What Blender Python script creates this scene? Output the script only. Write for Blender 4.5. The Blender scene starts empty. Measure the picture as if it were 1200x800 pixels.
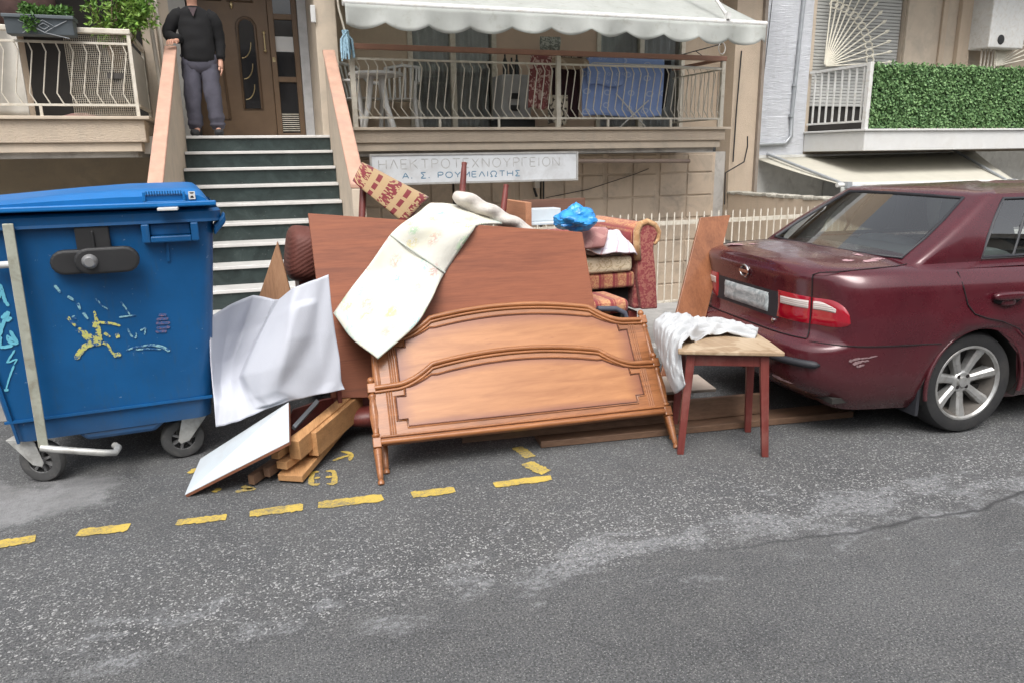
import bpy, bmesh, math, random
import numpy as np
from mathutils import Vector, Matrix, noise as mnoise
random.seed(7)
rad = math.radians
S = bpy.context.scene
COL = S.collection

# ------------------------------------------------------------------ camera
FPX, CAMZ, YAW, PITCH, ROLL = 867.0, 1.55, 19.7, 14.05, 0.86
cam_d = bpy.data.cameras.new('camera')
cam = bpy.data.objects.new('camera', cam_d)
COL.objects.link(cam)
cam_d.sensor_width = 36.0
cam_d.lens = FPX / 1200 * 36.0
cam_d.clip_start = 0.05
cam_d.clip_end = 600
RC = Matrix.Rotation(rad(-YAW), 3, 'Z') @ Matrix.Rotation(rad(90 - PITCH), 3, 'X') @ Matrix.Rotation(rad(-ROLL), 3, 'Z')
cam.matrix_world = Matrix.Translation((0, 0, CAMZ)) @ RC.to_4x4()
S.camera = cam

# ------------------------------------------------------------------ light
SUN_EL, SUN_AZ = 58.0, 205.0          # azimuth: direction the light comes from, clockwise from +Y
W = bpy.data.worlds.new('World')
S.world = W
W.use_nodes = True
wn, wl = W.node_tree.nodes, W.node_tree.links
bg = wn['Background']
sky = wn.new('ShaderNodeTexSky')
sky.sky_type = 'NISHITA'
sky.sun_disc = False
sky.sun_elevation = rad(SUN_EL)
sky.sun_rotation = rad(SUN_AZ)
sky.air_density = 1.0
sky.dust_density = 5.0
sky.ozone_density = 1.0
hs = wn.new('ShaderNodeHueSaturation')      # an overcast, white sky
hs.inputs['Saturation'].default_value = 0.22
wl.new(sky.outputs[0], hs.inputs['Color'])
wl.new(hs.outputs[0], bg.inputs['Color'])
bg.inputs['Strength'].default_value = 0.15
sd = bpy.data.lights.new('sun', 'SUN')
sun = bpy.data.objects.new('sun', sd)
COL.objects.link(sun)
sd.energy = 1.4
sd.angle = rad(35)
sd.color = (1.0, 0.97, 0.93)
ldir = Vector((math.sin(rad(SUN_AZ)) * math.cos(rad(SUN_EL)), math.cos(rad(SUN_AZ)) * math.cos(rad(SUN_EL)), math.sin(rad(SUN_EL))))
sun.rotation_euler = ldir.to_track_quat('Z', 'Y').to_euler()
sun.location = (0, -6, 9)
S.view_settings.view_transform = 'Standard'
S.view_settings.look = 'None'
S.view_settings.exposure = 0.72
S.view_settings.gamma = 1.0

# ------------------------------------------------------------------ helpers
def V(*a):
    return Vector(a if len(a) > 1 else a[0])

def ray(px, py):
    return RC @ V((px - 600) / FPX, -(py - 400) / FPX, -1.0)

def at(px, py, axis, val):
    """world point seen at photo pixel (px,py) on the plane axis = val"""
    d = ray(px, py)
    o = V(0, 0, CAMZ)
    i = 'XYZ'.index(axis)
    return o + d * ((val - o[i]) / d[i])

def onplane(px, py, p0, n, off=0.0):
    d = ray(px, py)
    o = V(0, 0, CAMZ)
    return o + d * ((p0 + n * off - o).dot(n) / d.dot(n))

def gz(px, py, z=0.0):
    return at(px, py, 'Z', z)

def gy(px, py, y):
    return at(px, py, 'Y', y)

def base(o):
    b = V(0, 0, 0)
    while o is not None:
        b = b + o.location
        o = o.parent
    return b

def tag(o, label=None, cat=None, group=None, kind=None):
    if label: o['label'] = label
    if cat: o['category'] = cat
    if group: o['group'] = group
    if kind: o['kind'] = kind
    return o

def thing(name, loc, label, cat, group=None):
    o = bpy.data.objects.new(name, None)
    o.empty_display_size = 0.1
    o.location = loc
    COL.objects.link(o)
    return tag(o, label, cat, group)

def copy_tree(o, parent=None):
    c = o.copy()
    COL.objects.link(c)
    if parent is not None:
        c.parent = parent
    for ch in list(o.children):
        copy_tree(ch, c)
    return c

class MB:
    def __init__(s):
        s.v, s.f, s.m, s.uv = [], [], [], {}
    def add(s, vs, fs, m=0):
        k = len(s.v)
        s.v += [tuple(x) for x in vs]
        for f in fs:
            s.f.append([i + k for i in f])
            s.m.append(m)
        return k
    def para(s, o, a, b, c, m=0):
        o, a, b, c = V(o), V(a), V(b), V(c)
        vs = [o, o + a, o + a + b, o + b, o + c, o + a + c, o + a + b + c, o + b + c]
        fs = [(0, 1, 2, 3), (4, 5, 6, 7), (0, 1, 5, 4), (1, 2, 6, 5), (2, 3, 7, 6), (3, 0, 4, 7)]
        s.add(vs, fs, m)
        return s
    def box(s, c, sz, rot=None, m=0):
        a, b, d = V(sz[0], 0, 0), V(0, sz[1], 0), V(0, 0, sz[2])
        if rot is not None:
            a, b, d = rot @ a, rot @ b, rot @ d
        return s.para(V(c) - (a + b + d) / 2, a, b, d, m)
    def bx(s, x0, x1, y0, y1, z0, z1, m=0):
        return s.para((x0, y0, z0), (x1 - x0, 0, 0), (0, y1 - y0, 0), (0, 0, z1 - z0), m)
    def beam(s, p, q, w, h, up=(0, 0, 1), m=0):
        """rectangular bar from p to q: w across, h along 'up'"""
        p, q = V(p), V(q)
        d = q - p
        sd_ = d.cross(V(up)).normalized()
        u = sd_.cross(d).normalized()
        return s.para(p - sd_ * w / 2 - u * h / 2, d, sd_ * w, u * h, m)
    def prism(s, poly, vec, m=0):
        n = len(poly)
        vec = V(vec)
        vs = [V(p) for p in poly] + [V(p) + vec for p in poly]
        fs = [tuple(range(n)), tuple(range(n, 2 * n))]
        fs += [(i, (i + 1) % n, n + (i + 1) % n, n + i) for i in range(n)]
        s.add(vs, fs, m)
        return s
    def tube(s, pts, r, n=8, cap=True, closed=False, m=0):
        pts = [V(p) for p in pts]
        N = len(pts)
        rs = r if isinstance(r, (list, tuple)) else [r] * N
        vs, prev = [], None
        for i, p in enumerate(pts):
            if closed:
                t = pts[(i + 1) % N] - pts[i - 1]
            else:
                t = pts[min(i + 1, N - 1)] - pts[max(i - 1, 0)]
            t.normalize()
            if prev is None:
                a = t.orthogonal().normalized()
            else:
                a = (prev - t * prev.dot(t))
                a = a.normalized() if a.length > 1e-6 else t.orthogonal().normalized()
            prev = a
            b = t.cross(a)
            for k in range(n):
                an = 2 * math.pi * k / n
                vs.append(p + (a * math.cos(an) + b * math.sin(an)) * rs[i])
        fs = []
        for i in range(N if closed else N - 1):
            j = (i + 1) % N
            for k in range(n):
                l = (k + 1) % n
                fs.append((i * n + k, i * n + l, j * n + l, j * n + k))
        if cap and not closed:
            fs.append(tuple(range(n)))
            fs.append(tuple((N - 1) * n + k for k in range(n)))
        s.add(vs, fs, m)
        return s
    def lathe(s, o, ax, prof, n=24, m=0, cap=True):
        o, ax = V(o), V(ax).normalized()
        a = ax.orthogonal().normalized()
        b = ax.cross(a)
        vs, fs = [], []
        for (r, h) in prof:
            for k in range(n):
                an = 2 * math.pi * k / n
                vs.append(o + ax * h + (a * math.cos(an) + b * math.sin(an)) * r)
        for i in range(len(prof) - 1):
            for k in range(n):
                l = (k + 1) % n
                fs.append((i * n + k, i * n + l, (i + 1) * n + l, (i + 1) * n + k))
        if cap:
            fs.append(tuple(range(n)))
            fs.append(tuple((len(prof) - 1) * n + k for k in range(n)))
        s.add(vs, fs, m)
        return s
    def grid(s, fn, nu, nv, m=0, cu=False, cv=False, mf=None, keep=None):
        vs = [fn(i / nu, j / nv) for j in range(nv + (0 if cv else 1)) for i in range(nu + (0 if cu else 1))]
        row = nu + (0 if cu else 1)
        nr = nv + (0 if cv else 1)
        k0 = len(s.v)
        s.v += [tuple(x) for x in vs]
        for j in range(nv):
            for i in range(nu):
                if keep is not None and not keep((i + .5) / nu, (j + .5) / nv):
                    continue
                i2, j2 = (i + 1) % row if cu else i + 1, (j + 1) % nr if cv else j + 1
                s.f.append([k0 + j * row + i, k0 + j * row + i2, k0 + j2 * row + i2, k0 + j2 * row + i])
                s.m.append(mf((i + .5) / nu, (j + .5) / nv) if mf else m)
        for j in range(nr):
            for i in range(row):
                s.uv[k0 + j * row + i] = (i / nu, j / nv)
        return s
    def ell(s, c, r, nu=16, nv=10, rot=None, m=0, e=1.0):
        c = V(c)
        def pw(x):
            return math.copysign(abs(x) ** e, x)
        def fn(u, v):
            a, b = 2 * math.pi * u, math.pi * (v - .5)
            p = V(r[0] * pw(math.cos(b)) * pw(math.cos(a)), r[1] * pw(math.cos(b)) * pw(math.sin(a)), r[2] * pw(math.sin(b)))
            return c + (rot @ p if rot is not None else p)
        return s.grid(fn, nu, nv, m, cu=True)
    def warp(s, fn):
        s.v = [tuple(fn(V(p))) for p in s.v]
        return s
    def build(s, name, mat, parent=None, smooth=None, bevel=0.0, solid=0.0, sub=0, rec=True, kind=None, seg=2):
        b = base(parent) if parent is not None else V(0, 0, 0)
        me = bpy.data.meshes.new(name)
        me.from_pydata([(p[0] - b.x, p[1] - b.y, p[2] - b.z) for p in s.v], [], s.f)
        mats = mat if isinstance(mat, (list, tuple)) else [mat]
        for q in mats:
            me.materials.append(q)
        if len(mats) > 1:
            me.polygons.foreach_set('material_index', s.m)
        if s.uv:
            ul = me.uv_layers.new(name='UVMap')
            for lp in me.loops:
                ul.data[lp.index].uv = s.uv.get(lp.vertex_index, (0, 0))
        if rec:
            bm = bmesh.new()
            bm.from_mesh(me)
            bmesh.ops.remove_doubles(bm, verts=bm.verts, dist=1e-6)
            bmesh.ops.recalc_face_normals(bm, faces=bm.faces)
            bm.to_mesh(me)
            bm.free()
        o = bpy.data.objects.new(name, me)
        COL.objects.link(o)
        if parent is not None:
            o.parent = parent
        if smooth is not None:
            me.shade_smooth()
            if smooth < 179:
                me.set_sharp_from_angle(angle=rad(smooth))
        if solid:
            md = o.modifiers.new('thickness', 'SOLIDIFY')
            md.thickness = solid
            md.offset = 0
        if bevel:
            md = o.modifiers.new('bevel', 'BEVEL')
            md.width = bevel
            md.segments = seg
            md.limit_method = 'ANGLE'
            md.angle_limit = rad(40)
        if sub:
            md = o.modifiers.new('subdivision', 'SUBSURF')
            md.levels = md.render_levels = sub
        if kind:
            o['kind'] = kind
        return o

def catmull(P, t):
    """open Catmull-Rom through the list P, t in 0..1"""
    n = len(P) - 1
    x = min(max(t, 0), 1) * n
    i = min(int(x), n - 1)
    f = x - i
    p1, p2 = P[i], P[i + 1]
    p0 = P[i - 1] if i > 0 else p1 * 2 - p2
    p3 = P[i + 2] if i + 2 <= n else p2 * 2 - p1
    return (p1 * 2 + (p2 - p0) * f + (p0 * 2 - p1 * 5 + p2 * 4 - p3) * f * f + (p1 * 3 - p0 - p2 * 3 + p3) * f ** 3) * .5

def netfn(rows):
    R_ = [[V(p) for p in r] for r in rows]
    return lambda u, v: catmull([catmull(r, u) for r in R_], v)

def netlin(rows, k=.7):
    """stiff sheet: mostly straight facets between the control points"""
    R_ = [[V(p) for p in r] for r in rows]
    def lin(P, t):
        n = len(P) - 1
        x = min(max(t, 0), 1) * n
        i = min(int(x), n - 1)
        return P[i].lerp(P[i + 1], x - i)
    sm = netfn(rows)
    return lambda u, v: lin([lin(r, u) for r in R_], v) * k + sm(u, v) * (1 - k)

def interp(x, tab):
    if x <= tab[0][0]: return tab[0][1]
    for (a, b), (c, d) in zip(tab, tab[1:]):
        if x <= c:
            f = (x - a) / (c - a)
            f = f * f * (3 - 2 * f) if False else f
            return b + (d - b) * f
    return tab[-1][1]

def stroke(mb, pts, w, nrm, off=0.0, jit=0.0, n=None):
    """flat painted stroke: ribbon of half width w along pts, facing nrm"""
    pts = [V(p) for p in pts]
    nrm = V(nrm).normalized()
    n = n or max(4, len(pts) * 5)
    L, Rr = [], []
    ws = w if isinstance(w, (list, tuple)) else [w] * 2
    for i in range(n + 1):
        t = i / n
        p = catmull(pts, t)
        q = catmull(pts, min(t + .01, 1)) - catmull(pts, max(t - .01, 0))
        sd_ = q.cross(nrm)
        sd_ = sd_.normalized() if sd_.length > 1e-9 else V(1, 0, 0)
        ww = ws[0] + (ws[-1] - ws[0]) * t
        e = .35 if i in (0, n) else 1
        L.append(p + nrm * off + sd_ * ww * e * (1 + random.uniform(-jit, jit)))
        Rr.append(p + nrm * off - sd_ * ww * e * (1 + random.uniform(-jit, jit)))
    mb.add(L + Rr, [(i, i + 1, n + 2 + i, n + 1 + i) for i in range(n)])
    return mb

def leaves(mb, n, posfn, size, m=0, aspect=.5, up=None):
    for _ in range(n):
        p, nd = posfn()
        d = V(random.gauss(0, 1), random.gauss(0, 1), random.gauss(0, 1))
        if up is not None:
            d = d + V(up) * 1.2
        d.normalize()
        sd_ = d.cross(nd if nd is not None else V(random.gauss(0, 1), random.gauss(0, 1), random.gauss(0, 1)))
        if sd_.length < 1e-4: continue
        sd_.normalize()
        up_ = sd_.cross(d)
        L = size * random.uniform(.6, 1.25)
        w = L * aspect
        mb.add([p, p + d * L * .5 + sd_ * w * .5 + up_ * L * .06, p + d * L - up_ * L * .1, p + d * L * .5 - sd_ * w * .5 + up_ * L * .06], [(0, 1, 2, 3)], m)
    return mb

# ------------------------------------------------------------------ materials
class NT:
    def __init__(s, name):
        s.m = bpy.data.materials.new(name)
        s.m.use_nodes = True
        s.n, s.l = s.m.node_tree.nodes, s.m.node_tree.links
        s.b = s.n['Principled BSDF']
        s.tc = s.n.new('ShaderNodeTexCoord')
    def coord(s, kind='Object', scale=(1, 1, 1), rot=(0, 0, 0), loc=(0, 0, 0)):
        mp = s.n.new('ShaderNodeMapping')
        mp.inputs['Scale'].default_value = scale
        mp.inputs['Rotation'].default_value = rot
        mp.inputs['Location'].default_value = loc
        s.l.new(s.tc.outputs[kind], mp.inputs[0])
        return mp.outputs[0]
    def noise(s, co, scale, detail=4, rough=.6, dist=0.0):
        t = s.n.new('ShaderNodeTexNoise')
        t.inputs['Scale'].default_value = scale
        t.inputs['Detail'].default_value = detail
        t.inputs['Roughness'].default_value = rough
        t.inputs['Distortion'].default_value = dist
        s.l.new(co, t.inputs['Vector'])
        return t.outputs['Fac']
    def vor(s, co, scale, out='Distance', feat='F1'):
        t = s.n.new('ShaderNodeTexVoronoi')
        t.feature = feat
        t.inputs['Scale'].default_value = scale
        s.l.new(co, t.inputs['Vector'])
        return t.outputs[out]
    def wave(s, co, scale, dist=0.0, detail=2, direction='X', prof='SIN'):
        t = s.n.new('ShaderNodeTexWave')
        t.bands_direction = direction
        t.wave_profile = prof
        t.inputs['Scale'].default_value = scale
        t.inputs['Distortion'].default_value = dist
        t.inputs['Detail'].default_value = detail
        s.l.new(co, t.inputs['Vector'])
        return t.outputs['Fac']
    def ramp(s, fac, stops, interp_='LINEAR'):
        r = s.n.new('ShaderNodeValToRGB')
        r.color_ramp.interpolation = interp_
        el = r.color_ramp.elements
        while len(el) < len(stops):
            el.new(.5)
        for e, (p, c) in zip(el, stops):
            e.position = p
            c = (c, c, c) if not isinstance(c, (tuple, list)) else c
            e.color = (c[0], c[1], c[2], 1)
        s.l.new(fac, r.inputs[0])
        return r.outputs[0]
    def mix(s, fac, a, b, mode='MIX'):
        t = s.n.new('ShaderNodeMix')
        t.data_type = 'RGBA'
        t.blend_type = mode
        for k, x in ((0, fac), (6, a), (7, b)):
            if hasattr(x, 'is_output'):
                s.l.new(x, t.inputs[k])
            elif isinstance(x, (tuple, list)):
                t.inputs[k].default_value = (x[0], x[1], x[2], 1)
            else:
                t.inputs[k].default_value = x
        return t.outputs[2]
    def math(s, op, a, b=0.0, clamp=False):
        t = s.n.new('ShaderNodeMath')
        t.operation = op
        t.use_clamp = clamp
        for k, x in ((0, a), (1, b)):
            if hasattr(x, 'is_output'):
                s.l.new(x, t.inputs[k])
            else:
                t.inputs[k].default_value = x
        return t.outputs[0]
    def sep(s, co):
        t = s.n.new('ShaderNodeSeparateXYZ')
        s.l.new(co, t.inputs[0])
        return t.outputs
    def bump(s, h, strength=.3, dist=.01):
        t = s.n.new('ShaderNodeBump')
        t.inputs['Strength'].default_value = strength
        t.inputs['Distance'].default_value = dist
        s.l.new(h, t.inputs['Height'])
        s.l.new(t.outputs[0], s.b.inputs['Normal'])
        return t
    def set(s, **k):
        for key, x in k.items():
            i = s.b.inputs[{'col': 'Base Color', 'rough': 'Roughness', 'metal': 'Metallic', 'spec': 'Specular IOR Level', 'coat': 'Coat Weight',
                            'coatr': 'Coat Roughness', 'trans': 'Transmission Weight', 'alpha': 'Alpha', 'ior': 'IOR', 'sheen': 'Sheen Weight', 'sss': 'Subsurface Weight'}[key]]
            if hasattr(x, 'is_output'):
                s.l.new(x, i)
            elif isinstance(x, (tuple, list)):
                i.default_value = (x[0], x[1], x[2], 1)
            else:
                i.default_value = x
        return s

def clear_glass(name, tint, refl=.9, base_=.03):
    t = NT(name)
    n = t.n
    gl = n.new('ShaderNodeBsdfGlossy'); gl.inputs['Roughness'].default_value = .02
    tr = n.new('ShaderNodeBsdfTransparent'); tr.inputs[0].default_value = (tint[0], tint[1], tint[2], 1)
    fr = n.new('ShaderNodeFresnel'); fr.inputs[0].default_value = 1.5
    mx = n.new('ShaderNodeMixShader')
    t.l.new(t.math('ADD', t.math('MULTIPLY', fr.outputs[0], refl), base_, True), mx.inputs[0])
    t.l.new(tr.outputs[0], mx.inputs[1]); t.l.new(gl.outputs[0], mx.inputs[2])
    t.l.new(mx.outputs[0], n['Material Output'].inputs[0])
    return t.m

def plain(name, col, rough=.6, metal=0, spec=.5, var=.15, vs=6, dirt=None, dirts=3, bump=0, bs=120, coat=0, bd=.004, stretch=(1, 1, 1)):
    t = NT(name)
    co = t.coord(scale=stretch)
    n1 = t.noise(co, vs, 5, .65)
    c = t.mix(t.ramp(n1, [(.3, 0.0), (.7, 1.0)]), tuple(x * (1 - var) for x in col), tuple(min(1, x * (1 + var)) for x in col))
    if dirt:
        n2 = t.noise(co, dirts, 6, .7, .5)
        c = t.mix(t.ramp(n2, [(.48, 0.0), (.72, .8)]), c, dirt)
    r = t.math('ADD', t.math('MULTIPLY', n1, .2), rough - .1)
    t.set(col=c, rough=r, metal=metal, spec=spec, coat=coat)
    if bump:
        t.bump(t.noise(co, bs, 3), bump, bd)
    return t.m

def wood(name, c1, c2, rough=.35, axis='X', scale=1.0, coat=.0, gs=1.0, dirt=None):
    t = NT(name)
    st = {'X': (.35, 5, 5), 'Y': (5, .35, 5), 'Z': (5, 5, .35)}[axis]
    co = t.coord(scale=tuple(x * scale for x in st))
    n1 = t.noise(co, 3.0 * gs, 6, .65, .6)
    n2 = t.noise(co, 22 * gs, 3, .6)
    n3 = t.noise(t.coord(scale=tuple(x * scale * (1 if x < 1 else 4) for x in st)), 9 * gs, 4, .7, .3)
    f = t.math('ADD', t.math('ADD', t.math('MULTIPLY', n1, .5), t.math('MULTIPLY', n2, .2)), t.math('MULTIPLY', n3, .3))
    c = t.ramp(f, [(.36, tuple(x * .82 for x in c1)), (.5, tuple((a_ + b_) / 2 for a_, b_ in zip(c1, c2))), (.62, c2)])
    pore = t.ramp(t.noise(t.coord(scale=tuple(x * scale * (1.5 if x < 1 else 9) for x in st)), 14 * gs, 2), [(.66, 0.0), (.74, .45)])
    c = t.mix(pore, c, tuple(x * .5 for x in c1))
    if dirt:
        c = t.mix(t.ramp(t.noise(t.coord(), 4, 6, .7), [(.5, 0.0), (.75, .7)]), c, dirt)
    big = t.noise(t.coord(), 2.2, 4)
    c = t.mix(.25, c, t.mix(big, (.02, .01, .008), (1, 1, 1)), 'OVERLAY') if False else c
    t.set(col=c, rough=t.math('ADD', t.math('MULTIPLY', n1, .25), rough - .1), coat=coat, coatr=.15)
    t.bump(n2, .12, .002)
    return t.m
# ================================================================== MATERIALS OF THE SETTING
def asphalt_mat():
    t = NT('asphalt')
    co = t.coord()
    X, Y, Z = t.sep(co)
    # distance from the joint between the two asphalt lanes (positive = kerb side)
    warp = t.math('MULTIPLY', t.math('SUBTRACT', t.noise(co, .8, 4), .5), .35)
    dline = t.math('ADD', t.math('ADD', Y, t.math('MULTIPLY', X, 0.05)), t.math('ADD', warp, -2.33))
    kerbside = t.ramp(t.math('ADD', t.math('MULTIPLY', dline, 6.0), .5, True), [(0, 0.0), (1, 1.0)])
    # coarse chippings on the kerb side, fine ones on the traffic side
    v1 = t.n.new('ShaderNodeTexVoronoi'); v1.inputs['Scale'].default_value = 82
    v1.inputs['Randomness'].default_value = 1
    wco = t.mix(.035, co, t.n.new('ShaderNodeTexNoise').outputs['Color'], 'ADD')
    nz_ = wco.node.inputs[7].links[0].from_node; nz_.inputs['Scale'].default_value = 45; t.l.new(co, nz_.inputs['Vector'])
    t.l.new(wco, v1.inputs['Vector'])
    c1 = t.sep(v1.outputs['Color'])
    pick = t.ramp(c1[0], [(.30, 0.0), (.75, 1.0)])
    stone = t.math('MULTIPLY', t.ramp(v1.outputs['Distance'], [(.30, 1.0), (.46, 0.0)]), pick)
    v2 = t.n.new('ShaderNodeTexVoronoi'); v2.inputs['Scale'].default_value = 170
    t.l.new(co, v2.inputs['Vector'])
    c2 = t.sep(v2.outputs['Color'])
    fine = t.math('MULTIPLY', t.ramp(v2.outputs['Distance'], [(.25, 1.0), (.5, 0.0)]), t.ramp(c2[1], [(.15, 0.0), (.6, 1.0)]))
    n_big = t.noise(co, .9, 5, .6)
    n_mid = t.noise(co, 5, 5, .65)
    n_fin = t.noise(co, 125, 3, .7)
    base_ = t.mix(t.ramp(n_big, [(.35, 0.0), (.65, 1.0)]), (.068, .0695, .072), (.096, .098, .101))
    base_ = t.mix(t.ramp(n_mid, [(.4, 0.0), (.75, .6)]), base_, (.115, .115, .114))
    base_ = t.mix(.9, base_, t.ramp(n_fin, [(.32, .12), (.68, .82)]), 'OVERLAY')
    stonec = t.mix(c1[1], (.27, .27, .27), (.45, .448, .442))
    finec = t.mix(c2[0], (.025, .025, .027), (.30, .297, .292))
    near = t.ramp(t.math('MULTIPLY', t.math('ABSOLUTE', t.math('SUBTRACT', dline, .25)), 1.4, True), [(0.0, .95), (1.0, .42)])
    k_st = t.math('MULTIPLY', t.math('MULTIPLY', stone, kerbside), near)
    col = t.mix(k_st, base_, stonec)
    k_fi = t.math('MULTIPLY', fine, t.math('SUBTRACT', .8, t.math('MULTIPLY', kerbside, .45)))
    col = t.mix(k_fi, col, finec)
    # pale worn slurry left along the joint
    sm = t.noise(t.coord(scale=(1.0, 2.0, 1)), 2.6, 7, .70, .3)
    band = t.ramp(t.math('MULTIPLY', t.math('ABSOLUTE', t.math('ADD', dline, -.10)), 2.4, True), [(0.0, 1.0), (.45, .55), (1.0, 0.0)])
    right = t.ramp(t.math('MULTIPLY', t.math('ADD', X, .4), .45, True), [(0.0, .55), (1.0, 1.0)])
    smear = t.ramp(t.math('MULTIPLY', t.math('ADD', sm, t.math('MULTIPLY', t.math('MULTIPLY', band, right), .20)), 1.0), [(.63, 0.0), (.72, .7)])
    smear = t.math('MULTIPLY', smear, t.math('MULTIPLY', t.ramp(t.noise(co, 42, 6, .75), [(.42, .05), (.54, 1.0)]), t.ramp(v2.outputs['Distance'], [(.2, 1.0), (.6, .55)])))
    col = t.mix(smear, col, (.29, .296, .308))
    # pale mortar washed over the asphalt beside the bin wheels, with a soft ragged edge
    ex = t.math('MULTIPLY', t.math('ADD', X, 1.35), 1.25); ey = t.math('MULTIPLY', t.math('SUBTRACT', Y, 3.78), 2.5)
    rr2 = t.math('ADD', t.math('MULTIPLY', ex, ex), t.math('MULTIPLY', ey, ey))
    pm = t.ramp(t.math('ADD', rr2, t.math('MULTIPLY', t.math('SUBTRACT', t.noise(co, 3.2, 6, .68), .5), 2.2)), [(.42, .9), (.74, 0.0)])
    pm = t.math('MULTIPLY', pm, t.ramp(t.noise(co, 34, 4, .7), [(.3, .55), (.55, 1.0)]))
    col = t.mix(pm, col, (.22, .22, .223))
    # tar line at the joint on the right
    tar = t.ramp(t.math('MULTIPLY', t.math('ABSOLUTE', t.math('ADD', dline, .02)), 30, True), [(0.0, 1.0), (.5, 0.0)])
    tar = t.math('MULTIPLY', tar, t.ramp(t.math('MULTIPLY', t.math('ADD', X, -1.2), .9, True), [(0.0, 0.0), (1.0, .8)]))
    col = t.mix(tar, col, (.03, .03, .032))
    # oily dark stains towards the kerb
    oil = t.ramp(t.noise(co, 1.5, 5, .6, .6), [(.50, 0.0), (.72, .6)])
    nearheap = t.ramp(t.math('MULTIPLY', t.math('SUBTRACT', Y, 2.5), .9, True), [(0.0, .25), (.8, 1.0)])
    col = t.mix(t.math('MULTIPLY', t.math('MULTIPLY', oil, kerbside), nearheap), col, (.085, .084, .082))
    t.set(col=col, rough=t.math('SUBTRACT', .92, t.math('MULTIPLY', smear, .1)), spec=.3)
    h = t.math('ADD', t.math('ADD', t.math('MULTIPLY', stone, t.math('MULTIPLY', kerbside, .6)), t.math('MULTIPLY', fine, .5)), t.math('MULTIPLY', n_fin, .4))
    t.bump(h, .55, .006)
    return t.m

def stucco(name, col, scale=60, strength=.5, wavy=False, var=.08, dirt=None):
    t = NT(name)
    co = t.coord()
    n = t.noise(co, 2.2, 6, .65)
    c = t.mix(t.ramp(n, [(.3, 0.0), (.7, 1.0)]), tuple(x * (1 - var) for x in col), tuple(min(1, x * (1 + var)) for x in col))
    if dirt:
        st = t.noise(t.coord(scale=(3.5, 3.5, .5)), 2.2, 6, .7)
        c = t.mix(t.ramp(st, [(.52, 0.0), (.78, .55)]), c, dirt)
    t.set(col=c, rough=.88, spec=.25)
    if wavy:
        h = t.wave(t.coord(scale=(.6, .6, 7)), 3.2, 6.0, 3, 'Z')
        h = t.math('ADD', t.math('MULTIPLY', h, .7), t.math('MULTIPLY', t.noise(co, 90, 3), .5))
    else:
        h = t.math('ADD', t.noise(t.coord(scale=(.6, .6, 1.6)), scale, 4, .7), t.math('MULTIPLY', t.noise(co, scale * 4, 2), .4))
    t.bump(h, strength, .02)
    return t.m

M_asph = asphalt_mat()
M_conc = plain('pavement_concrete', (.30, .29, .275), .9, var=.2, vs=3, dirt=(.13, .125, .12), bump=.3, bs=60)
M_patch = plain('mortar_patch', (.31, .31, .31), .88, var=.14, vs=4, dirt=(.17, .17, .17), dirts=5, bump=.35, bs=70)
M_kerb = plain('kerb_stone', (.36, .35, .33), .85, var=.15, vs=5, dirt=(.17, .165, .16), bump=.2)
M_cream = stucco('cream_stucco', (.50, .405, .31), 55, .5, dirt=(.36, .31, .25))
M_band = stucco('cream_band', (.50, .415, .325), 38, .8, dirt=(.40, .35, .29))
M_creamp = plain('cream_plaster', (.50, .42, .33), .8, var=.08, vs=4, dirt=(.38, .33, .27), bump=.15)
M_olive = plain('dull_plaster', (.27, .22, .155), .85, var=.12, vs=2, dirt=(.2, .17, .13), bump=.2)
M_white = stucco('white_stucco', (.66, .68, .72), 40, .8, wavy=True, var=.05, dirt=(.55, .56, .58))
M_slabw = plain('white_plaster', (.56, .56, .55), .75, var=.05, vs=3, dirt=(.5, .49, .47), bump=.1)
M_soffit = plain('soffit_plaster', (.45, .43, .40), .9, var=.12, vs=2, dirt=(.22, .2, .18))
M_salmon = plain('salmon_paint', (.47, .28, .205), .6, var=.14, vs=7, dirt=(.36, .24, .19), bump=.1)
M_brrail = plain('brown_rail', (.30, .155, .105), .5, var=.12, vs=5)
M_ivory = plain('ivory_metal', (.58, .54, .46), .5, var=.1, vs=8, dirt=(.42, .35, .26), dirts=14)
M_whmetal = plain('white_metal', (.62, .62, .60), .45, var=.06, vs=6, dirt=(.5, .46, .4), dirts=16)
M_marblew = plain('white_marble', (.55, .54, .52), .35, var=.1, vs=4, dirt=(.45, .44, .42), dirts=6)
M_door = plain('bronze_door', (.14, .088, .05), .42, var=.12, vs=5, metal=.1)
M_doord = plain('bronze_moulding', (.10, .062, .036), .4, var=.12, vs=5, metal=.1)
M_galv = plain('galvanised_pipe', (.36, .38, .40), .45, var=.12, vs=9, metal=.4)
M_pvc = plain('pale_pipe', (.52, .47, .40), .55, var=.1, vs=6)
M_black = plain('black_plastic', (.018, .018, .019), .5, var=.2)
M_dark = plain('dark_interior', (.02, .018, .016), .9, var=.3, vs=3)
M_brass = plain('brass', (.62, .50, .28), .3, metal=.9, var=.1)

def green_marble():
    t = NT('dark_green_marble')
    co = t.coord()
    n = t.noise(co, 5, 8, .7, 1.2)
    c = t.ramp(n, [(.35, (.012, .02, .019)), (.6, (.028, .042, .04)), (.8, (.07, .09, .085))])
    sc = t.ramp(t.noise(t.coord(scale=(1, 1, 1)), 26, 4, .7), [(.66, 0.0), (.75, .7)])
    c = t.mix(sc, c, (.22, .23, .22))
    t.set(col=c, rough=.38, spec=.5)
    return t.m
M_green = green_marble()

def glass_mat(name, tint=(.75, .8, .8), rough=.02, a=.25):
    t = NT(name)
    t.set(col=tint, rough=rough, trans=1.0, ior=1.2)
    return t.m
M_glass = clear_glass('clear_glass', (.86, .88, .88))
def dark_glass():
    t = NT('dark_door_glass')
    t.set(col=(.02, .02, .022), rough=.06, spec=.8)
    return t.m
M_dglass = dark_glass()

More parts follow.
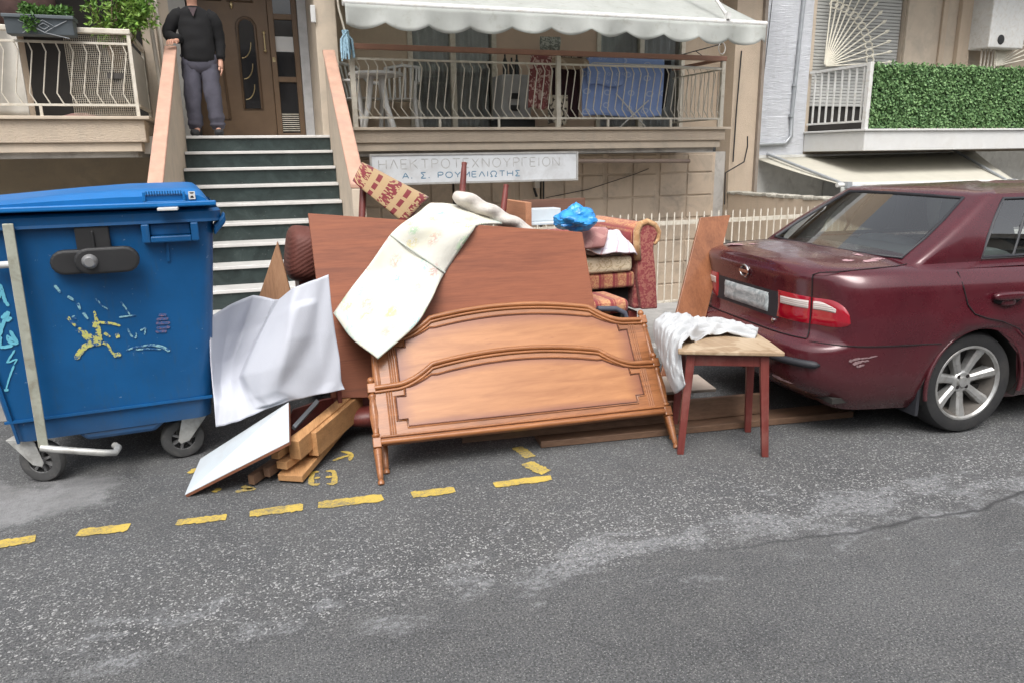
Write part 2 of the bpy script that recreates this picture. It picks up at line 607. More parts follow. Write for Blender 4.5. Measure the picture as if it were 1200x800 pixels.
# ================================================================== GROUND
ROAD = rad(-5.7)                                      # the kerb runs a little towards the camera on the right
RU = V(math.cos(ROAD), math.sin(ROAD), 0)             # along the road, to the right
RN = V(-math.sin(ROAD), math.cos(ROAD), 0)            # across it, to the houses
KERB = 5.02
def rp(a, b, z=0.0):
    """point a metres along the kerb, b metres behind it"""
    return V(0, KERB, 0) + RU * a + RN * b + V(0, 0, z)
mb = MB()
CX0, CX1, CY0, CY1 = 1.36, 7.62, 6.32, 10.9      # sunken yard before the garage doors
mb.add([(-90, -90, 0), (90, -90, 0), (90, CY0, 0), (-90, CY0, 0), (90, CY1, 0), (-90, CY1, 0), (90, 90, 0), (-90, 90, 0), (CX0, CY0, 0), (CX0, CY1, 0), (CX1, CY0, 0), (CX1, CY1, 0)],
       [(0, 1, 2, 10, 8, 3), (3, 8, 9, 5), (10, 2, 4, 11), (5, 9, 11, 4, 6, 7)])
tag(mb.build('road', M_asph), kind='structure')
mb = MB()
mb.prism([rp(-10, .14, -.02), rp(40, .14, -.02), V(42, CY0, -.02), V(-10, CY0, -.02)], (0, 0, .15))
mb.bx(-42, CX0, CY0 + .001, 30, -.02, .13); mb.bx(CX1, 42, CY0 + .001, 30, -.02, .13)
tag(mb.build('pavement', M_conc), kind='structure')
mb = MB()
for i in range(-12, 26):
    mb.para(rp(i * .8 + .004, 0, -.02), RU * .792, RN * .138, (0, 0, .155))
tag(mb.build('kerb', M_kerb, bevel=.012), kind='structure')

mb = MB(); mb.bx(CX0 - .1, CX1 + .1, CY0 - .1, CY1, -1.1, -1.0); tag(mb.build('sunken_yard', M_conc), kind='structure')
mb = MB(); mb.bx(CX0 - .1, CX1 + .1, CY0 - .1, CY0 - .002, -1.0, .128); mb.bx(CX0 - .1, CX0 - .002, CY0, CY1, -1.0, .128); mb.bx(CX1 + .002, CX1 + .1, CY0, CY1, -1.0, .128); tag(mb.build('retaining_kerb', M_conc), kind='structure')
# pale mortar patch beside the wheels of the bin
def blob_sheet(name, mat, pts, z, n=3, jit=.02):
    P = []
    N = len(pts)
    for i in range(N):
        a, b = V(pts[i]), V(pts[(i + 1) % N])
        for k in range(n):
            q = a.lerp(b, k / n)
            P.append(V(q.x + random.uniform(-jit, jit), q.y + random.uniform(-jit, jit), z))
    m = MB()
    m.add(P, [tuple(range(len(P)))])
    return tag(m.build(name, mat), kind='structure')
if False: blob_sheet('mortar_patch', M_patch, [gz(-40, 632), gz(30, 612), gz(95, 600), gz(140, 578), gz(160, 560), gz(120, 545), gz(60, 535), gz(-60, 545)], .004, 5, .015)

# yellow paint on the asphalt
def yellow():
    t = NT('yellow_road_paint')
    co = t.coord()
    w = t.noise(co, 110, 5, .75)
    w2 = t.noise(co, 5, 3)
    f = t.ramp(t.math('ADD', t.math('MULTIPLY', w, .62), t.math('MULTIPLY', w2, .38)), [(.38, 0.0), (.52, .88)])
    c = t.mix(f, (.15, .14, .11), t.mix(w2, (.46, .32, .04), (.60, .44, .10)))
    t.set(col=c, rough=.8, spec=.25)
    t.bump(w, .4, .004)
    return t.m
M_yel = yellow()
def paint_dash(p, q, w, name='yellow_road_marking'):
    p, q = V(p), V(q)
    d = (q - p)
    sd_ = V(-d.y, d.x, 0).normalized() * w
    n = 14
    a, b = [], []
    for i in range(n + 1):
        t = i / n
        e = w * .09
        e0 = .25 if i in (0, n) else 0
        a.append(p + d * t + sd_ * (.5 - e0 * .3) + V(random.uniform(-e, e), random.uniform(-e, e), 0))
        b.append(p + d * t - sd_ * (.5 - e0 * .3) + V(random.uniform(-e, e), random.uniform(-e, e), 0))
    m = MB()
    m.add([V(x.x, x.y, .004) for x in a + b], [(i, i + 1, n + 2 + i, n + 1 + i) for i in range(n)])
    return tag(m.build(name, M_yel), kind='structure')
for (a, b, c, d, w) in [(-8, 639, 42, 631, .085), (90, 625, 150, 618, .085), (208, 612, 266, 606, .07), (294, 602, 356, 594, .085), (374, 592, 449, 583, .09),
                        (483, 580, 533, 574, .08), (579, 568, 646, 560, .075), (606, 524, 622, 536, .075), (616, 542, 640, 554, .09)]:
    paint_dash(gz(a, b), gz(c, d), w * .86)
# small sprayed signs near the planks: a bracketed box and two arrows
def spray(strokes, w):
    m = MB()
    for st in strokes:
        stroke(m, [V(gz(*p).x, gz(*p).y, .0045) for p in st], w, (0, 0, 1), 0, .25, 10)
    return tag(m.build('yellow_sprayed_sign', M_yel), kind='structure')
spray([[(374, 553), (366, 554), (365, 561), (366, 568), (375, 567)], [(382, 552), (391, 553), (392, 560), (391, 567), (383, 567)], [(369, 560), (375, 560)], [(382, 559), (389, 559)]], .013)
spray([[(390, 540), (401, 536), (411, 533)], [(400, 529), (411, 532), (410, 540)]], .012)
spray([[(276, 577), (288, 574), (300, 573)], [(284, 570), (296, 573)]], .016)
spray([[(222, 555), (230, 549)], [(250, 577), (258, 572)]], .016)

# ================================================================== CREAM APARTMENT HOUSE
YB, YW = 9.55, 10.95              # balcony fronts, house wall
FLOOR, SLABB = 1.905, 1.63
house = thing('apartment_house', (2.5, YW, 0), 'cream apartment house with marble entrance stairs and two railed balconies', 'house')
mb = MB()
mb.bx(-9, -.42, YW, YW + .3, .13, 7.5)                 # wall left of the entrance
mb.bx(1.36, 2.43, YW, YW + .3, .13, 7.5)
mb.bx(2.431, 8.12, YW, YW + .3, 4.27, 7.5)
w2 = MB(); w2.bx(3.73, 5.39, YW, YW + .3, FLOOR, 4.3); w2.build('balcony_wall', plain('peach_plaster', (.58, .44, .34), .8, var=.08, vs=3), house)
mb.bx(6.925, 8.12, YW, YW + .3, FLOOR, 4.269)
mb.build('wall', M_cream, house)
mb = MB(); mb.bx(-9, -1.02, YW - .03, YW + .02, .13, 1.6); mb.build('basement_wall', M_olive, house)
# the corner pillar with its dark joint
mb = MB(); mb.bx(7.62, 8.10, 10.56, YW - .004, .13, 7.5); mb.build('corner_pillar', M_cream, house)
mb = MB(); mb.bx(8.103, 8.16, 10.5, YW + .1, .13, 7.5); mb.build('joint_strip', plain('joint', (.24, .2, .165), .8), house)
# storey above
mb = MB()
mb.bx(-9, 8.1, YB + .1, YW + .3, 4.75, 5.0)
mb.build('upper_slab', M_slabw, house)
mb = MB(); mb.bx(-1.0, 1.355, YB + .35, YW + 1.2, 4.2, 4.44); mb.build('entrance_shade_slab', M_soffit, house)  # unseen slab, added to keep daylight off the landing and door

def band_slab(parent, x0, x1, floor, bottom, yf, yb):
    a = MB(); a.bx(x0, x1, yf, yb, bottom + .10, floor - .025); a.build('slab_band', M_band, parent, bevel=.01)
    a = MB(); a.bx(x0 - .02, x1 + .06, yf - .045, yb, floor - .024, floor + .012); a.build('slab_ledge', M_creamp, parent, bevel=.006)
    a = MB(); a.bx(x0 + .03, x1 - .06, yf + .035, yb, bottom, bottom + .099); a.build('slab_trim', M_creamp, parent, bevel=.006)
    a = MB(); a.bx(x0 + .1, x1 - .12, yf + .12, yb, bottom - .06, bottom - .001); a.build('soffit', M_soffit, parent)

band_slab(house, 1.36, 6.80, FLOOR, SLABB, YB, YW - .002)
LFLOOR = 2.03
band_slab(house, -9, -.93, LFLOOR, 1.66, YB, YW - .032)

# ---- entrance: landing, staircase
SO, SEX, SEY = V(.295, 9.80, 0), V(.9989, -.047, 0), V(.047, .9989, 0)
def sp(a, b, z):
    return SO + SEX * a + SEY * b + V(0, 0, z)
TOPZ, RIS, TRD = 1.835, .184, .303
stairs = thing('staircase', sp(0, -1.5, .13), 'marble stairs with white treads and dark green risers up to the brown door', 'staircase')
NST = 10
for i in range(NST):
    z, b = TOPZ - i * RIS, -i * TRD
    m = MB(); m.para(sp(-.83, b - .02, z - .032), SEX * 1.66, SEY * (TRD + .06 if i else .06), (0, 0, .032)); m.build('tread', M_marblew, stairs, bevel=.005)
    m = MB(); m.para(sp(-.83, b + .004, max(.1, z - RIS + .0005)), SEX * 1.66, SEY * .03, (0, 0, min(RIS, z - .1) - .033)); m.build('riser', M_green, stairs)
m = MB(); m.bx(-1.0, 1.36, 9.87, YW + .9, TOPZ - .2, TOPZ); m.build('landing', M_marblew, stairs)
def balustrade(a0, a1, ztop, zdrop, bl):
    """sloping side wall from the landing down; local slope follows the stairs"""
    sl = RIS / TRD
    b0, b1 = .08, -bl
    pts = [sp(a0, b0, .1), sp(a0, b0, ztop), sp(a0, b1, ztop - sl * (b0 - b1)), sp(a0, b1, .1)]
    w = MB(); w.prism(pts, SEX * (a1 - a0)); w.build('side_wall', M_creamp, stairs, bevel=.008)
    c = MB()
    c.para(sp(a0 - .012, b0 + .03, ztop + .002), SEX * (a1 - a0 + .024), sp(0, b1, ztop - sl * (b0 - b1)) - sp(0, b0 + .03, ztop), (0, 0, .05))
    c.build('handrail', M_salmon, stairs, bevel=.012)
balustrade(-.945, -.835, 2.80, 0, 2.45)
balustrade(.835, .96, 2.80, 0, 2.45)

# ---- doorway
m = MB(); m.bx(-.42, 1.36, YW + 1.02, YW + 1.2, TOPZ, 4.4); m.bx(-.62, -.42, YW - .05, YW + 1.02, TOPZ, 4.4); m.build('entrance_recess', plain('recess_plaster', (.34, .33, .31), .8, var=.1), house)
YD = 11.3
door = MB()
m = MB(); m.bx(-.40, .585, YD, YD + .06, TOPZ + .01, 4.15); dr = m.build('door', M_door, house, bevel=.006)
def dgx(px, py=100): return gy(px, py, YD).x
def dgz(py, px=300): return gy(px, py, YD).z
def frame_poly(o, pts, w, d, name, mat, parent):
    """moulding that follows a closed outline in the XZ plane at y=o"""
    m_ = MB()
    m_.tube([V(x, o, z) for x, z in pts], w, 6, closed=True)
    return m_.build(name, mat, parent, smooth=50)
# arched light with a glass pane
gx0, gx1 = dgx(284), dgx(303)
z0, z1 = dgz(128), dgz(22)
arch = [(gx0, z0), (gx1 + .02, z0)] + [(gx1 + .02, z1 - .12)] + [((gx0 + gx1 + .02) / 2 + (gx1 + .02 - gx0) / 2 * math.cos(t), z1 - .12 + .12 * math.sin(t)) for t in [rad(k) for k in range(20, 180, 20)]] + [(gx0, z1 - .12)]
m = MB(); m.prism([V(x, YD - .006, z) for x, z in arch], (0, .012, 0)); pn = m.build('door_glass', M_dglass, dr)
frame_poly(YD - .008, arch, .02, 0, 'moulding', M_doord, dr)
for k in range(3):
    zc = z0 + .12 + k * .27
    m = MB(); m.tube([V(gx0 + .03 + .13 * math.sin(rad(a)), YD - .014, zc + .2 - .2 * math.cos(rad(a)) ) for a in range(0, 91, 15)], .007, 6); m.build('pane_ornament', M_brass, dr, smooth=60)
# upper mouldings of the door
for (a, b) in ((dgx(246), dgx(268)), (dgx(276), dgx(304))):
    frame_poly(YD - .004, [(a, dgz(3)), (b, dgz(3)), (b, dgz(-40)), (a, dgz(-40))], .018, 0, 'moulding', M_doord, dr)
frame_poly(YD - .004, [(dgx(248), dgz(140)), (dgx(266), dgz(140)), (dgx(262), dgz(24)), (dgx(244), dgz(24))], .018, 0, 'moulding', M_doord, dr)
m = MB(); m.tube([V(dgx(309, 40), YD - .06, dgz(60)), V(dgx(309, 40), YD - .06, dgz(39))], .009, 8)
for zz in (dgz(60), dgz(39)):
    m.ell((dgx(309, 40), YD - .045, zz), (.022, .03, .022), 12, 8)
m.build('handle', M_brass, dr, smooth=60)
m = MB(); m.ell((dgx(271, 8), YD - .02, dgz(8)), (.022, .02, .045), 12, 8); m.build('knocker', M_brass, dr, smooth=60)
m = MB(); m.box((dgx(321, 70), YD - .02, dgz(70)), (.035, .02, .06)); m.build('lock_plate', M_brass, dr)
m = MB()
for x0, x1 in ((.588, .66), (.90, .97)):
    m.bx(x0, x1, YD - .03, YD + .07, TOPZ + .005, 4.15)
for zc in (TOPZ + .04, dgz(93), dgz(19)):
    m.bx(.66, .90, YD - .026, YD + .066, zc - .035, zc + .035)
fr = m.build('sidelight_frame', M_door, house, bevel=.005)
for za, zb in ((TOPZ + .076, dgz(93) - .036), (dgz(93) + .036, dgz(19) - .036), (dgz(19) + .036, 4.15)):
    m = MB(); m.bx(.662, .898, YD + .01, YD + .02, za, zb); m.build('pane', M_dglass, fr)
m = MB(); m.bx(.662, .898, YD + .004, YD + .009, dgz(60), dgz(42)); m.build('paper_notice', M_slabw, fr)
m = MB()
for k in range(9):
    zz = TOPZ + .1 + k * .028
    m.bx(.665, .895, YD - .004, YD + .005, zz, zz + .011)
m.build('louvre', M_ivory, fr)
m = MB(); m.bx(.973, 1.09, YD - .1, YD + .2, TOPZ, 4.4); m.build('marble_jamb', plain('grey_marble', (.46, .46, .46), .4, var=.15, vs=9), house)
m = MB(); m.bx(1.095, 1.358, 10.2, YD + .4, TOPZ - .1, 4.449); m.build('entrance_pilaster', M_creamp, house, bevel=.01)
m = MB(); m.box((1.075, 10.18, gy(366, 17, 10.2).z), (.06, .05, .2)); m.build('bell_panel', M_slabw, house, bevel=.008)
m = MB(); m.tube([V(-.66, 9.98, 2.0), V(-.70, 9.98, 3.4), V(-.70, 9.98, 4.44)], .022, 8); m.tube([V(-.74, 10.05, 2.0), V(-.79, 10.05, 3.4), V(-.79, 10.05, 4.44)], .022, 8)
m.build('conduit', M_pvc, house, smooth=60)
m = MB(); m.bx(-1.0, -.62, YW - .05, YW - .033, TOPZ, 4.44); m.build('entrance_side_wall', M_creamp, house)

# ---- balcony railings: bars are bent like a Z
def railing(name, x0, x1, y, zf, zt, shape, nb, posts, mat, label, toprail=None, skip=()):
    t = thing(name, ((x0 + x1) / 2, y, zf), label, 'railing')
    z0_, z1_ = zf + .13, zt
    L = math.hypot(x1 - x0, 0)
    for k in range(nb):
        x = x0 + (k + .5) * (x1 - x0) / nb
        h = z1_ - z0_
        m_ = MB()
        m_.tube([V(x + dx * h, y, z1_ - f * h) for dx, f in shape], .0075, 6)
        m_.build('bar', mat, t, smooth=60)
    m_ = MB(); m_.bx(x0, x1, y - .014, y + .014, z0_ - .012, z0_ + .012); m_.build('rail', mat, t)
    m_ = MB(); m_.bx(x0, x1, y - .012, y + .012, z1_ - .01, z1_ + .014)
    m_.build('rail', mat, t)
    for px in posts:
        m_ = MB(); m_.bx(px - .014, px + .014, y - .013, y + .013, zf + .01, z0_ - .013); m_.build('post', mat, t)
    return t
ZSH = [(0, 0), (.066, .125), (-.03, .82), (.10, 1.0)]
RT = 2.72
rr = railing('balcony_railing', 1.42, 6.74, YB + .05, FLOOR, RT, ZSH, 48, [2.5, 3.3, 4.9, 5.9, 6.7], M_ivory,
             'ivory railing of bent bars under a brown handrail on the awning balcony')
m = MB(); m.bx(1.40, 6.78, YB + .02, YB + .09, 2.83, 2.895); m.build('handrail', M_brrail, rr, bevel=.008)
for x in (1.43, 4.15, 6.74):
    m = MB(); m.bx(x - .03, x + .03, YB + .03, YB + .078, FLOOR + .013, 2.828); m.build('post', M_ivory, rr)
# return of the right-hand end, seen from inside
m = MB()
for k in range(11):
    y = YB + .16 + k * .115
    m.tube([V(6.74, y, RT), V(6.74, y, FLOOR + .13)], .0075, 6)
m.bx(6.728, 6.752, YB + .09, YW - .01, RT - .01, RT + .012); m.bx(6.728, 6.752, YB + .09, YW - .01, FLOOR + .12, FLOOR + .142)
m.build('end_bars', M_ivory, rr, smooth=60)
m = MB(); m.bx(6.715, 6.765, YB + .095, YW - .01, 2.835, 2.88); m.build('end_handrail', M_brrail, rr)

LSH = [(0, 0), (.045, .15), (-.085, .81), (.0, 1.0)]
lr = railing('balcony_railing', -4.6, -.99, YB + .05, LFLOOR, 2.80, LSH, 28, [-1.93, -3.2], M_ivory,
             'ivory railing of bent bars with wire mesh corner on the planter balcony')
m = MB(); m.bx(-4.6, -.96, YB + .02, YB + .08, 2.90, 2.955); m.build('handrail', M_ivory, lr, bevel=.008)
m = MB(); m.bx(-1.0, -.965, YB + .032, YB + .068, LFLOOR + .013, 2.899); m.build('post', M_ivory, lr)
m = MB(); m.bx(-.995, -.955, YB + .085, YW - .08, 2.88, 2.93); m.bx(-.995, -.955, YB + .085, YW - .08, LFLOOR + .12, LFLOOR + .15)
m.bx(-.99, -.96, YW - .12, YW - .09, LFLOOR + .013, 2.879); m.build('end_frame', M_ivory, lr)
m = MB(); m.bx(-.98, -.972, YB + .1, YW - .13, LFLOOR + .16, 2.80); m.build('end_panel', plain('wired_glass_panel', (.50, .49, .44), .35, var=.1, vs=8), lr)
# wire mesh behind the bars in the corner
m = MB()
mx0, mx1 = -1.62, -1.01
for k in range(31):
    x = mx0 + k * (mx1 - mx0) / 30
    m.tube([V(x, YB + .085, LFLOOR + .03), V(x, YB + .085, 2.88)], .0028, 3, cap=False)
for k in range(43):
    z = LFLOOR + .03 + k * .02
    m.tube([V(mx0, YB + .0885, z), V(mx1, YB + .0885, z)], .0028, 3, cap=False)
m.build('wire_mesh', M_ivory, lr)

# ---- windows on the right balcony
def balcony_window(x0, x1, z0, z1, label, slatcol, n):
    w = None
    m_ = MB()
    for a, b in ((x0, x0 + .07), (x1 - .07, x1), ((x0 + x1) / 2 - .04, (x0 + x1) / 2 + .04)):
        m_.bx(a, b, YW - .03, YW + .08, z0, z1)
    m_.bx(x0, x1, YW - .026, YW + .076, z1 - .06, z1 + .005)
    fr_ = m_.build('window', M_ivory, house, bevel=.006)
    m_ = MB()
    def fn(u, v):
        x = x0 + .05 + u * (x1 - x0 - .1)
        return V(x, YW + .2 + .03 * math.sin(u * n * 6.28), z0 + v * (z1 - z0))
    m_.grid(fn, n * 8, 1)
    m_.build('curtain', plain('grey_curtain', slatcol, .9, var=.15, vs=4), fr_, smooth=180)
    m_ = MB(); m_.bx(x0 - .3, x1 + .3, YW + .34, YW + .36, z0, z1 + .3); m_.build('room_behind', M_dark, fr_)
    m_ = MB(); m_.bx(x0 + .07, x1 - .07, YW + .03, YW + .036, z0, z1 - .06); m_.build('pane', M_glass, fr_)
    return fr_
balcony_window(2.42, 3.74, FLOOR, 4.28, '', (.52, .51, .50), 9)
balcony_window(5.37, 6.94, FLOOR, 4.28, '', (.46, .465, .47), 11)

# ---- garage doors under the right balcony, each of pressed panels
YG = 10.6
m = MB(); m.bx(1.36, 7.61, YG + .055, YG + .2, -1.0, SLABB - .06); m.build('garage_wall', M_soffit, house)
M_panel = plain('beige_metal_door', (.54, .435, .33), .55, var=.08, vs=3, dirt=(.28, .24, .2), dirts=2)
cols = [(gy(px, 240, YG).x) for px in (420, 446, 474, 478, 505, 532, 549, 576, 604, 608, 634, 661, 682, 708, 711, 741, 769, 772, 804, 834)]
rowz = [1.545, 1.245, .88, .52, .16, -.2, -.56, -.92]
pan_me = {}
gd = None
k = 0
pairs = [(cols[i], cols[i + 1]) for i in range(len(cols) - 1) if cols[i + 1] - cols[i] > .2]
for gi, chunk in enumerate((pairs[:4], pairs[4:8], pairs[8:])):
    m = MB(); m.bx(chunk[0][0] - .05, chunk[-1][1] + .04, YG + .02, YG + .05, -.98, 1.56)
    lab = ['', '', '']
    gd = m.build('garage_door', M_panel, house)
    for (xa, xb) in chunk:
        for za, zb in zip(rowz, rowz[1:]):
            q = MB(); q.bx(xa + .012, xb - .012, YG + .001, YG + .0195, zb + .012, za - .012)
            q.build('panel', M_panel, gd, bevel=.01, seg=1)
m = MB(); m.box((gy(627, 215, YG).x, YG - .05, gy(627, 215, YG).z), (.09, .1, .14)); m.build('meter_box', M_pvc, house, bevel=.01)
m = MB(); m.tube([gy(630, 212, YG - .06), gy(626, 222, YG - .06), gy(629, 231, YG - .06)], .02, 6); m.tube([gy(637, 212, YG - .03), gy(637, 238, YG - .03)], .012, 6); m.build('cable_clamp', M_black, house, smooth=60)
m = MB(); m.tube([gy(640, 232, YG - .02), gy(690, 222, YG - .02), gy(745, 204, YG - .02), gy(760, 198, YG - .02)], .006, 5); m.build('cable', M_black, house, smooth=60)
m = MB(); m.tube([gy(675, 189, 9.72), gy(808, 189, 9.72)], .03, 8); m.build('drain_pipe', plain('brown_pipe', (.2, .15, .12), .6), house, smooth=60)
m = MB(); m.tube([gy(876, 160, 10.45), gy(876, 172, 10.45), gy(872, 190, 10.45), gy(850, 203, 10.45), gy(849, 240, 10.45)], .012, 6); m.build('drain_hose', M_black, house, smooth=60)
m = MB(); m.tube([gy(869, 60, 10.5), gy(863, 130, 10.5), gy(859, 190, 10.5)], .012, 6); m.build('wall_cable', M_black, house, smooth=60)

# ---- shop sign under the right balcony
SX0, SX1, SZ0, SZ1, SY = gy(435, 190, 9.5).x, gy(674, 190, 9.5).x, 1.235, 1.575, 9.46
sign = thing('shop_sign', ((SX0 + SX1) / 2, SY, SZ0), 'white shop sign with faded Greek lettering hung under the awning balcony', 'sign')
m = MB(); m.bx(SX0, SX1, SY, SY + .05, SZ0, SZ1); m.build('board', plain('sign_white', (.66, .68, .70), .45, var=.04, vs=2, dirt=(.5, .5, .5), dirts=3), sign, bevel=.004)
m = MB()
m.bx(SX0 - .015, SX1 + .015, SY - .012, SY + .052, SZ1, SZ1 + .022); m.bx(SX0 - .015, SX1 + .015, SY - .012, SY + .052, SZ0 - .022, SZ0)
m.bx(SX0 - .022, SX0, SY - .0125, SY + .0525, SZ0 - .022, SZ1 + .022); m.bx(SX1, SX1 + .022, SY - .0125, SY + .0525, SZ0 - .022, SZ1 + .022)
m.build('frame', plain('sign_frame', (.45, .44, .42), .5, metal=.3), sign)
CIRC = [(.5 + .46 * math.cos(rad(k)), .5 + .5 * math.sin(rad(k))) for k in range(90, 451, 30)]
GLYPH = {'Η': [[(0, 0), (0, 1)], [(.8, 0), (.8, 1)], [(0, .52), (.8, .52)]], 'Λ': [[(0, 0), (.42, 1)], [(.42, 1), (.84, 0)]],
         'Ε': [[(0, 0), (0, 1)], [(0, 1), (.65, 1)], [(0, .52), (.58, .52)], [(0, 0), (.65, 0)]], 'Κ': [[(0, 0), (0, 1)], [(.75, 1), (.03, .45)], [(.25, .6), (.8, 0)]],
         'Τ': [[(0, 1), (.84, 1)], [(.42, 1), (.42, 0)]], 'Ρ': [[(0, 0), (0, 1)], [(0, 1), (.45, .99), (.66, .86), (.66, .64), (.45, .5), (0, .49)]], 'Ο': [CIRC],
         'Χ': [[(0, 0), (.8, 1)], [(0, 1), (.8, 0)]], 'Ν': [[(0, 0), (0, 1)], [(0, 1), (.8, 0)], [(.8, 0), (.8, 1)]], 'Υ': [[(0, 1), (.4, .45)], [(.8, 1), (.4, .45)], [(.4, .45), (.4, 0)]],
         'Γ': [[(0, 0), (0, 1)], [(0, 1), (.62, 1)]], 'Ι': [[(.06, 0), (.06, 1)]], 'Α': [[(0, 0), (.42, 1)], [(.42, 1), (.84, 0)], [(.16, .36), (.68, .36)]],
         'Σ': [[(.68, 1), (0, 1)], [(0, 1), (.42, .5)], [(.42, .5), (0, 0)], [(0, 0), (.7, 0)]], 'Μ': [[(0, 0), (0, 1)], [(0, 1), (.45, .3)], [(.45, .3), (.9, 1)], [(.9, 1), (.9, 0)]],
         'Ω': [[(0, 0), (.32, 0)], [(.32, 0), (.14, .3), (.05, .58), (.2, .9), (.47, 1), (.75, .9), (.9, .58), (.8, .3), (.62, 0)], [(.62, 0), (.95, 0)]], '.': [[(.05, -.02), (.05, .18)]]}
ADV = {'Ι': .12, '.': .12, 'Μ': .9, 'Ω': .95, 'Ο': .96, 'Ρ': .68, 'Ε': .66, 'Γ': .64, 'Σ': .72}
def lettering(text, x0, width, z0, h, wd, mat):
    """painted letters, each one its own flat piece on the sign"""
    adv = [(.5 if c == ' ' else ADV.get(c, .84)) for c in text]
    gap_ = .34
    k_ = width / (sum(adv) + gap_ * (len(text) - 1))
    x = x0
    for c, a in zip(text, adv):
        if c in GLYPH:
            q = MB()
            for i_, st in enumerate(GLYPH[c]):
                pts = [V(x + px * k_, SY - .0015 - .0002 * i_, z0 + pz * h) for px, pz in st]
                stroke(q, pts, wd, (0, -1, 0), 0, .12, max(3, 3 * len(pts)))
            q.build('letter', mat, sign, rec=False)
        x += (a + gap_) * k_
SW = SX1 - SX0
lettering('ΗΛΕΚΤΡΟΤΕΧΝΟΥΡΓΕΙΟΝ', SX0 + SW * .03, SW * .88, SZ0 + .175, .115, .0062, plain('faded_letter', (.44, .44, .435), .6, var=.35, vs=14))
lettering('Α. Σ. ΡΟΥΜΕΛΙΩΤΗΣ', SX0 + SW * .135, SW * .57, SZ0 + .055, .070, .0065, plain('blue_letter', (.13, .24, .34), .6, var=.3, vs=16))

# ---- fabric awning
YA, ZA = 8.6, 3.165
AX0, AX1 = 1.22, 6.66
def canvas():
    t = NT('awning_canvas')
    co = t.coord()
    n = t.noise(co, 2, 6, .7)
    sp_ = t.ramp(t.noise(co, 9, 5, .7), [(.55, 0.0), (.8, .5)])
    c = t.mix(t.ramp(n, [(.3, 0.0), (.7, 1.0)]), (.58, .60, .57), (.70, .715, .69))
    c = t.mix(sp_, c, (.36, .35, .28))
    t.set(col=c, rough=.85, spec=.2)
    tl = t.n.new('ShaderNodeBsdfTranslucent'); t.l.new(c, tl.inputs[0])       # thin cloth lets daylight through
    mx = t.n.new('ShaderNodeMixShader'); mx.inputs[0].default_value = .55
    t.l.new(t.b.outputs[0], mx.inputs[1]); t.l.new(tl.outputs[0], mx.inputs[2]); t.l.new(mx.outputs[0], t.n['Material Output'].inputs[0])
    return t.m
M_canvas = canvas()
aw = thing('awning', ((AX0 + AX1) / 2, YA, ZA), 'off-white fabric awning with scalloped valance over the right balcony', 'awning')
m = MB()
m.grid(lambda u, v: V(AX0 + .03 + u * (AX1 - AX0 - .06) - v * .1 * (u - .5) * 0, YA + .02 + v * (YW - YA - .1), ZA + .01 + v * 1.12 - .05 * math.sin(math.pi * v) + .006 * math.sin(u * 60)), 90, 8)
m.build('canopy', M_canvas, aw, smooth=180, solid=.003)
m = MB(); m.tube([V(AX0, YA, ZA), V(AX1, YA, ZA)], .038, 12); m.build('front_bar', M_whmetal, aw, smooth=50)
NS = 11
def val(u, v):
    x = AX0 + .02 + u * (AX1 - AX0 - .04)
    sc = abs(math.sin(u * NS * math.pi + .5)) ** .8
    drop = .165 + .075 * sc + .02 * math.sin(u * 9)
    fold = .035 * math.sin(u * 31 + 1.5 * math.sin(u * 13)) * v + .02 * math.sin(u * 77) * v * v
    return V(x, YA - .035 + fold - .02 * v, ZA - .02 - drop * v)
m = MB(); m.grid(val, 220, 6); m.build('valance', M_canvas, aw, smooth=180, solid=.003)
m = MB(); m.tube([gy(853, 20, YA - .02), gy(838, 0, YA + .28) + V(0, 0, .02), V(5.9, YW - .2, 4.35)], .022, 8); m.box(gy(853, 19, YA - .03), (.05, .06, .08)); m.build('folding_arm', M_whmetal, aw, smooth=50)

# ================================================================== WHITE HOUSE ON THE RIGHT
wh = thing('apartment_house', (14, YW, 0), 'white apartment house on the right with an ivy-screened balcony', 'house')
m = MB(); m.bx(8.165, 9.42, YW - .02, YW + .3, .13, 7.5); m.build('wall', M_white, wh)
m = MB(); m.bx(9.42, 22, YW + .0, YW + .3, .13, 1.85); m.bx(9.42, 9.5, YW - .004, YW + .3, 1.85, 4.4); m.bx(11.45, 22, YW, YW + .3, 1.85, 7.5); m.bx(9.42, 11.45, YW, YW + .3, 4.4, 7.5); m.build('back_wall', M_creamp, wh)
m = MB(); m.bx(9.42, 22, YB, YW - .022, 1.545, 1.85); m.build('balcony_slab', M_slabw, wh, bevel=.01)
m = MB(); m.bx(9.39, 22, YB - .035, YW - .022, 1.853, 1.885); m.build('slab_ledge', M_slabw, wh, bevel=.006)
m = MB(); m.bx(9.4, 22, YB + .1, YW, 4.85, 5.1); m.build('upper_slab', M_soffit, wh)
# roller shutter behind the fan grille
m = MB(); m.bx(9.5, 11.45, YW + .11, YW + .2, 1.88, 4.4); sh = m.build('window_recess', M_dark, wh)
M_slat = plain('grey_shutter', (.46, .46, .44), .6, var=.06, vs=4)
for k in range(34):
    z = 2.32 + k * .055
    q = MB(); q.bx(9.52, 11.43, YW + .06, YW + .085, z, z + .049); q.build('slat', M_slat, sh, bevel=.008, seg=1)
m = MB(); m.bx(11.46, 12.1, YW - .06, YW - .002, 1.89, 4.5); m.build('pilaster', M_creamp, wh, bevel=.01)
m = MB(); m.bx(12.3, 12.42, YW - .05, YW - .002, 1.89, 4.5); m.bx(12.7, 13.0, YW - .09, YW - .002, 1.89, 4.5); m.build('pilaster', M_cream, wh, bevel=.01)
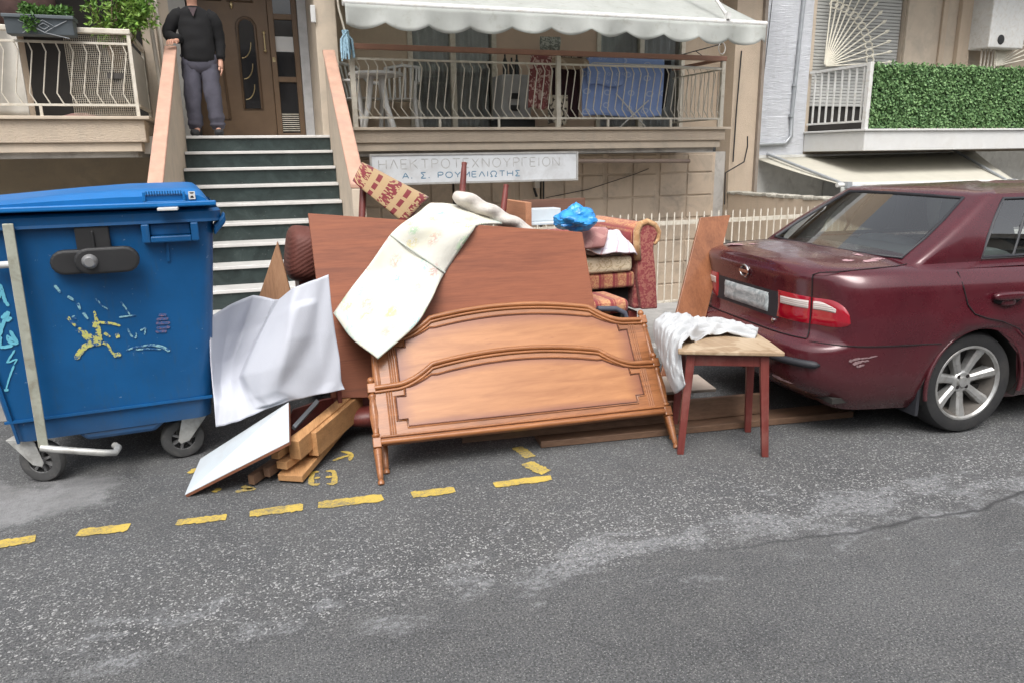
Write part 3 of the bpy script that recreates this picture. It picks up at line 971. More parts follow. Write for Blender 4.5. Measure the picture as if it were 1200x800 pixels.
# ground floor of the white house, behind the car
m = MB(); m.bx(8.2, 22, YW - .06, YW - .024, .13, 1.5); m.build('ground_floor_wall', plain('grey_plaster', (.62, .62, .59), .85, var=.1, dirt=(.36, .35, .33)), wh)
m = MB(); m.bx(gy(960, 225, YW).x, gy(985, 225, YW).x, YW - .09, YW - .06, .6, 1.02); m.build('hatch', plain('hatch_grey', (.36, .36, .35), .6), wh, bevel=.01)
m = MB()
m.tube([V(8.9, YW - .06, 7.4)] + [gy(942, 0, YW - .06), gy(928, 135, YW - .06), gy(927, 160, YW - .06), gy(920, 168, YW - .06), gy(880, 170, YW - .06), gy(874, 173, YW - .06), gy(872, 200, YW - .06)], .032, 10)
dp = m.build('downpipe', M_galv, wh, smooth=50)
m = MB(); m.tube([gy(873, 172, YW - .06), gy(869, 228, YW - .06), V(8.05, YW - .06, .13)], .055, 10); m.build('drain_pipe', M_galv, wh, smooth=50)
for q in ((931, 100), (927, 136)):
    p = gy(q[0], q[1], YW - .06); m = MB(); m.lathe(p - V(0, 0, .02), (0, 0, 1), [(.042, 0), (.042, .04)], 12); m.build('clip', M_galv, dp, smooth=40)
for (a, b) in (((905, 0), (882, 190)), ((887, 50), (876, 170))):
    m = MB(); m.tube([gy(a[0], a[1], YW - .03), gy((a[0] + b[0]) / 2 + 1, (a[1] + b[1]) / 2, YW - .03), gy(b[0], b[1], YW - .03)], .005, 5); m.build('wall_wire', M_black, wh)

M_fan = plain('cream_iron', (.70, .66, .55), .5, var=.08)
# fan-shaped grilles
def fan(cx, cz, y, R_, a0, a1, n, label, ring=True):
    t = thing('fan_grille', (cx, y, cz), label, 'grille', 'fan grilles on the ivy balcony')
    for k in range(n):
        a = rad(a0 + (a1 - a0) * k / (n - 1))
        d = V(math.cos(a), 0, math.sin(a))
        c = V(cx, y, cz)
        m_ = MB(); m_.tube([c + d * .03, c + d * R_ * .93], .014, 5)
        m_.tube([c + d * R_ * .92, c + d * R_ * .95, c + d * R_], [.014, .034, .003], 6)
        m_.build('ray', M_fan, t, smooth=50)
    if ring:
        for k in range(n - 1):
            a = rad(a0 + (a1 - a0) * (k + .5) / (n - 1))
            c = V(cx, y, cz) + V(math.cos(a), 0, math.sin(a)) * R_ * .66
            m_ = MB(); m_.tube([c + V(math.cos(b + a) * .085, -.002, math.sin(b + a) * .06) for b in [rad(x) for x in range(0, 360, 45)]], .014, 5, closed=True)
            m_.build('scroll', M_fan, t, smooth=60)
    return t
c = gy(966, 78, YW - .15)
fan(c.x, c.z, YW - .15, 1.5, 4, 88, 13, 'ivory fan-shaped iron grille of arrow rays in front of the shutter')
c = gy(1165, 78, YW - .3)
fan(c.x, c.z, YW - .3, 1.7, 10, 95, 14, 'ivory fan-shaped iron grille right of the boiler', False)

# front railing of the ivy balcony: bars seen at its left end
wr = thing('balcony_railing', (9.5, YB + .1, 1.885), 'white straight-bar railing at the left end of the ivy balcony', 'railing')
RZ2 = 2.87
for k in range(8):
    y = YB + .16 + k * .155
    m = MB(); m.bx(9.44, 9.465, y - .012, y + .012, 2.02, RZ2 - .03); m.build('bar', M_whmetal, wr)
m = MB(); m.bx(9.43, 9.475, YB + .06, YW - .03, RZ2 - .03, RZ2 + .01); m.build('rail', M_whmetal, wr)
m = MB(); m.bx(9.438, 9.468, YB + .06, YW - .03, 1.99, 2.02); m.build('rail', M_whmetal, wr)
m = MB(); m.bx(9.42, 9.49, YB + .02, YB + .09, 1.887, RZ2 + .02); m.build('post', M_whmetal, wr)
m = MB(); m.bx(9.5, 21, YB + .06, YB + .085, 1.9, 2.86); m.build('backing', plain('green_mesh', (.03, .06, .025), .9), wr)
hd = MB()
def hpos():
    x_ = random.uniform(9.5, 14.2)
    z_ = random.uniform(1.89, 2.88 + .05 * mnoise.noise(V(x_ * 5, 0, 1)))
    return V(x_, YB + .05 - random.uniform(0, .05) - .035 * max(0, mnoise.noise(V(x_ * 4, z_ * 4, 5))), z_), V(0, -1, random.uniform(-.3, .6))
leaves(hd, 15000, hpos, .046, aspect=.8, up=(0, -.5, -.3))
def leafmat(name, c1, c2, c3=None):
    t = NT(name)
    co = t.coord()
    n = t.noise(co, 6, 4, .7)
    gi = t.n.new('ShaderNodeNewGeometry')
    c = t.mix(gi.outputs['Random Per Island'], c1, c2)
    c = t.mix(t.ramp(n, [(.45, 0.0), (.65, .6)]), c, c3 or c2)
    t.set(col=c, rough=.5, spec=.3)
    return t.m
M_ivy = leafmat('plastic_ivy', (.035, .095, .025), (.22, .36, .15), (.10, .20, .075))
hd.build('leaves', M_ivy, None, rec=False)
o = bpy.data.objects['leaves']; o.name = 'ivy_screen'
tag(o, 'bright green artificial ivy screen along the white balcony', 'hedge', kind='stuff')

# boiler on the ivy balcony
p0, p1 = gy(1130, 60, YW - .2), gy(1176, 60, YW - .2)
bo = thing('boiler', ((p0.x + p1.x) / 2, YW - .2, p0.z), 'white wall-hung gas boiler on the ivy balcony', 'boiler')
m = MB(); m.bx(p0.x + .22, p1.x + .1, YW - .5, YW - .07, p0.z + .03, p0.z + 1.0); m.build('casing', M_whmetal, bo, bevel=.02)
m = MB(); m.lathe((p0.x + .50, YW - .501, p0.z + .17), (0, -1, 0), [(.085, 0), (.08, .008), (.06, .010)], 20); m.build('dial', M_black, bo, smooth=40)
m = MB()
for k in range(5):
    m.tube([V(p0.x + .32 + k * .09, YW - .3, p0.z + .03), V(p0.x + .32 + k * .09, YW - .3, p0.z - .3)], .018, 8)
m.build('pipe', M_pvc, bo, smooth=50)

# ground floor awning of the white house, hanging low beside the car
a0, a1 = gy(885, 186, YW - .07), V(13.5, YW - .07, 1.50)
b0, b1 = gy(987, 217, 9.0), gy(1192, 213, 9.0)
la = thing('awning', (b0.x, 9.0, b0.z), 'cream ground-floor awning on folding arms behind the red car', 'awning')
m = MB(); m.grid(lambda u, v: a0.lerp(a1, u).lerp(b0.lerp(b1, u), v) + V(0, 0, -.02 * math.sin(math.pi * v)), 30, 8)
m.build('canopy', plain('cream_canvas', (.44, .42, .355), .85, var=.08, vs=3, dirt=(.4, .38, .32)), la, smooth=180, solid=.004)
m = MB(); m.tube([b0 - V(.1, 0, 0), b1], .035, 10); m.build('front_bar', M_whmetal, la, smooth=50)
m = MB(); m.grid(lambda u, v: (b0 - V(.05, 0, 0)).lerp(b1, u) + V(0, -.03 - .01 * math.sin(u * 40), -.03 - v * (.09 + .02 * math.sin(u * 50))), 80, 2); m.build('valance', M_canvas, la, smooth=180, solid=.003)
for (u, du) in ((.0, -.0), (.93, -.1)):
    e = b0.lerp(b1, u) + V(.06, 0, .0)
    m = MB(); m.tube([e, a0.lerp(a1, max(0, u + du)) + V(.25, 0, .07)], .025, 8); m.box(e + V(0, -.04, 0), (.09, .1, .09)); m.tube([e + V(0, 0, -.01), e + V(.42, -.22, -.05)], .02, 8)
    m.build('folding_arm', M_galv, la, smooth=50)

# divider wall between the two yards and the white picket fence
dw = thing('divider_wall', (7.62, 8.5, .13), 'rough beige dividing wall with crumbling top behind the fence', 'wall')
m = MB()
m.grid(lambda u, v: V(7.62, 10.54 - u * 4.2, .12 + v * (.78 + .012 * math.sin(u * 90) + random.uniform(-.008, .008) * (1 if v > .9 else 0))), 70, 6)
mm = M_band
m2 = MB(); m2.bx(7.625, 7.8, 6.34, 10.54, .12, .895); m2.build('body', M_cream, dw)
m.build('render_face', M_cream, dw, smooth=40)
m = MB()
for k in range(42):
    y = 10.5 - k * .1
    m.box((7.71 + random.uniform(-.01, .01), y, .905 + random.uniform(-.01, .012)), (.2 + random.uniform(0, .02), .1, .035 + random.uniform(0, .02)))
m.build('coping', plain('crumbling_mortar', (.38, .36, .31), .95, var=.2, vs=20, dirt=(.2, .19, .16), dirts=12, bump=.5), dw, bevel=.01)
YF = 6.2
fe = thing('picket_fence', (4.6, YF, .13), 'white metal picket fence behind the armchair and the car', 'fence')
ftop = gy(800, 261, YF).z
x = 1.4
while x < 7.6:
    m = MB(); m.tube([V(x, YF, .12), V(x, YF, ftop + .085), V(x, YF, ftop + .10)], [.0068, .0068, .003], 6); m.build('picket', M_ivory, fe, smooth=50)
    x += .083
m = MB(); m.bx(1.35, 7.6, YF + .009, YF + .03, ftop - .02, ftop + .02); m.build('rail', M_ivory, fe)
m = MB(); m.bx(1.35, 7.6, YF + .009, YF + .03, .131, .15); m.build('rail', M_ivory, fe)
# ================================================================== BLUE RUBBISH CONTAINER
def blue_mat(name, c, dirty=True):
    t = NT(name)
    co = t.coord()
    n = t.noise(co, 3, 6, .65)
    col = t.mix(t.ramp(n, [(.3, 0.0), (.7, 1.0)]), tuple(x * .85 for x in c), tuple(x * 1.12 for x in c))
    if dirty:
        sc = t.ramp(t.noise(t.coord(scale=(9, 9, 1.2)), 6, 6, .75), [(.54, 0.0), (.78, .5)])
        col = t.mix(sc, col, (.04, .075, .12))
        sp_ = t.ramp(t.noise(co, 38, 3, .6), [(.70, 0.0), (.74, .5)])
        col = t.mix(sp_, col, (.25, .33, .42))
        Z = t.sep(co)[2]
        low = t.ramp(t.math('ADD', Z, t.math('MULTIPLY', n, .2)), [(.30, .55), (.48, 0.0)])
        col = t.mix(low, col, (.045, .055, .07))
    t.set(col=col, rough=t.math('ADD', t.math('MULTIPLY', n, .18), .33), spec=.45)
    t.bump(t.noise(co, 160, 2), .05, .002)
    return t.m
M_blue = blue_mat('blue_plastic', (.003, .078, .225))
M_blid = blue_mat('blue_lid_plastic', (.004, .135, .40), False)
M_zinc = plain('zinc_steel', (.42, .43, .36), .5, metal=.35, var=.15, vs=9, dirt=(.25, .22, .16), dirts=12)
M_zinc2 = plain('grey_steel', (.45, .45, .43), .45, metal=.4, var=.15, vs=9, dirt=(.2, .19, .17), dirts=14)
M_tyre = plain('grey_rubber', (.055, .055, .055), .8, var=.25, vs=9, dirt=(.13, .125, .115), dirts=8, bump=.2)
M_tyred = plain('black_rubber', (.018, .018, .019), .75, var=.2, vs=9, dirt=(.045, .043, .04), dirts=7, bump=.2)
M_hubg = plain('grey_hub', (.16, .16, .16), .6, var=.2)

BY = 3.90                                  # the side that faces the road
bin_ = thing('rubbish_container', (-.69, BY + .5, 0), 'big blue plastic rubbish container on castors at the stairs', 'rubbish container')
BX = -.69                                  # centre of its side
HT, HB = .565, .455                        # half width at rim / bottom
DT, DB = 1.25, 1.05                        # depth away from the road
RIMZ, BOTZ = 1.315, .24
def bpt(u, v, w=0):
    """point on the side facing the road: u -1..1 across, v 0..1 up, w outwards"""
    z = BOTZ + (RIMZ - BOTZ) * v
    h = HB + (HT - HB) * v
    return V(BX + u * h, BY + .10 * (1 - v) - w, z)
def body_ring(z):
    v = (z - BOTZ) / (RIMZ - BOTZ)
    h = HB + (HT - HB) * v
    y0, y1 = BY + .10 * (1 - v), BY + DT - .12 * (1 - v)
    r = .07
    pts = []
    for cx, cy, a0 in ((BX + h - r, y0 + r, -90), (BX + h - r, y1 - r, 0), (BX - h + r, y1 - r, 90), (BX - h + r, y0 + r, 180)):
        for k in range(6):
            a = rad(a0 + k * 18)
            pts.append(V(cx + r * math.cos(a), cy + r * math.sin(a), z))
    return pts
m = MB()
zs = [BOTZ, BOTZ + .03, BOTZ + .10, BOTZ + .105, .6, .9, 1.2, RIMZ]
rings = [body_ring(z) for z in zs]
for i, r_ in enumerate(rings[:3]):
    c_ = V(BX, BY + .6, 0)
    rings[i] = [V(c_.x + (p.x - c_.x) * .985, c_.y + (p.y - c_.y) * .985, p.z) for p in r_]
vs = [p for r_ in rings for p in r_]
n = len(rings[0])
fs = [(i * n + k, i * n + (k + 1) % n, (i + 1) * n + (k + 1) % n, (i + 1) * n + k) for i in range(len(rings) - 1) for k in range(n)]
fs.append(tuple(range(n)))
m.add(vs, fs)
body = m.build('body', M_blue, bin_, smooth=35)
# belly between the wheels
m = MB()
m.prism([V(BX + a * HB, BY + .115, z) for a, z in ((-.42, BOTZ + .01), (-.30, BOTZ - .045), (.38, BOTZ - .045), (.52, BOTZ + .01))], (0, .9, 0))
m.build('belly', M_blue, body, bevel=.02)
# rim
m = MB()
ro, ri = body_ring(RIMZ), body_ring(RIMZ)
c_ = V(BX, BY + DT / 2, 0)
def off(p, d):
    q = V(p.x - c_.x, p.y - c_.y, 0)
    return V(p.x + math.copysign(d, q.x), p.y + math.copysign(d, q.y), p.z)
lay = [(.0, RIMZ - .055), (.026, RIMZ - .052), (.032, RIMZ - .002), (.02, RIMZ + .012), (-.02, RIMZ + .012), (-.03, RIMZ - .05)]
vs = []
for d, z in lay:
    for p in ro:
        q = off(p, d); vs.append(V(q.x, q.y, z))
fs = [(i * n + k, i * n + (k + 1) % n, (i + 1) * n + (k + 1) % n, (i + 1) * n + k) for i in range(len(lay) - 1) for k in range(n)]
m.add(vs, fs)
rim = m.build('rim', M_blue, bin_, smooth=40)
# recessed grip pockets in the rim: a frame round a dark hole
def pocket(u0, u1, z0, z1):
    f = MB()
    y = BY - .046
    x0, x1 = BX + u0 * HT, BX + u1 * HT
    f.bx(x0, x0 + .035, y, y + .09, z0, z1); f.bx(x1 - .035, x1, y, y + .09, z0, z1); f.bx(x0 + .0352, x1 - .0352, y + .001, y + .09, z0, z0 + .03)
    f.bx(x0 + .0354, x1 - .0354, y + .04, y + .09, z0 + .0302, z1)
    o_ = f.build('grip_pocket', M_blue, rim, bevel=.006)
pocket(.42, .86, RIMZ - .14, RIMZ - .052)
m = MB(); m.prism([bpt(1, .93), bpt(1, .93) + V(.0, .12, 0), bpt(1, 1) + V(.085, .12, -.01), bpt(1, 1) + V(.085, 0, -.01), bpt(1, 1) + V(0, 0, -.01)][:2] + [bpt(1, 1) + V(.05, .12, -.012), bpt(1, 1) + V(.05, 0, -.012)], (0, 0, -.05)); m.build('corner_lug', M_blue, rim, bevel=.01)
# ribs on the side
for u in (-.93, .62):
    m = MB()
    a, b = bpt(u, .985, .004), bpt(u, .78 if u > 0 else .0, .004)
    m.beam(a, b, .012, .012, (0, -1, 0))
    m.build('rib', M_blue, body)
m = MB(); m.beam(bpt(-.99, .105, .004), bpt(.99, .105, .004), .012, .014, (0, -1, 0)); m.build('seam', M_blue, body)
# trunnion: dark plate and a rounded lever with a bolt
tc = gy(117, 304, BY)
m = MB(); m.bx(tc.x - .085, tc.x + .055, BY - .022, BY + .03, tc.z + .02, RIMZ - .05); m.bx(tc.x - .02, tc.x - .008, BY - .034, BY - .0222, tc.z + .05, RIMZ - .07); tr = m.build('trunnion_plate', M_black, bin_, bevel=.008)
def capsule(cx, cz, hl, r, y0, y1, name, parent):
    pts = []
    for s, a0 in ((1, -90), (-1, 90)):
        for k in range(9):
            a = rad(a0 + k * 22.5)
            pts.append(V(cx + s * hl + r * math.cos(a), y0, cz + r * math.sin(a)))
    q = MB(); q.prism(pts, (0, y1 - y0, 0)); return q.build(name, M_black, parent, bevel=.012, seg=3)
capsule(tc.x - .10, tc.z - .005, .045, .056, BY - .03, BY + .03, 'lever_back', tr)
capsule(tc.x + .035, tc.z, .075, .06, BY - .075, BY - .0305, 'lever', tr)
m = MB(); m.lathe((tc.x - .035, BY - .0755, tc.z), (0, -1, 0), [(.034, 0), (.032, .008), (.02, .022), (.02, .03)], 20); m.build('bolt', plain('bolt_steel', (.3, .3, .3), .4, metal=.6), tr, smooth=35)
# galvanised rod and foot pedal
pa, pb = gy(9, 262, BY - .03), gy(52, 522, BY - .01)
pa = gy(9, 262, BY - .05)
m = MB(); m.beam(pa, pb, .042, .012, (0, -1, 0)); m.build('lifting_rod', M_zinc, bin_, bevel=.003)
m = MB(); m.tube([pb + V(-.01, 0, .0), pb + V(.05, -.02, -.012), gy(120, 530, BY - .06), gy(134, 530, BY - .05), gy(139, 524, BY + .02), gy(137, 521, BY + .12)], .017, 10); m.build('foot_pedal', M_zinc2, bin_, smooth=60)
p = gy(6, 309, BY); m = MB(); m.tube([p + V(-.05, -.03, 0), p + V(.04, -.03, 0)], .016, 8); m.build('pivot_pin', M_slabw, bin_, smooth=50)
# castors
def make_castor(cx, cy, yaw, lean):
    e = bpy.data.objects.new('castor', None); COL.objects.link(e); e.parent = bin_; e.location = V(cx, cy, 0) - bin_.location
    ax = V(math.cos(yaw), math.sin(yaw), 0); f = V(-ax.y, ax.x, 0) * lean
    r = .110
    c = V(cx, cy, r)
    q = MB(); q.lathe(c - ax * .024, ax, [(r * .55, 0), (r * .8, -.004), (r * .93, .0), (r, .012), (r, .036), (r * .93, .048), (r * .8, .052), (r * .55, .048)], 32, cap=False); q.build('tyre', M_tyre, e, smooth=40)
    q = MB(); q.lathe(c - ax * .022, ax, [(.018, -.008), (.022, 0), (.022, .044), (.018, .052)], 12)
    q.lathe(c - ax * .02, ax, [(r * .54, 0), (r * .60, -.004), (r * .60, .044), (r * .54, .04)], 28, cap=False)
    for k in range(7):
        a = k * 2 * math.pi / 7
        d = f * math.cos(a) + V(0, 0, 1) * math.sin(a)
        q.beam(c + d * .015, c + d * r * .57, .012, .026, ax)
    q.build('hub', M_hubg, e, smooth=35)
    q = MB()
    for s in (-1, 1):
        o_ = c + ax * s * .04
        top = V(cx, cy, BOTZ - .012) + f * .07 + ax * s * .04
        q.prism([top - f * .07, top + f * .06, o_ + f * .025 + V(0, 0, -.01), o_ - f * .02 + V(0, 0, -.02), o_ - f * .03], ax * s * .006)
    q.para(V(cx, cy, BOTZ - .014) + f * .0 - ax * .046, f * .135, ax * .092, (0, 0, .010))
    q.para(V(cx, cy, BOTZ - .014) + f * .0 - ax * .046, f * -.01, ax * .092, (0, 0, .010))
    q.build('fork', M_zinc2, e, bevel=.004)
wl = gz(57, 563); make_castor(wl.x, wl.y + .04, rad(-113), -1)
w2_ = gz(220, 540); make_castor(w2_.x + .0, w2_.y + .06, rad(-82), 1)
make_castor(BX - .36, BY + .95, rad(10), 1)
make_castor(BX + .36, BY + .95, rad(-15), 1)
# lid: shallow dome hinged on the right, drooping towards the left
def lid(u, v):
    # u around: left -> right, v: depth
    h = HT + .035
    x = BX - h - .03 + u * (2 * h - .02)
    y = BY - .055 + v * (DT + .10)
    e = min(1, min(v, 1 - v) / .10)
    tab = [(0, .0), (.04, .022), (.2, .036), (.45, .058), (.66, .072), (.93, .074), (.97, .066), (1, .01)]
    z = RIMZ + .035 + (interp(u, tab)) * (1 - (1 - e) ** 2.2 * .42)
    return V(x, y, z)
m = MB()
NU, NV = 48, 24
m.grid(lid, NU, NV)
# skirt
edge = [lid(i / NU, 0) for i in range(NU + 1)] + [lid(1, j / NV) for j in range(1, NV + 1)] + [lid(1 - i / NU, 1) for i in range(1, NU + 1)] + [lid(0, 1 - j / NV) for j in range(1, NV)]
k0 = len(edge)
low = []
for p in edge:
    low.append(V(p.x, p.y, RIMZ + .028 + .006 * math.sin(p.x * 3)))
m.add(edge + low, [(i, (i + 1) % k0, k0 + (i + 1) % k0, k0 + i) for i in range(k0)])
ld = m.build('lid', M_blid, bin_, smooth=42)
# flange along the front of the lid and the recessed label field
m = MB()
m.bx(BX - HT - .07, BX + HT + .012, BY - .072, BY - .0555, RIMZ + .026, RIMZ + .05)
m.build('lid_flange', M_blid, ld, bevel=.006)
m = MB()
fx0, fx1 = gy(168, 226, BY - .06).x, gy(212, 226, BY - .06).x
fz0, fz1 = RIMZ + .054, RIMZ + .098
m.bx(fx0 - .012, fx0, BY - .071, BY - .045, fz0 - .0, fz1); m.bx(fx1, fx1 + .012, BY - .071, BY - .045, fz0, fz1); m.bx(fx0 - .012, fx1 + .012, BY - .0705, BY - .045, fz0 - .012, fz0 - .0003)
m.build('label_frame', M_blid, ld, bevel=.003)
m = MB()
for k in range(14):
    x = fx0 + .006 + k * (fx1 - fx0 - .012) / 13
    m.bx(x - .003, x + .003, BY - .069, BY - .04, fz1 - .014, fz1 + .002)
m.build('lid_teeth', M_blue, ld)
# things poking out under the lid
m = MB(); a_ = gy(185, 245, BY - .06); b_ = gy(209, 247, BY - .06); m.bx(a_.x, b_.x, BY - .10, BY - .02, RIMZ + .0128, RIMZ + .0255); o = m.build('white_board', M_slabw, None, bevel=.002)
tag(o, 'small white scrap clamped under the blue container lid', 'scrap')
# small printed sticker: a plain dark emblem
s0 = gy(219, 225, BY - .058); s1 = gy(228, 234, BY - .058)
m = MB(); m.bx(s0.x, s1.x, BY - .0635, BY - .058, s1.z, s0.z); st = m.build('sticker', M_slabw, ld)
m = MB(); cx = (s0.x + s1.x) / 2; cz = (s0.z + s1.z) / 2; hw = (s1.x - s0.x) / 2
m.prism([V(cx - hw * .7, BY - .0642, s0.z - .004), V(cx + hw * .7, BY - .0642, s0.z - .004), V(cx + hw * .45, BY - .0642, cz + .008), V(cx - hw * .45, BY - .0642, cz + .008)], (0, .0005, 0))
m.prism([V(cx - hw * .3, BY - .0642, cz - .002), V(cx + hw * .3, BY - .0642, cz - .002), V(cx + hw * .6, BY - .0642, s1.z + .006), V(cx - hw * .6, BY - .0642, s1.z + .006)], (0, .0005, 0))
m.build('sticker_print', M_black, ld)
# paint: cyan tag on the left, yellow scrawl on the face
def onbin(px, py, off_=.004):
    o_ = V(BX, BY + .10, BOTZ)
    nn = V(0, -1, -.10 / (RIMZ - BOTZ)).normalized()
    return onplane(px, py, o_, nn, off_)
def worn(name, c, lo=.42, hi=.5, sc=60):
    t = NT(name)
    w = t.noise(t.coord(), sc, 4, .7)
    f = t.ramp(w, [(lo, 0.0), (hi, 1.0)])
    t.set(col=t.mix(f, (.01, .075, .22), c), rough=.6)
    return t.m
M_cyan = worn('cyan_graffiti', (.13, .45, .58), .30, .40)
M_yscr = worn('yellow_graffiti', (.48, .47, .13), .45, .52)
M_pscr = worn('pale_graffiti', (.22, .42, .48), .44, .54)
def bscrawl(strokes, wpx, mat, name='graffiti'):
    for st in strokes:
        q = MB()
        stroke(q, [onbin(*p) for p in st], [x * .0046 for x in wpx] if isinstance(wpx, tuple) else wpx * .0046, (0, -1, 0), 0, .15)
        q.build(name, mat, body)
bscrawl([[(-8, 338), (2, 334), (7, 349), (12, 358)], [(-4, 356), (4, 341)], [(4, 372), (12, 365), (10, 374), (16, 371)], [(-2, 372), (4, 384), (1, 392), (9, 370)],
         [(14, 386), (22, 400), (14, 399), (11, 391)], [(3, 392), (3, 404), (14, 404), (16, 402)], [(10, 393), (22, 398)]], (1.7, 1.5), M_cyan)
bscrawl([[(20, 408), (12, 422), (22, 419), (19, 425)], [(19, 426), (14, 440), (10, 454)]], (1.0, .6), M_cyan)
bscrawl([[(10, 453), (11, 456)], [(11, 421), (13, 422)]], (2.0, 1.6), M_cyan)
bscrawl([[(90, 420), (98, 408), (108, 402), (120, 400)], [(93, 384), (102, 393), (112, 402)], [(97, 388), (106, 394), (115, 402)]], (2.6, 3.6), M_yscr)
bscrawl([[(111, 364), (114, 376), (116, 388), (117, 400)]], (1.0, 3.4), M_yscr)
bscrawl([[(109, 378), (118, 378), (130, 379), (142, 382)], [(120, 401), (127, 404), (131, 411), (136, 416)], [(123, 390), (130, 395)], [(80, 371), (86, 378), (91, 382)]], (1.6, 1.2), M_yscr)
bscrawl([[(136, 394), (141, 393)], [(134, 416), (143, 415)], [(110, 380), (116, 383)]], (2.6, 2.2), M_yscr)
bscrawl([[(65, 334), (72, 343)], [(80, 347), (88, 352)], [(92, 355), (95, 363)], [(98, 366), (104, 374)], [(86, 370), (90, 374)]], (1.6, .9), M_pscr)
bscrawl([[(148, 411), (160, 407), (178, 405), (190, 407), (200, 412)]], (.5, 1.9), M_pscr)
bscrawl([[(160, 410), (176, 409), (190, 410)], [(142, 354), (148, 362), (153, 370)], [(140, 372), (160, 370)], [(150, 385), (155, 394), (160, 396), (160, 390)], [(165, 388), (171, 385), (170, 393)], [(113, 350), (120, 358), (128, 363)]], (.9, .7), M_pscr)
M_rscr = worn('rusty_scuff', (.16, .10, .16), .44, .6, 90)
bscrawl([[(186, 370), (196, 370)], [(184, 375), (198, 374)], [(183, 380), (200, 379)], [(184, 385), (200, 384)], [(183, 389), (196, 389)]], (1.6, 1.6), M_rscr)

# the container stands turned a few degrees, so only its road side shows
bin_.rotation_euler.z = rad(4)
bin_.location.x -= .035
# ================================================================== FURNITURE THROWN OUT AT THE KERB
def carved_wood():
    return wood('honey_wood', (.185, .062, .019), (.36, .145, .053), .36, 'X', 1.0, coat=.2)
M_honey = carved_wood()
def panel_veneer():
    t = NT('sunburst_veneer')
    co = t.coord('UV')
    ob = t.coord(scale=(5, 1, 1), rot=(0, .6, 0))
    n1 = t.noise(t.coord(scale=(.7, 5, 7), rot=(0, rad(28), 0)), 3.5, 6, .65, .5)
    c = t.ramp(n1, [(.3, (.27, .103, .033)), (.7, (.40, .175, .065))])
    sc = t.ramp(t.noise(t.coord(scale=(1.2, 14, 14), rot=(0, rad(38), 0)), 5, 3), [(.68, 0.0), (.72, .6)])
    c = t.mix(sc, c, (.22, .08, .03))
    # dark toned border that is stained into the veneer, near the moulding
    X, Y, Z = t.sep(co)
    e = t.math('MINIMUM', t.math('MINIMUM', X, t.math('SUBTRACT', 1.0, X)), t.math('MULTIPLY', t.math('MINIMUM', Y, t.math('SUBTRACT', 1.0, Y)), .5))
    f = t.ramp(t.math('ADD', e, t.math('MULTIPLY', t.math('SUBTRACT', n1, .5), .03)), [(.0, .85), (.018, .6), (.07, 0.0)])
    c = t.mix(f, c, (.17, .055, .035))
    t.set(col=c, rough=.38, coat=.1, coatr=.2)
    return t.m
M_ven = panel_veneer()
M_stain_shade = wood('stain_and_recess_shade', (.07, .022, .012), (.14, .05, .025), .4)
M_redbr = wood('reddish_board', (.185, .054, .026), (.275, .092, .044), .62, 'X', .7)
M_redbr2 = wood('reddish_plank', (.165, .058, .025), (.27, .105, .045), .4, 'Z', .8, coat=.1)
M_pine = wood('pine_batten', (.38, .19, .075), (.56, .31, .14), .55, 'Y', 1.0, dirt=(.28, .15, .07))
M_beam = wood('brown_beam', (.12, .068, .042), (.23, .135, .085), .55, 'X', 1.0, dirt=(.1, .06, .04))
M_redwood = wood('dark_red_wood', (.115, .022, .018), (.185, .042, .034), .42, 'Z', 1.0, dirt=(.26, .12, .10))
M_mel = plain('white_melamine', (.50, .55, .585), .45, var=.05, vs=3, dirt=(.46, .48, .5), dirts=7)

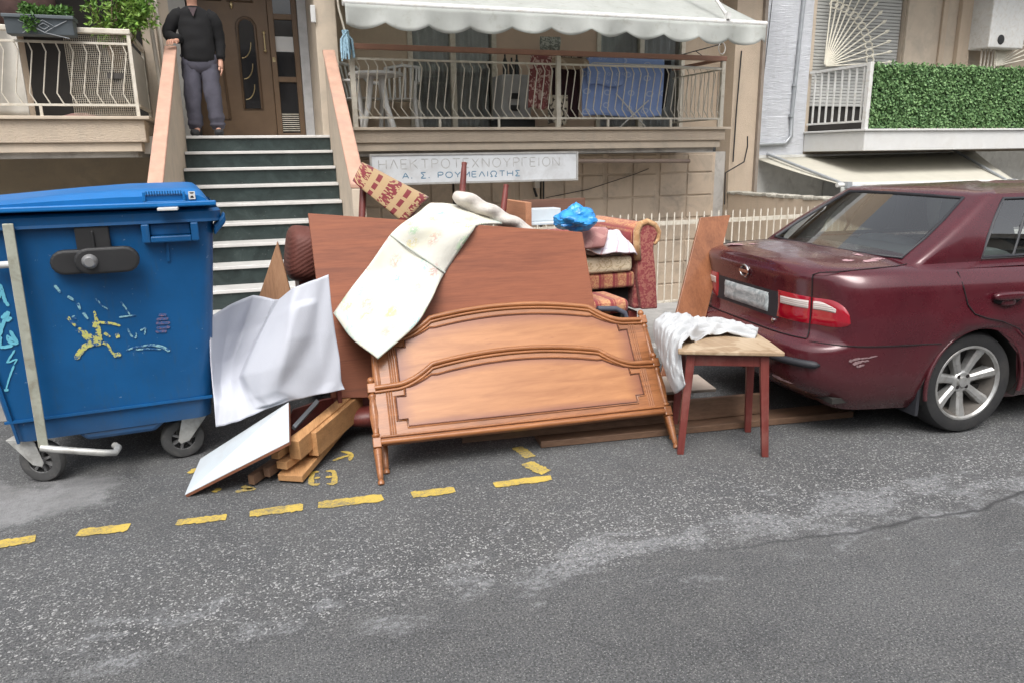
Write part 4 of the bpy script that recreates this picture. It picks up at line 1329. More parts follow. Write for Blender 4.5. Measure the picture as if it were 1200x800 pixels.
# ---- headboard and footboard leaning back, feet on the asphalt
HL, HR_ = gz(447, 568), gz(793, 525)
HU = (HR_ - HL).normalized()
HLEN = (HR_ - HL).length
HD = V(.035, .595, .803)
HD = (HD - HU * HD.dot(HU)).normalized()
HN = HU.cross(HD).normalized()
if HN.y > 0: HN = -HN
def outline(L, h_end, h_arch, rise):
    """symmetrical top edge: flat ends, a cove that sweeps up to a crisp corner, then a shallow arch"""
    pts = []
    for k in range(81):
        a = k / 80
        s = min(a, 1 - a)
        if s < .07:
            h = h_end + .006 * (s / .07)
        elif s < .20:
            f = (s - .07) / .13
            h = h_end + .006 + (rise - .006) * f ** 1.7
        else:
            f = (s - .20) / .30
            h = h_end + rise + (h_arch - h_end - rise) * (1 - (1 - f) ** 2)
        pts.append((a * L, h))
    return pts
def bed_board(name, label, off, h_end, h_arch, h_bot, postfix, footscale=1.0, inset=.0):
    O = V(off)
    def q(a, h, w=0.0):
        return O + HU * a + HD * h + HN * w
    t = thing(name, O + HU * HLEN * .5, label, name)
    L = HLEN
    top = outline(L - .03, h_end, h_arch, h_arch - h_end - .048)
    top = [(a + .015, h) for a, h in top]
    # panel body
    m = MB()
    nI = len(top)
    lo = [q(a, h_bot + .02, -.010) for a, h in top]
    hi = [q(a, h - .012, -.010) for a, h in top]
    lo2 = [p + HN * .02 for p in lo]; hi2 = [p + HN * .02 for p in hi]
    m.add(lo + hi, [(i, i + 1, nI + i + 1, nI + i) for i in range(nI - 1)])
    m.add(lo2 + hi2, [(i, i + 1, nI + i + 1, nI + i) for i in range(nI - 1)])
    m.build('panel', M_honey, t, rec=False)
    # inner stepped field, raised and toned
    def inner(sh):
        x0 = .118 - sh
        zb = h_bot + .068 - sh
        cr = h_end + (h_arch - h_end - .048) - .062 + sh      # corner of the cove
        left = [(x0 + .049, zb), (x0 + .049, zb + .04), (x0, zb + .04), (x0, h_end - .06 + sh), (x0 + .052, h_end - .06 + sh), (x0 + .054, h_end - .015 + sh)]
        cove = [(x0 + .054 + (.314 - x0 - .054) * k / 6, h_end - .015 + sh + (cr - h_end + .015 - sh) * (k / 6) ** 1.5) for k in range(1, 7)]
        left = left + cove
        mid = [(a, h - .066 + sh) for a, h in top if .33 < a < L - .33]
        right = [(L - a, h) for a, h in reversed(left)]
        return left + mid + right
    pl_ = inner(0)
    m = MB()
    amin, amax = min(a for a, h in pl_), max(a for a, h in pl_)
    hmin, hmax = min(h for a, h in pl_), max(h for a, h in pl_)
    # fill as columns between lower and upper outline
    N = 90
    rows_ = 6
    def up_at(a):
        best = None
        P = pl_
        ys = []
        for (a0, h0), (a1, h1) in zip(P, P[1:] + P[:1]):
            if abs(a1 - a0) > 1e-6 and min(a0, a1) - 1e-9 <= a <= max(a0, a1) + 1e-9:
                ys.append(h0 + (h1 - h0) * (a - a0) / (a1 - a0))
        return (min(ys), max(ys)) if ys else None
    brk = sorted(set([amin + 1e-5, amin + .0489, amin + .0491, amin + .0519, amin + .0521, amax - .0489, amax - .0491, amax - .0519, amax - .0521, amax - 1e-5] + [amin + .055 + (amax - amin - .11) * i / N for i in range(N + 1)]))
    cols_ = [(a, up_at(a)) for a in brk]
    k0 = len(m.v)
    for a, (h0, h1) in cols_:
        for j in range(rows_ + 1):
            h = h0 + (h1 - h0) * j / rows_
            m.uv[len(m.v)] = ((a - amin) / (amax - amin), j / rows_)
            m.v.append(tuple(q(a, h, .0125)))
    for i in range(len(cols_) - 1):
        for j in range(rows_):
            r = rows_ + 1
            m.f.append([i * r + j, (i + 1) * r + j, (i + 1) * r + j + 1, i * r + j + 1]); m.m.append(0)
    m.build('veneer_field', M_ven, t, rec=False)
    m = MB(); m.tube([q(a, h, .0125) for a, h in pl_], .0042, 6, closed=True); m.build('field_moulding', M_stain_shade, t, smooth=50)  # dark line draws the stained edge together with the shadow of a recess
    pl2 = inner(.007)
    m = MB(); m.tube([q(a, h, .0115) for a, h in pl2], .0045, 5, closed=True); m.build('field_moulding', M_honey, t, smooth=50)
    # double moulded top edge
    for (dh, w, r) in ((0, .012, .014), (-.024, .014, .008)):
        m = MB(); m.tube([q(a, h + dh, w) for a, h in top], r, 8); m.build('top_moulding', M_honey, t, smooth=50)
    m = MB(); m.tube([q(a, h - .004, -.008) for a, h in top], .014, 8); m.build('top_rail', M_honey, t, smooth=50)
    # bottom rail
    for (h, r, w) in ((h_bot, .016, .012), (h_bot + .026, .007, .014)):
        m = MB(); m.tube([q(.02, h, w), q(L - .02, h, w)], r, 8); m.build('bottom_moulding', M_honey, t, smooth=50)
    m = MB(); m.para(q(.02, h_bot - .014, -.016), HU * (L - .04), HD * .045, HN * .026); m.build('bottom_rail', M_honey, t)
    # fluted inner stile
    for a in (.085, L - .085):
        m = MB()
        for d in (-.012, 0, .012):
            m.tube([q(a + d, h_bot + .03, .011), q(a + d, h_end - .02, .011)], .0045, 5)
        m.build('stile_moulding', M_honey, t, smooth=50)
    # turned posts
    for a in (.0, L):
        top_h = h_end + .045
        prof = [(.010, 0), (.016, .004), (.0165, .018), (.011, .026), (.014, .034), (.0155, .06), (.021, h_bot - .05), (.023, h_bot - .032), (.017, h_bot - .028)]
        m = MB(); m.lathe(q(a, 0), HD, prof, 14); m.build('foot', M_honey, t, smooth=50)
        m = MB()
        for hb in (h_bot, h_end):
            m.para(q(a - .021, hb - .026, -.021), HU * .042, HD * .052, HN * .042)
        m.build('block', M_honey, t, bevel=.004)
        span = h_end - h_bot - .054
        b0 = h_bot + .027
        prof = [(.014, 0), (.022, .008), (.022, .016), (.015, .022), (.0165, .04), (.022, span * .45), (.023, span * .5), (.020, span * .7), (.0145, span - .03), (.021, span - .02), (.021, span - .01), (.014, span)]
        m = MB(); m.lathe(q(a, b0), HD, prof, 14); m.build('post', M_honey, t, smooth=50)
        m = MB()
        for k in range(7):
            an = 2 * math.pi * k / 7
            d = HU * math.cos(an) + HN * math.sin(an)
            m.tube([q(a, b0 + .045) + d * .0155, q(a, b0 + span * .48) + d * .0215, q(a, b0 + span - .035) + d * .014], .0035, 4)
        m.build('fluting', M_honey, t, smooth=50)
        prof = [(.016, 0), (.012, .004), (.018, .012), (.019, .02), (.012, .034), (.003, .038)]
        m = MB(); m.lathe(q(a, h_end + .027), HD, prof, 14); m.build('finial', M_honey, t, smooth=50)
    return t
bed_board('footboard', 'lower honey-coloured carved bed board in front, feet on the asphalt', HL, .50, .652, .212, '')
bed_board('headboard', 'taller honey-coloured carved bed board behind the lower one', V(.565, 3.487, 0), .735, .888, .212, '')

# ---- big reddish board leaning behind
PB0, PB1 = gy(388, 466, 4.02), gy(361, 250, 4.42)
PR1 = gy(681, 272, 4.42)
PU = (PR1 - PB1)
PV = PB1 - PB0
PN = PU.cross(PV).normalized()
if PN.y > 0: PN = -PN
o_ = MB(); o_.para(PB0, PU * 1.005, PV, PN * -.022)
tag(o_.build('wardrobe_panel', M_redbr, None, bevel=.003), 'large plain reddish-brown board leaning behind the carved bed boards', 'board')
def onp(px, py, off_=.0):
    return onplane(px, py, PB1, PN, off_)

# ---- printed cot mattress cover draped over the board
def cot_mat():
    t = NT('printed_cot_fabric')
    uv = t.coord('UV', scale=(2.2, 5.2, 1))
    v = t.n.new('ShaderNodeTexVoronoi'); v.voronoi_dimensions = '2D'; v.inputs['Scale'].default_value = 1.9
    t.l.new(t.mix(.12, uv, t.noise(uv, 3, 3)), v.inputs['Vector'])
    c3 = t.sep(v.outputs['Color'])
    hue = t.ramp(c3[0], [(0.0, (.52, .27, .24)), (.25, (.60, .50, .20)), (.5, (.22, .46, .48)), (.75, (.30, .48, .28)), (1.0, (.36, .36, .56))], 'CONSTANT')
    n = t.noise(uv, 9, 3, .6, 1.5)
    motif = t.math('MULTIPLY', t.ramp(v.outputs['Distance'], [(.16, 1.0), (.34, 0.0)]), t.ramp(n, [(.46, 0.0), (.54, 1.0)]))
    line = t.math('MULTIPLY', t.ramp(t.math('ABSOLUTE', t.math('SUBTRACT', n, .5)), [(.0, 1.0), (.022, 0.0)]), t.ramp(v.outputs['Distance'], [(.25, 1.0), (.45, 0.0)]))
    col = t.mix(t.math('MULTIPLY', motif, .8), (.60, .59, .53), hue)
    col = t.mix(t.math('MULTIPLY', line, .8), col, (.26, .30, .34))
    soft = t.noise(uv, 1.3, 3)
    col = t.mix(t.ramp(soft, [(.4, 0.0), (.7, .35)]), col, (.66, .63, .42))
    vv = t.sep(t.coord('UV'))[1]
    wash = t.math('MULTIPLY', t.ramp(vv, [(.84, 0.0), (.97, 1.0)]), t.ramp(t.noise(t.coord('UV', scale=(2.5, 9, 1), rot=(0, 0, .3)), 3, 4, .6, 1), [(.48, 0.0), (.62, .6)]))
    col = t.mix(wash, col, (.26, .50, .46))
    t.set(col=col, rough=.7, spec=.25)
    t.bump(t.noise(t.coord(), 14, 3), .25, .02)
    return t.m
rows_ = [
    [gy(512, 246, 4.95), gy(540, 246, 4.95), gy(575, 252, 4.92), gy(600, 266, 4.80)],
    [gy(505, 239, 4.72), gy(530, 240, 4.72), gy(566, 250, 4.68), gy(594, 262, 4.60)],
    [gy(490, 250, 4.46), gy(512, 252, 4.45), gy(538, 257, 4.44), gy(562, 264, 4.43)],
    [onp(474, 261, .03), onp(498, 266, .05), onp(525, 268, .05), onp(553, 272, .03)],
    [onp(457, 276, .025), onp(478, 291, .035), onp(500, 306, .035), onp(521, 320, .02)],
    [onp(436, 306, .02), onp(460, 322, .03), onp(482, 338, .05), gy(505, 352, 4.03)],
    [onp(414, 335, .03), onp(440, 352, .08), gy(464, 366, 3.96), gy(486, 382, 3.88)],
    [onp(391, 368, .06), gy(407, 390, 3.94), gy(424, 406, 3.84), gy(443, 420, 3.74)]]
fn = netfn(rows_)
m = MB(); m.grid(lambda u, v: fn(u, v) + PN * (.008 * math.sin(u * 9 + v * 13) + .006 * math.sin(v * 31)), 24, 60)
cot = m.build('cot_mattress_cover', cot_mat(), None, smooth=180, solid=.012)
tag(cot, 'white cot mattress cover with pastel prints draped over the reddish board', 'mattress cover')
m = MB(); m.tube([fn(u, .572) + PN * .010 for u in [i / 16 for i in range(17)]], .006, 6); m.build('seam', plain('grey_piping', (.42, .44, .40), .7), cot, smooth=60)

# ---- white foam sheet, folded
def foam():
    t = NT('white_foam_sheet')
    co = t.coord()
    n = t.noise(co, 3, 4)
    t.set(col=t.mix(n, (.40, .415, .465), (.48, .495, .545)), rough=.55, spec=.3)
    t.bump(t.math('ADD', t.noise(co, 25, 3), t.math('MULTIPLY', t.noise(co, 150, 2), .4)), .2, .006)
    return t.m
M_foam = foam()
rows_ = [
    [gy(246, 372, 4.02), gy(270, 357, 4.20), gy(297, 346, 4.30), gy(322, 351, 4.26), gy(327, 351, 3.98), gy(345, 337, 3.88), gy(366, 329, 3.85), gy(385, 322, 3.84)],
    [gy(246, 398, 4.02), gy(264, 394, 4.22), gy(285, 386, 4.32), gy(309, 380, 4.26), gy(313, 377, 3.95), gy(340, 366, 3.82), gy(368, 360, 3.83), gy(388, 356, 3.82)],
    [gy(247, 424, 4.00), gy(260, 424, 4.18), gy(275, 420, 4.24), gy(293, 412, 4.17), gy(298, 408, 3.92), gy(338, 395, 3.78), gy(372, 393, 3.81), gy(393, 390, 3.80)],
    [gy(249, 450, 3.95), gy(258, 450, 4.04), gy(270, 447, 4.06), gy(280, 442, 4.00), gy(286, 438, 3.90), gy(330, 428, 3.76), gy(374, 422, 3.80), gy(398, 420, 3.79)],
    [gy(251, 474, 3.88), gy(262, 473, 3.88), gy(275, 471, 3.87), gy(288, 467, 3.86), gy(300, 463, 3.84), gy(326, 456, 3.76), gy(376, 449, 3.79), gy(400, 446, 3.78)],
    [gy(253, 500, 3.84), gy(266, 497, 3.83), gy(282, 492, 3.81), gy(300, 484, 3.80), gy(322, 475, 3.79), gy(350, 467, 3.77), gy(378, 461, 3.78), gy(404, 456, 3.77)]]
fn = netlin(rows_, .75)
m = MB(); m.grid(lambda u, v: fn(u, v) + V(0, -.035, 0) * max(0, 1 - abs((u - .74) - (v - .25) * -.25) / .13) * (1 if .15 < v < .95 else 0) + V(0, .004 * math.sin(u * 40 + v * 13), .0), 70, 50)
tag(m.build('foam_sheet', M_foam, None, smooth=180, solid=.004), 'crumpled white foam packing sheet hanging beside the blue container', 'packing sheet')
# slim strip of the same foam against the side of the bin
rows_ = [[gy(248, 398, 3.97), gy(252, 410, 3.96)], [gy(249, 430, 3.94), gy(256, 440, 3.92)], [gy(249, 462, 3.92), gy(254, 474, 3.88)], [gy(249, 490, 3.88), gy(251, 500, 3.85)]]
fn2 = netfn(rows_)

# ---- white board with brown edge, one corner on the ground
A, D_, B, C = gz(219, 582, .0), gz(237, 540, .035), gz(341, 520, .235), gz(340, 474, .335)
nrm = (B - A).cross(D_ - A).normalized()
if nrm.z < 0: nrm = -nrm
m = MB(); m.prism([A + nrm * .014, B + nrm * .014, C + nrm * .014, D_ + nrm * .014], nrm * .003); wb = m.build('white_shelf_board', M_mel, None)
tag(wb, 'white melamine board sloping down to the asphalt beside the container wheel', 'board')
m = MB(); m.prism([A, B, C, D_], nrm * .0135); m.build('brown_core', wood('brown_edge', (.15, .055, .03), (.25, .10, .055), .5), wb)

# ---- battens in a pile
bats = [  # near end px, far end px, near z, far z, w, h
    ((340, 560), (400, 492), .030, .10, .13, .035, 'pine batten lying lowest at the right of the pile on the asphalt'),
    ((366, 520), (404, 487), .150, .17, .055, .13, 'wide pine batten on edge with a notched end'),
    ((345, 527), (402, 478), .165, .20, .06, .10, 'pine batten lying directly under the white board edge'),
    ((330, 545), (392, 500), .095, .12, .06, .04, 'short pine batten wedged in the middle of the pile'),
    ((312, 553), (372, 512), .060, .09, .035, .05, 'dark thin batten second from the left of the pile'),
    ((294, 562), (356, 518), .035, .06, .035, .05, 'dark thin batten farthest left, half under the white board'),
    ((322, 533), (380, 490), .150, .17, .045, .04, 'short stub of batten sticking out under the white board')]
for (n0, n1, za, zb, w, h, lab) in bats:
    a, b = gz(n0[0], n0[1], za), gz(n1[0], n1[1], zb)
    b = a + (b - a).normalized() * random.uniform(.62, .85)
    m = MB(); m.beam(a, b, w, h)
    dark = 'dark' in lab
    tag(m.build('wood_batten', M_beam if dark else M_pine, None, bevel=.003), lab, 'batten', 'battens piled under the white board')
a, b = gy(352, 497, 3.95), gy(376, 466, 4.1)
m = MB(); m.beam(gy(344, 501, 3.96), gy(372, 470, 4.05), .022, .05, (0, -1, .6)); tag(m.build('white_edge_strip', M_mel, None, bevel=.002), 'white-edged strip of board above the battens under the foam sheet', 'board strip')

pk = [gy(330, 512, 4.2), gy(343, 480, 4.2), gy(378, 468, 4.22), gy(404, 464, 4.22), gy(398, 505, 4.2)]
m = MB(); m.prism(pk, (0, .02, 0)); tag(m.build('broken_panel', M_redwood, None, bevel=.002), 'broken dark red panel standing in the gap under the foam sheet', 'board')
# ---- dark red cabinet base with metal bracket under the board
cb = thing('cabinet', gy(420, 520, 3.95), 'dark red wooden cabinet half hidden under the leaning board', 'cabinet')
p0, p1 = gy(400, 522, 3.98), gy(442, 522, 3.98)
m = MB(); m.bx(p0.x, p0.x + .022, 3.97, 4.4, .10, .36); m.bx(p1.x + .3, p1.x + .322, 3.97, 4.4, .10, .36); m.build('side_panel', M_redwood, cb)
m = MB(); m.bx(p0.x + .023, p1.x + .299, 4.1, 4.12, .06, .36); m.build('front_panel', M_redwood, cb)
m = MB(); m.ell((p1.x, 4.06, .12), (.19, .09, .06), 16, 10); m.build('rounded_base', M_redwood, cb, smooth=180)
pz = gy(414, 476, 4.07)
m = MB(); m.bx(pz.x, pz.x + .022, 4.07, 4.09, pz.z - .09, pz.z + .03); m.bx(pz.x + .0225, pz.x + .14, 4.071, 4.09, pz.z - .09, pz.z - .07); m.build('bracket', plain('grey_bracket', (.42, .43, .44), .4, metal=.4), cb, bevel=.003)

# ---- long boards on the asphalt below the bed boards
def ground_board(p, q, w, z0, h, lab, mat=M_beam, dep=V(.15, .988, 0)):
    a, b = V(p), V(q)
    m = MB(); m.para(V(a.x, a.y, z0), V(b.x - a.x, b.y - a.y, 0), dep * w, (0, 0, h))
    return tag(m.build('floor_board', mat, None, bevel=.004), lab, 'board', 'boards lying under the bed boards')
ground_board(gz(634, 525), gz(1000, 489), .16, .002, .038, 'long weathered board lying lowest on the asphalt, reaching under the car')
ground_board(gz(548, 527, .042) + V(0, .10, 0), gz(905, 489, .042) + V(0, .08, 0), .028, .043, .125, 'brown board standing on edge behind the stool legs')
ground_board(gz(570, 512) + V(0, .2, 0), gz(860, 470) + V(0, .25, 0), .25, .002, .04, 'second flat board lying under the bed boards', M_redbr)
m = MB(); m.beam(gz(640, 460, .25), gz(828, 448, .16), .20, .02, (.1, -.2, 1)); tag(m.build('pale_board', plain('pale_board', (.38, .32, .27), .7, var=.15, vs=5), None, bevel=.003), 'pale broken board behind the stool on the brown plank', 'board')

# ---- small triangular end of a brown plank left of the big board
m = MB()
tri = [gy(325, 283, 4.52), gy(302, 352, 4.48), gy(290, 400, 4.45), gy(346, 400, 4.45), gy(341, 345, 4.48)]
m.prism(tri, (.005, .02, 0)); tag(m.build('pointed_board', wood('tan_board', (.26, .13, .065), (.36, .20, .11), .5, 'Z'), None, bevel=.003), 'pointed tan board standing between the foam sheet and the stairs', 'board')

# ---- maroon upholstered arm behind the board
def leather():
    t = NT('maroon_leather')
    co = t.coord()
    w = t.wave(t.coord(rot=(0, .5, 0)), 14, 2, 2, 'Z')
    t.set(col=t.mix(t.noise(co, 6, 4), (.075, .020, .014), (.14, .042, .030)), rough=.7)
    t.bump(t.math('ADD', w, t.noise(co, 60, 2)), .25, .006)
    return t.m
ch = thing('armchair', gy(352, 380, 4.62), 'maroon leather armchair peeping out left of the big board', 'armchair')
c0 = gy(349, 297, 4.88)
def squash(p):
    return p
m = MB(); m.ell(c0 + V(.03, 0, .0), (.105, .28, .165), 24, 16, Matrix.Rotation(rad(10), 3, 'Y'), e=.5); m.build('arm', leather(), ch, smooth=180)
m = MB(); m.bx(c0.x - .02, c0.x + .07, 4.7, 5.1, .16, c0.z - .05); m.build('arm_panel', M_redwood, ch, bevel=.01)
m = MB(); m.bx(c0.x + .1, c0.x + .55, 4.7, 5.1, .16, .55); m.build('seat', leather(), ch, bevel=.04)

# ---- patterned dining-chair back
def tapestry(name, stripe='X', k=1.0, base_=(.38, .26, .135), red=(.17, .018, .024)):
    t = NT(name)
    co = t.coord('UV', scale=(k, k, 1))
    X, Y, Z = t.sep(co)
    band = t.math('FRACT', t.math('MULTIPLY', X, 2.35))
    isp = t.ramp(band, [(0, 1.0), (.40, 0.0)], 'CONSTANT')         # speckled red part
    vo = t.n.new('ShaderNodeTexVoronoi'); vo.voronoi_dimensions = '2D'; vo.inputs['Scale'].default_value = 26
    t.l.new(co, vo.inputs['Vector'])
    speck = t.ramp(t.sep(vo.outputs['Color'])[0], [(.36, 0.0), (.42, 1.0)])
    a = t.mix(speck, base_, red)
    chk = t.math('MULTIPLY', t.ramp(band, [(0, 0.0), (.60, 1.0), (.76, 0.0)], 'CONSTANT'), t.ramp(t.math('FRACT', t.math('MULTIPLY', Y, 3.0)), [(0, .0), (.12, 1.0), (.84, 0.0)], 'CONSTANT'))
    b = t.mix(chk, base_, red)
    ln = t.ramp(t.math('ABSOLUTE', t.math('SUBTRACT', t.math('FRACT', t.math('MULTIPLY', Y, 3.0)), .5)), [(.0, 0.0), (.45, 0.0), (.5, .6)])
    b = t.mix(ln, b, (.36, .2, .12))
    c = t.mix(isp, b, a)
    t.set(col=c, rough=.85, sheen=.2)
    t.bump(t.noise(t.coord(), 300, 2), .3, .002)
    return t.m
def cushion(name, P, thick, mat, parent=None, puff=.25, nu=18, nv=10, axis=None):
    """soft slab: P = four corners (p00, p10, p11, p01) of its front face, thickness vector"""
    p00, p10, p11, p01 = [V(p) for p in P]
    th = V(thick)
    def face(u, v):
        return (p00 * (1 - u) + p10 * u) * (1 - v) + (p01 * (1 - u) + p11 * u) * v
    def rnd(u):
        return u
    mm_ = MB()
    def fr(u, v):
        e = min(1, min(u, 1 - u) / .12) ; f = min(1, min(v, 1 - v) / .16)
        k_ = (1 - (1 - e) ** 2) ** .5 * (1 - (1 - f) ** 2) ** .5
        return face(u, v) - th * (k_ * (.5 + puff * 4 * u * (1 - u) * 4 * v * (1 - v) * .35))
    def bk(u, v):
        e = min(1, min(u, 1 - u) / .12) ; f = min(1, min(v, 1 - v) / .16)
        k_ = (1 - (1 - e) ** 2) ** .5 * (1 - (1 - f) ** 2) ** .5
        return face(u, v) + th * (k_ * (.5 + puff * 4 * u * (1 - u) * 4 * v * (1 - v) * .35))
    mm_.grid(fr, nu, nv); k1 = len(mm_.v)
    b2 = MB(); b2.grid(bk, nu, nv)
    mm_.add(b2.v, b2.f)
    for i, uv in b2.uv.items(): mm_.uv[k1 + i] = uv
    return mm_.build(name, mat, parent, smooth=180)
dc = thing('dining_chair', gy(425, 300, 4.75), 'dining chair with red and gold patterned back tipped behind the big board', 'chair')
P = [gy(413, 212, 4.70), gy(474, 264, 4.70), gy(503, 231, 4.82), gy(424, 190, 4.82)]
cushion('backrest', [P[0], P[1], P[2], P[3]], V(.02, .075, .03), tapestry('gold_red_tapestry', k=1.0), dc, .3, 30, 14)
m = MB(); a_ = gy(426, 214, 4.80); m.tube([a_, gy(424, 262, 4.72), gy(424, 330, 4.65)], .022, 8); m.tube([gy(472, 246, 4.80), gy(473, 270, 4.74), gy(470, 330, 4.7)], .022, 8); m.build('back_post', M_redwood, dc, smooth=60)
m = MB(); m.bx(a_.x - .03, a_.x + .42, 4.6, 5.0, .62, .68); m.build('seat', M_redwood, dc, bevel=.02)
uc = thing('dining_chair', gy(570, 300, 5.2), 'upturned dining chair with two dark red legs sticking up behind the pile', 'chair')
for (p, q) in (((544, 193), (541, 240)), ((593, 219), (588, 262))):
    a, b = gy(p[0], p[1], 5.0), gy(q[0], q[1], 4.95)
    m = MB(); m.tube([a, a.lerp(b, .2), b + (b - a) * .5], [.017, .021, .026], 8); m.lathe(a, (a - b), [(.019, -.005), (.019, .012), (.012, .016)], 10); m.build('leg', M_redwood, uc, smooth=50)
cc = gy(565, 285, 5.1)
m = MB(); m.bx(cc.x - .24, cc.x + .22, 4.92, 5.35, cc.z - .02, cc.z + .05); m.build('seat', M_redwood, uc, bevel=.02)

# ---- rolled white quilt on top
def quilt():
    t = NT('white_quilt')
    co = t.coord()
    n = t.noise(co, 16, 4, .6)
    t.set(col=t.mix(t.ramp(n, [(.4, 0.0), (.62, 1.0)]), (.50, .46, .42), (.60, .56, .51)), rough=.8)
    t.bump(t.math('ADD', n, t.noise(co, 70, 3)), .35, .012)
    return t.m
q0, q1 = gy(531, 228, 4.62), gy(628, 276, 4.70)
ax = (q1 - q0)
def roll(u, v):
    a = 2 * math.pi * u
    e = (1 - abs(2 * v - 1) ** 6) ** .5
    sd_ = V(0, 1, 0)
    up_ = ax.cross(sd_).normalized()
    if up_.z < 0: up_ = -up_
    r = .058 * (1.05 - .25 * v) + .006 * math.sin(v * 23 + a * 2)
    return q0 + ax * v + (sd_ * math.cos(a) * 1.9 + up_ * math.sin(a)) * r * e
m = MB(); m.grid(roll, 20, 40, cu=True); tag(m.build('rolled_quilt', quilt(), None, smooth=180), 'rolled white quilted bolster lying on top of the pile', 'bolster')

# ---- open drawer lying behind
dx0, dx1 = gy(613, 250, 4.9), gy(690, 262, 4.9)
dwr = thing('drawer', gy(650, 270, 5.0), 'open brown drawer with white inside behind the blue bag', 'drawer')
M_drw = wood('orange_wood', (.34, .15, .08), (.44, .21, .115), .45, 'Y')
zt = gy(617, 237, 4.9).z
zb_ = zt - .17
m = MB(); m.bx(dx0.x, dx0.x + .045, 4.85, 5.3, zb_, zt); m.build('side_panel', M_drw, dwr, bevel=.003)
m = MB(); m.bx(dx0.x + .046, dx0.x + .62, 5.2, 5.22, zb_, zt - .004); m.build('back_panel', wood('dark_drawer', (.10, .05, .035), (.17, .085, .055), .5), dwr)
m = MB(); m.bx(dx0.x + .046, dx0.x + .62, 4.86, 5.199, zb_ + .01, zb_ + .02); m.build('bottom_panel', M_mel, dwr)
m = MB(); m.bx(dx0.x + .046, dx0.x + .34, 5.02, 5.15, zb_ + .021, zt - .06); m.build('white_box', M_mel, dwr, bevel=.004)

# ---- blue plastic bag
def bagmat():
    t = NT('blue_bag_film')
    co = t.coord()
    n = t.noise(co, 9, 5, .6, 1)
    t.set(col=t.mix(t.ramp(n, [(.35, 0.0), (.65, 1.0)]), (.012, .17, .52), (.05, .36, .78)), rough=.22, spec=.6, sss=0)
    t.bump(t.noise(co, 22, 4, .6, 1.5), .5, .012)
    return t.m
bc = gy(676, 258, 4.62)
def bagp(u, v):
    a, b = 2 * math.pi * u, math.pi * (v - .5)
    d = V(math.cos(b) * math.cos(a), math.cos(b) * math.sin(a), math.sin(b))
    k_ = 1 + .26 * mnoise.noise(d * 1.7) + .13 * (abs(mnoise.noise(d * 3.6 + V(3, 1, 2))) - .2) + .035 * mnoise.noise(d * 9)
    r = V(d.x * .15, d.y * .12, d.z * (.082 if d.z > 0 else .07))
    if d.z > .55 and d.x < .2: r.z += .02 * (d.z - .55) * 2 * (1 + mnoise.noise(d * 6))
    return bc + r * k_
m = MB(); m.grid(bagp, 56, 36, cu=True); bag = m.build('plastic_bag', bagmat(), None, smooth=32)
tag(bag, 'crumpled bright blue plastic bag on top of the pile', 'plastic bag')

# ---- sofa: scrolled arm, seat front, cushions
def brocade(name, c1, c2, sc=30):
    t = NT(name)
    co = t.coord()
    v = t.n.new('ShaderNodeTexVoronoi'); v.inputs['Scale'].default_value = sc * 1.6
    t.l.new(co, v.inputs['Vector'])
    n = t.noise(co, sc, 4, .7, 1)
    f = t.ramp(t.math('ADD', t.math('MULTIPLY', n, .6), t.math('MULTIPLY', t.sep(v.outputs['Color'])[0], .4)), [(.44, 0.0), (.56, 1.0)])
    t.set(col=t.mix(f, c1, c2), rough=.85, sheen=.15)
    t.bump(t.noise(co, 250, 2), .3, .002)
    return t.m
def striped(name, period=9.0):
    t = NT(name)
    co = t.coord()
    X = t.sep(co)[0]
    f = t.math('FRACT', t.math('MULTIPLY', X, period))
    n = t.noise(co, 42, 4, .7, 1)
    spk = t.ramp(n, [(.48, 0.0), (.54, 1.0)])
    gold = t.mix(spk, (.48, .25, .12), (.36, .12, .075))
    redc = t.mix(t.noise(co, 50, 2), (.20, .025, .03), (.27, .05, .05))
    c = t.mix(t.ramp(f, [(0, 0.0), (.5, 0.0), (.56, 1.0), (.72, 1.0), (.76, .2), (.82, 1.0), (1, .0)]), gold, redc)
    t.set(col=c, rough=.85, sheen=.15)
    t.bump(t.noise(co, 250, 2), .3, .002)
    return t.m
M_broc = brocade('red_brocade', (.25, .045, .05), (.36, .13, .10), 45)
M_gold = brocade('gold_brocade', (.40, .22, .10), (.50, .31, .16), 24)
M_strp = striped('striped_brocade', 8.0)
M_strp2 = striped('striped_brocade_seat', 9.0)
SYF = 4.72
sa = gy(753, 362, SYF)
sofa = thing('sofa', V(sa.x - .3, SYF + .3, .13), 'red and gold brocade sofa with a scrolled arm behind the big board', 'sofa')
# arm front outline (scroll) in px on plane SYF
def spx(px, py, y=SYF): return gy(px, py, y)
arm = [(752, 363), (748, 330), (747, 300), (747, 275), (749, 266), (755, 261), (763, 261), (769, 266), (771, 274), (768, 282), (766, 290), (769, 320), (771, 362)]
m = MB(); m.prism([spx(*p) for p in arm], (0, .05, 0)); m.build('arm_front', M_broc, sofa, bevel=.012)
pts = [spx(748, 305), spx(747, 284), spx(747, 272), spx(751, 263), spx(759, 260), spx(768, 264), spx(773, 272), spx(772, 281), spx(768, 286), spx(764, 283)]
m = MB(); m.tube([p + V(0, .01, 0) for p in pts], [.028, .027, .026, .025, .024, .022, .020, .017, .013, .008], 8); m.build('arm_piping', M_gold, sofa, smooth=180)
ac = spx(752, 276)
m = MB()
def armtop(u, v):
    a = rad(-30 + 250 * u)
    return V(ac.x + .045 + .095 * math.cos(a), SYF + .05 + v * .75, ac.z - .01 + .082 * math.sin(a))
m.grid(armtop, 20, 6); m.build('arm', M_strp, sofa, smooth=180, solid=.03)
m = MB(); m.bx(spx(747, 330).x, spx(770, 330).x, SYF + .051, SYF + .8, spx(770, 362).z, ac.z - .06); m.build('arm_side', M_broc, sofa, bevel=.02)
sl_, sr_ = spx(560, 320), spx(746, 320)
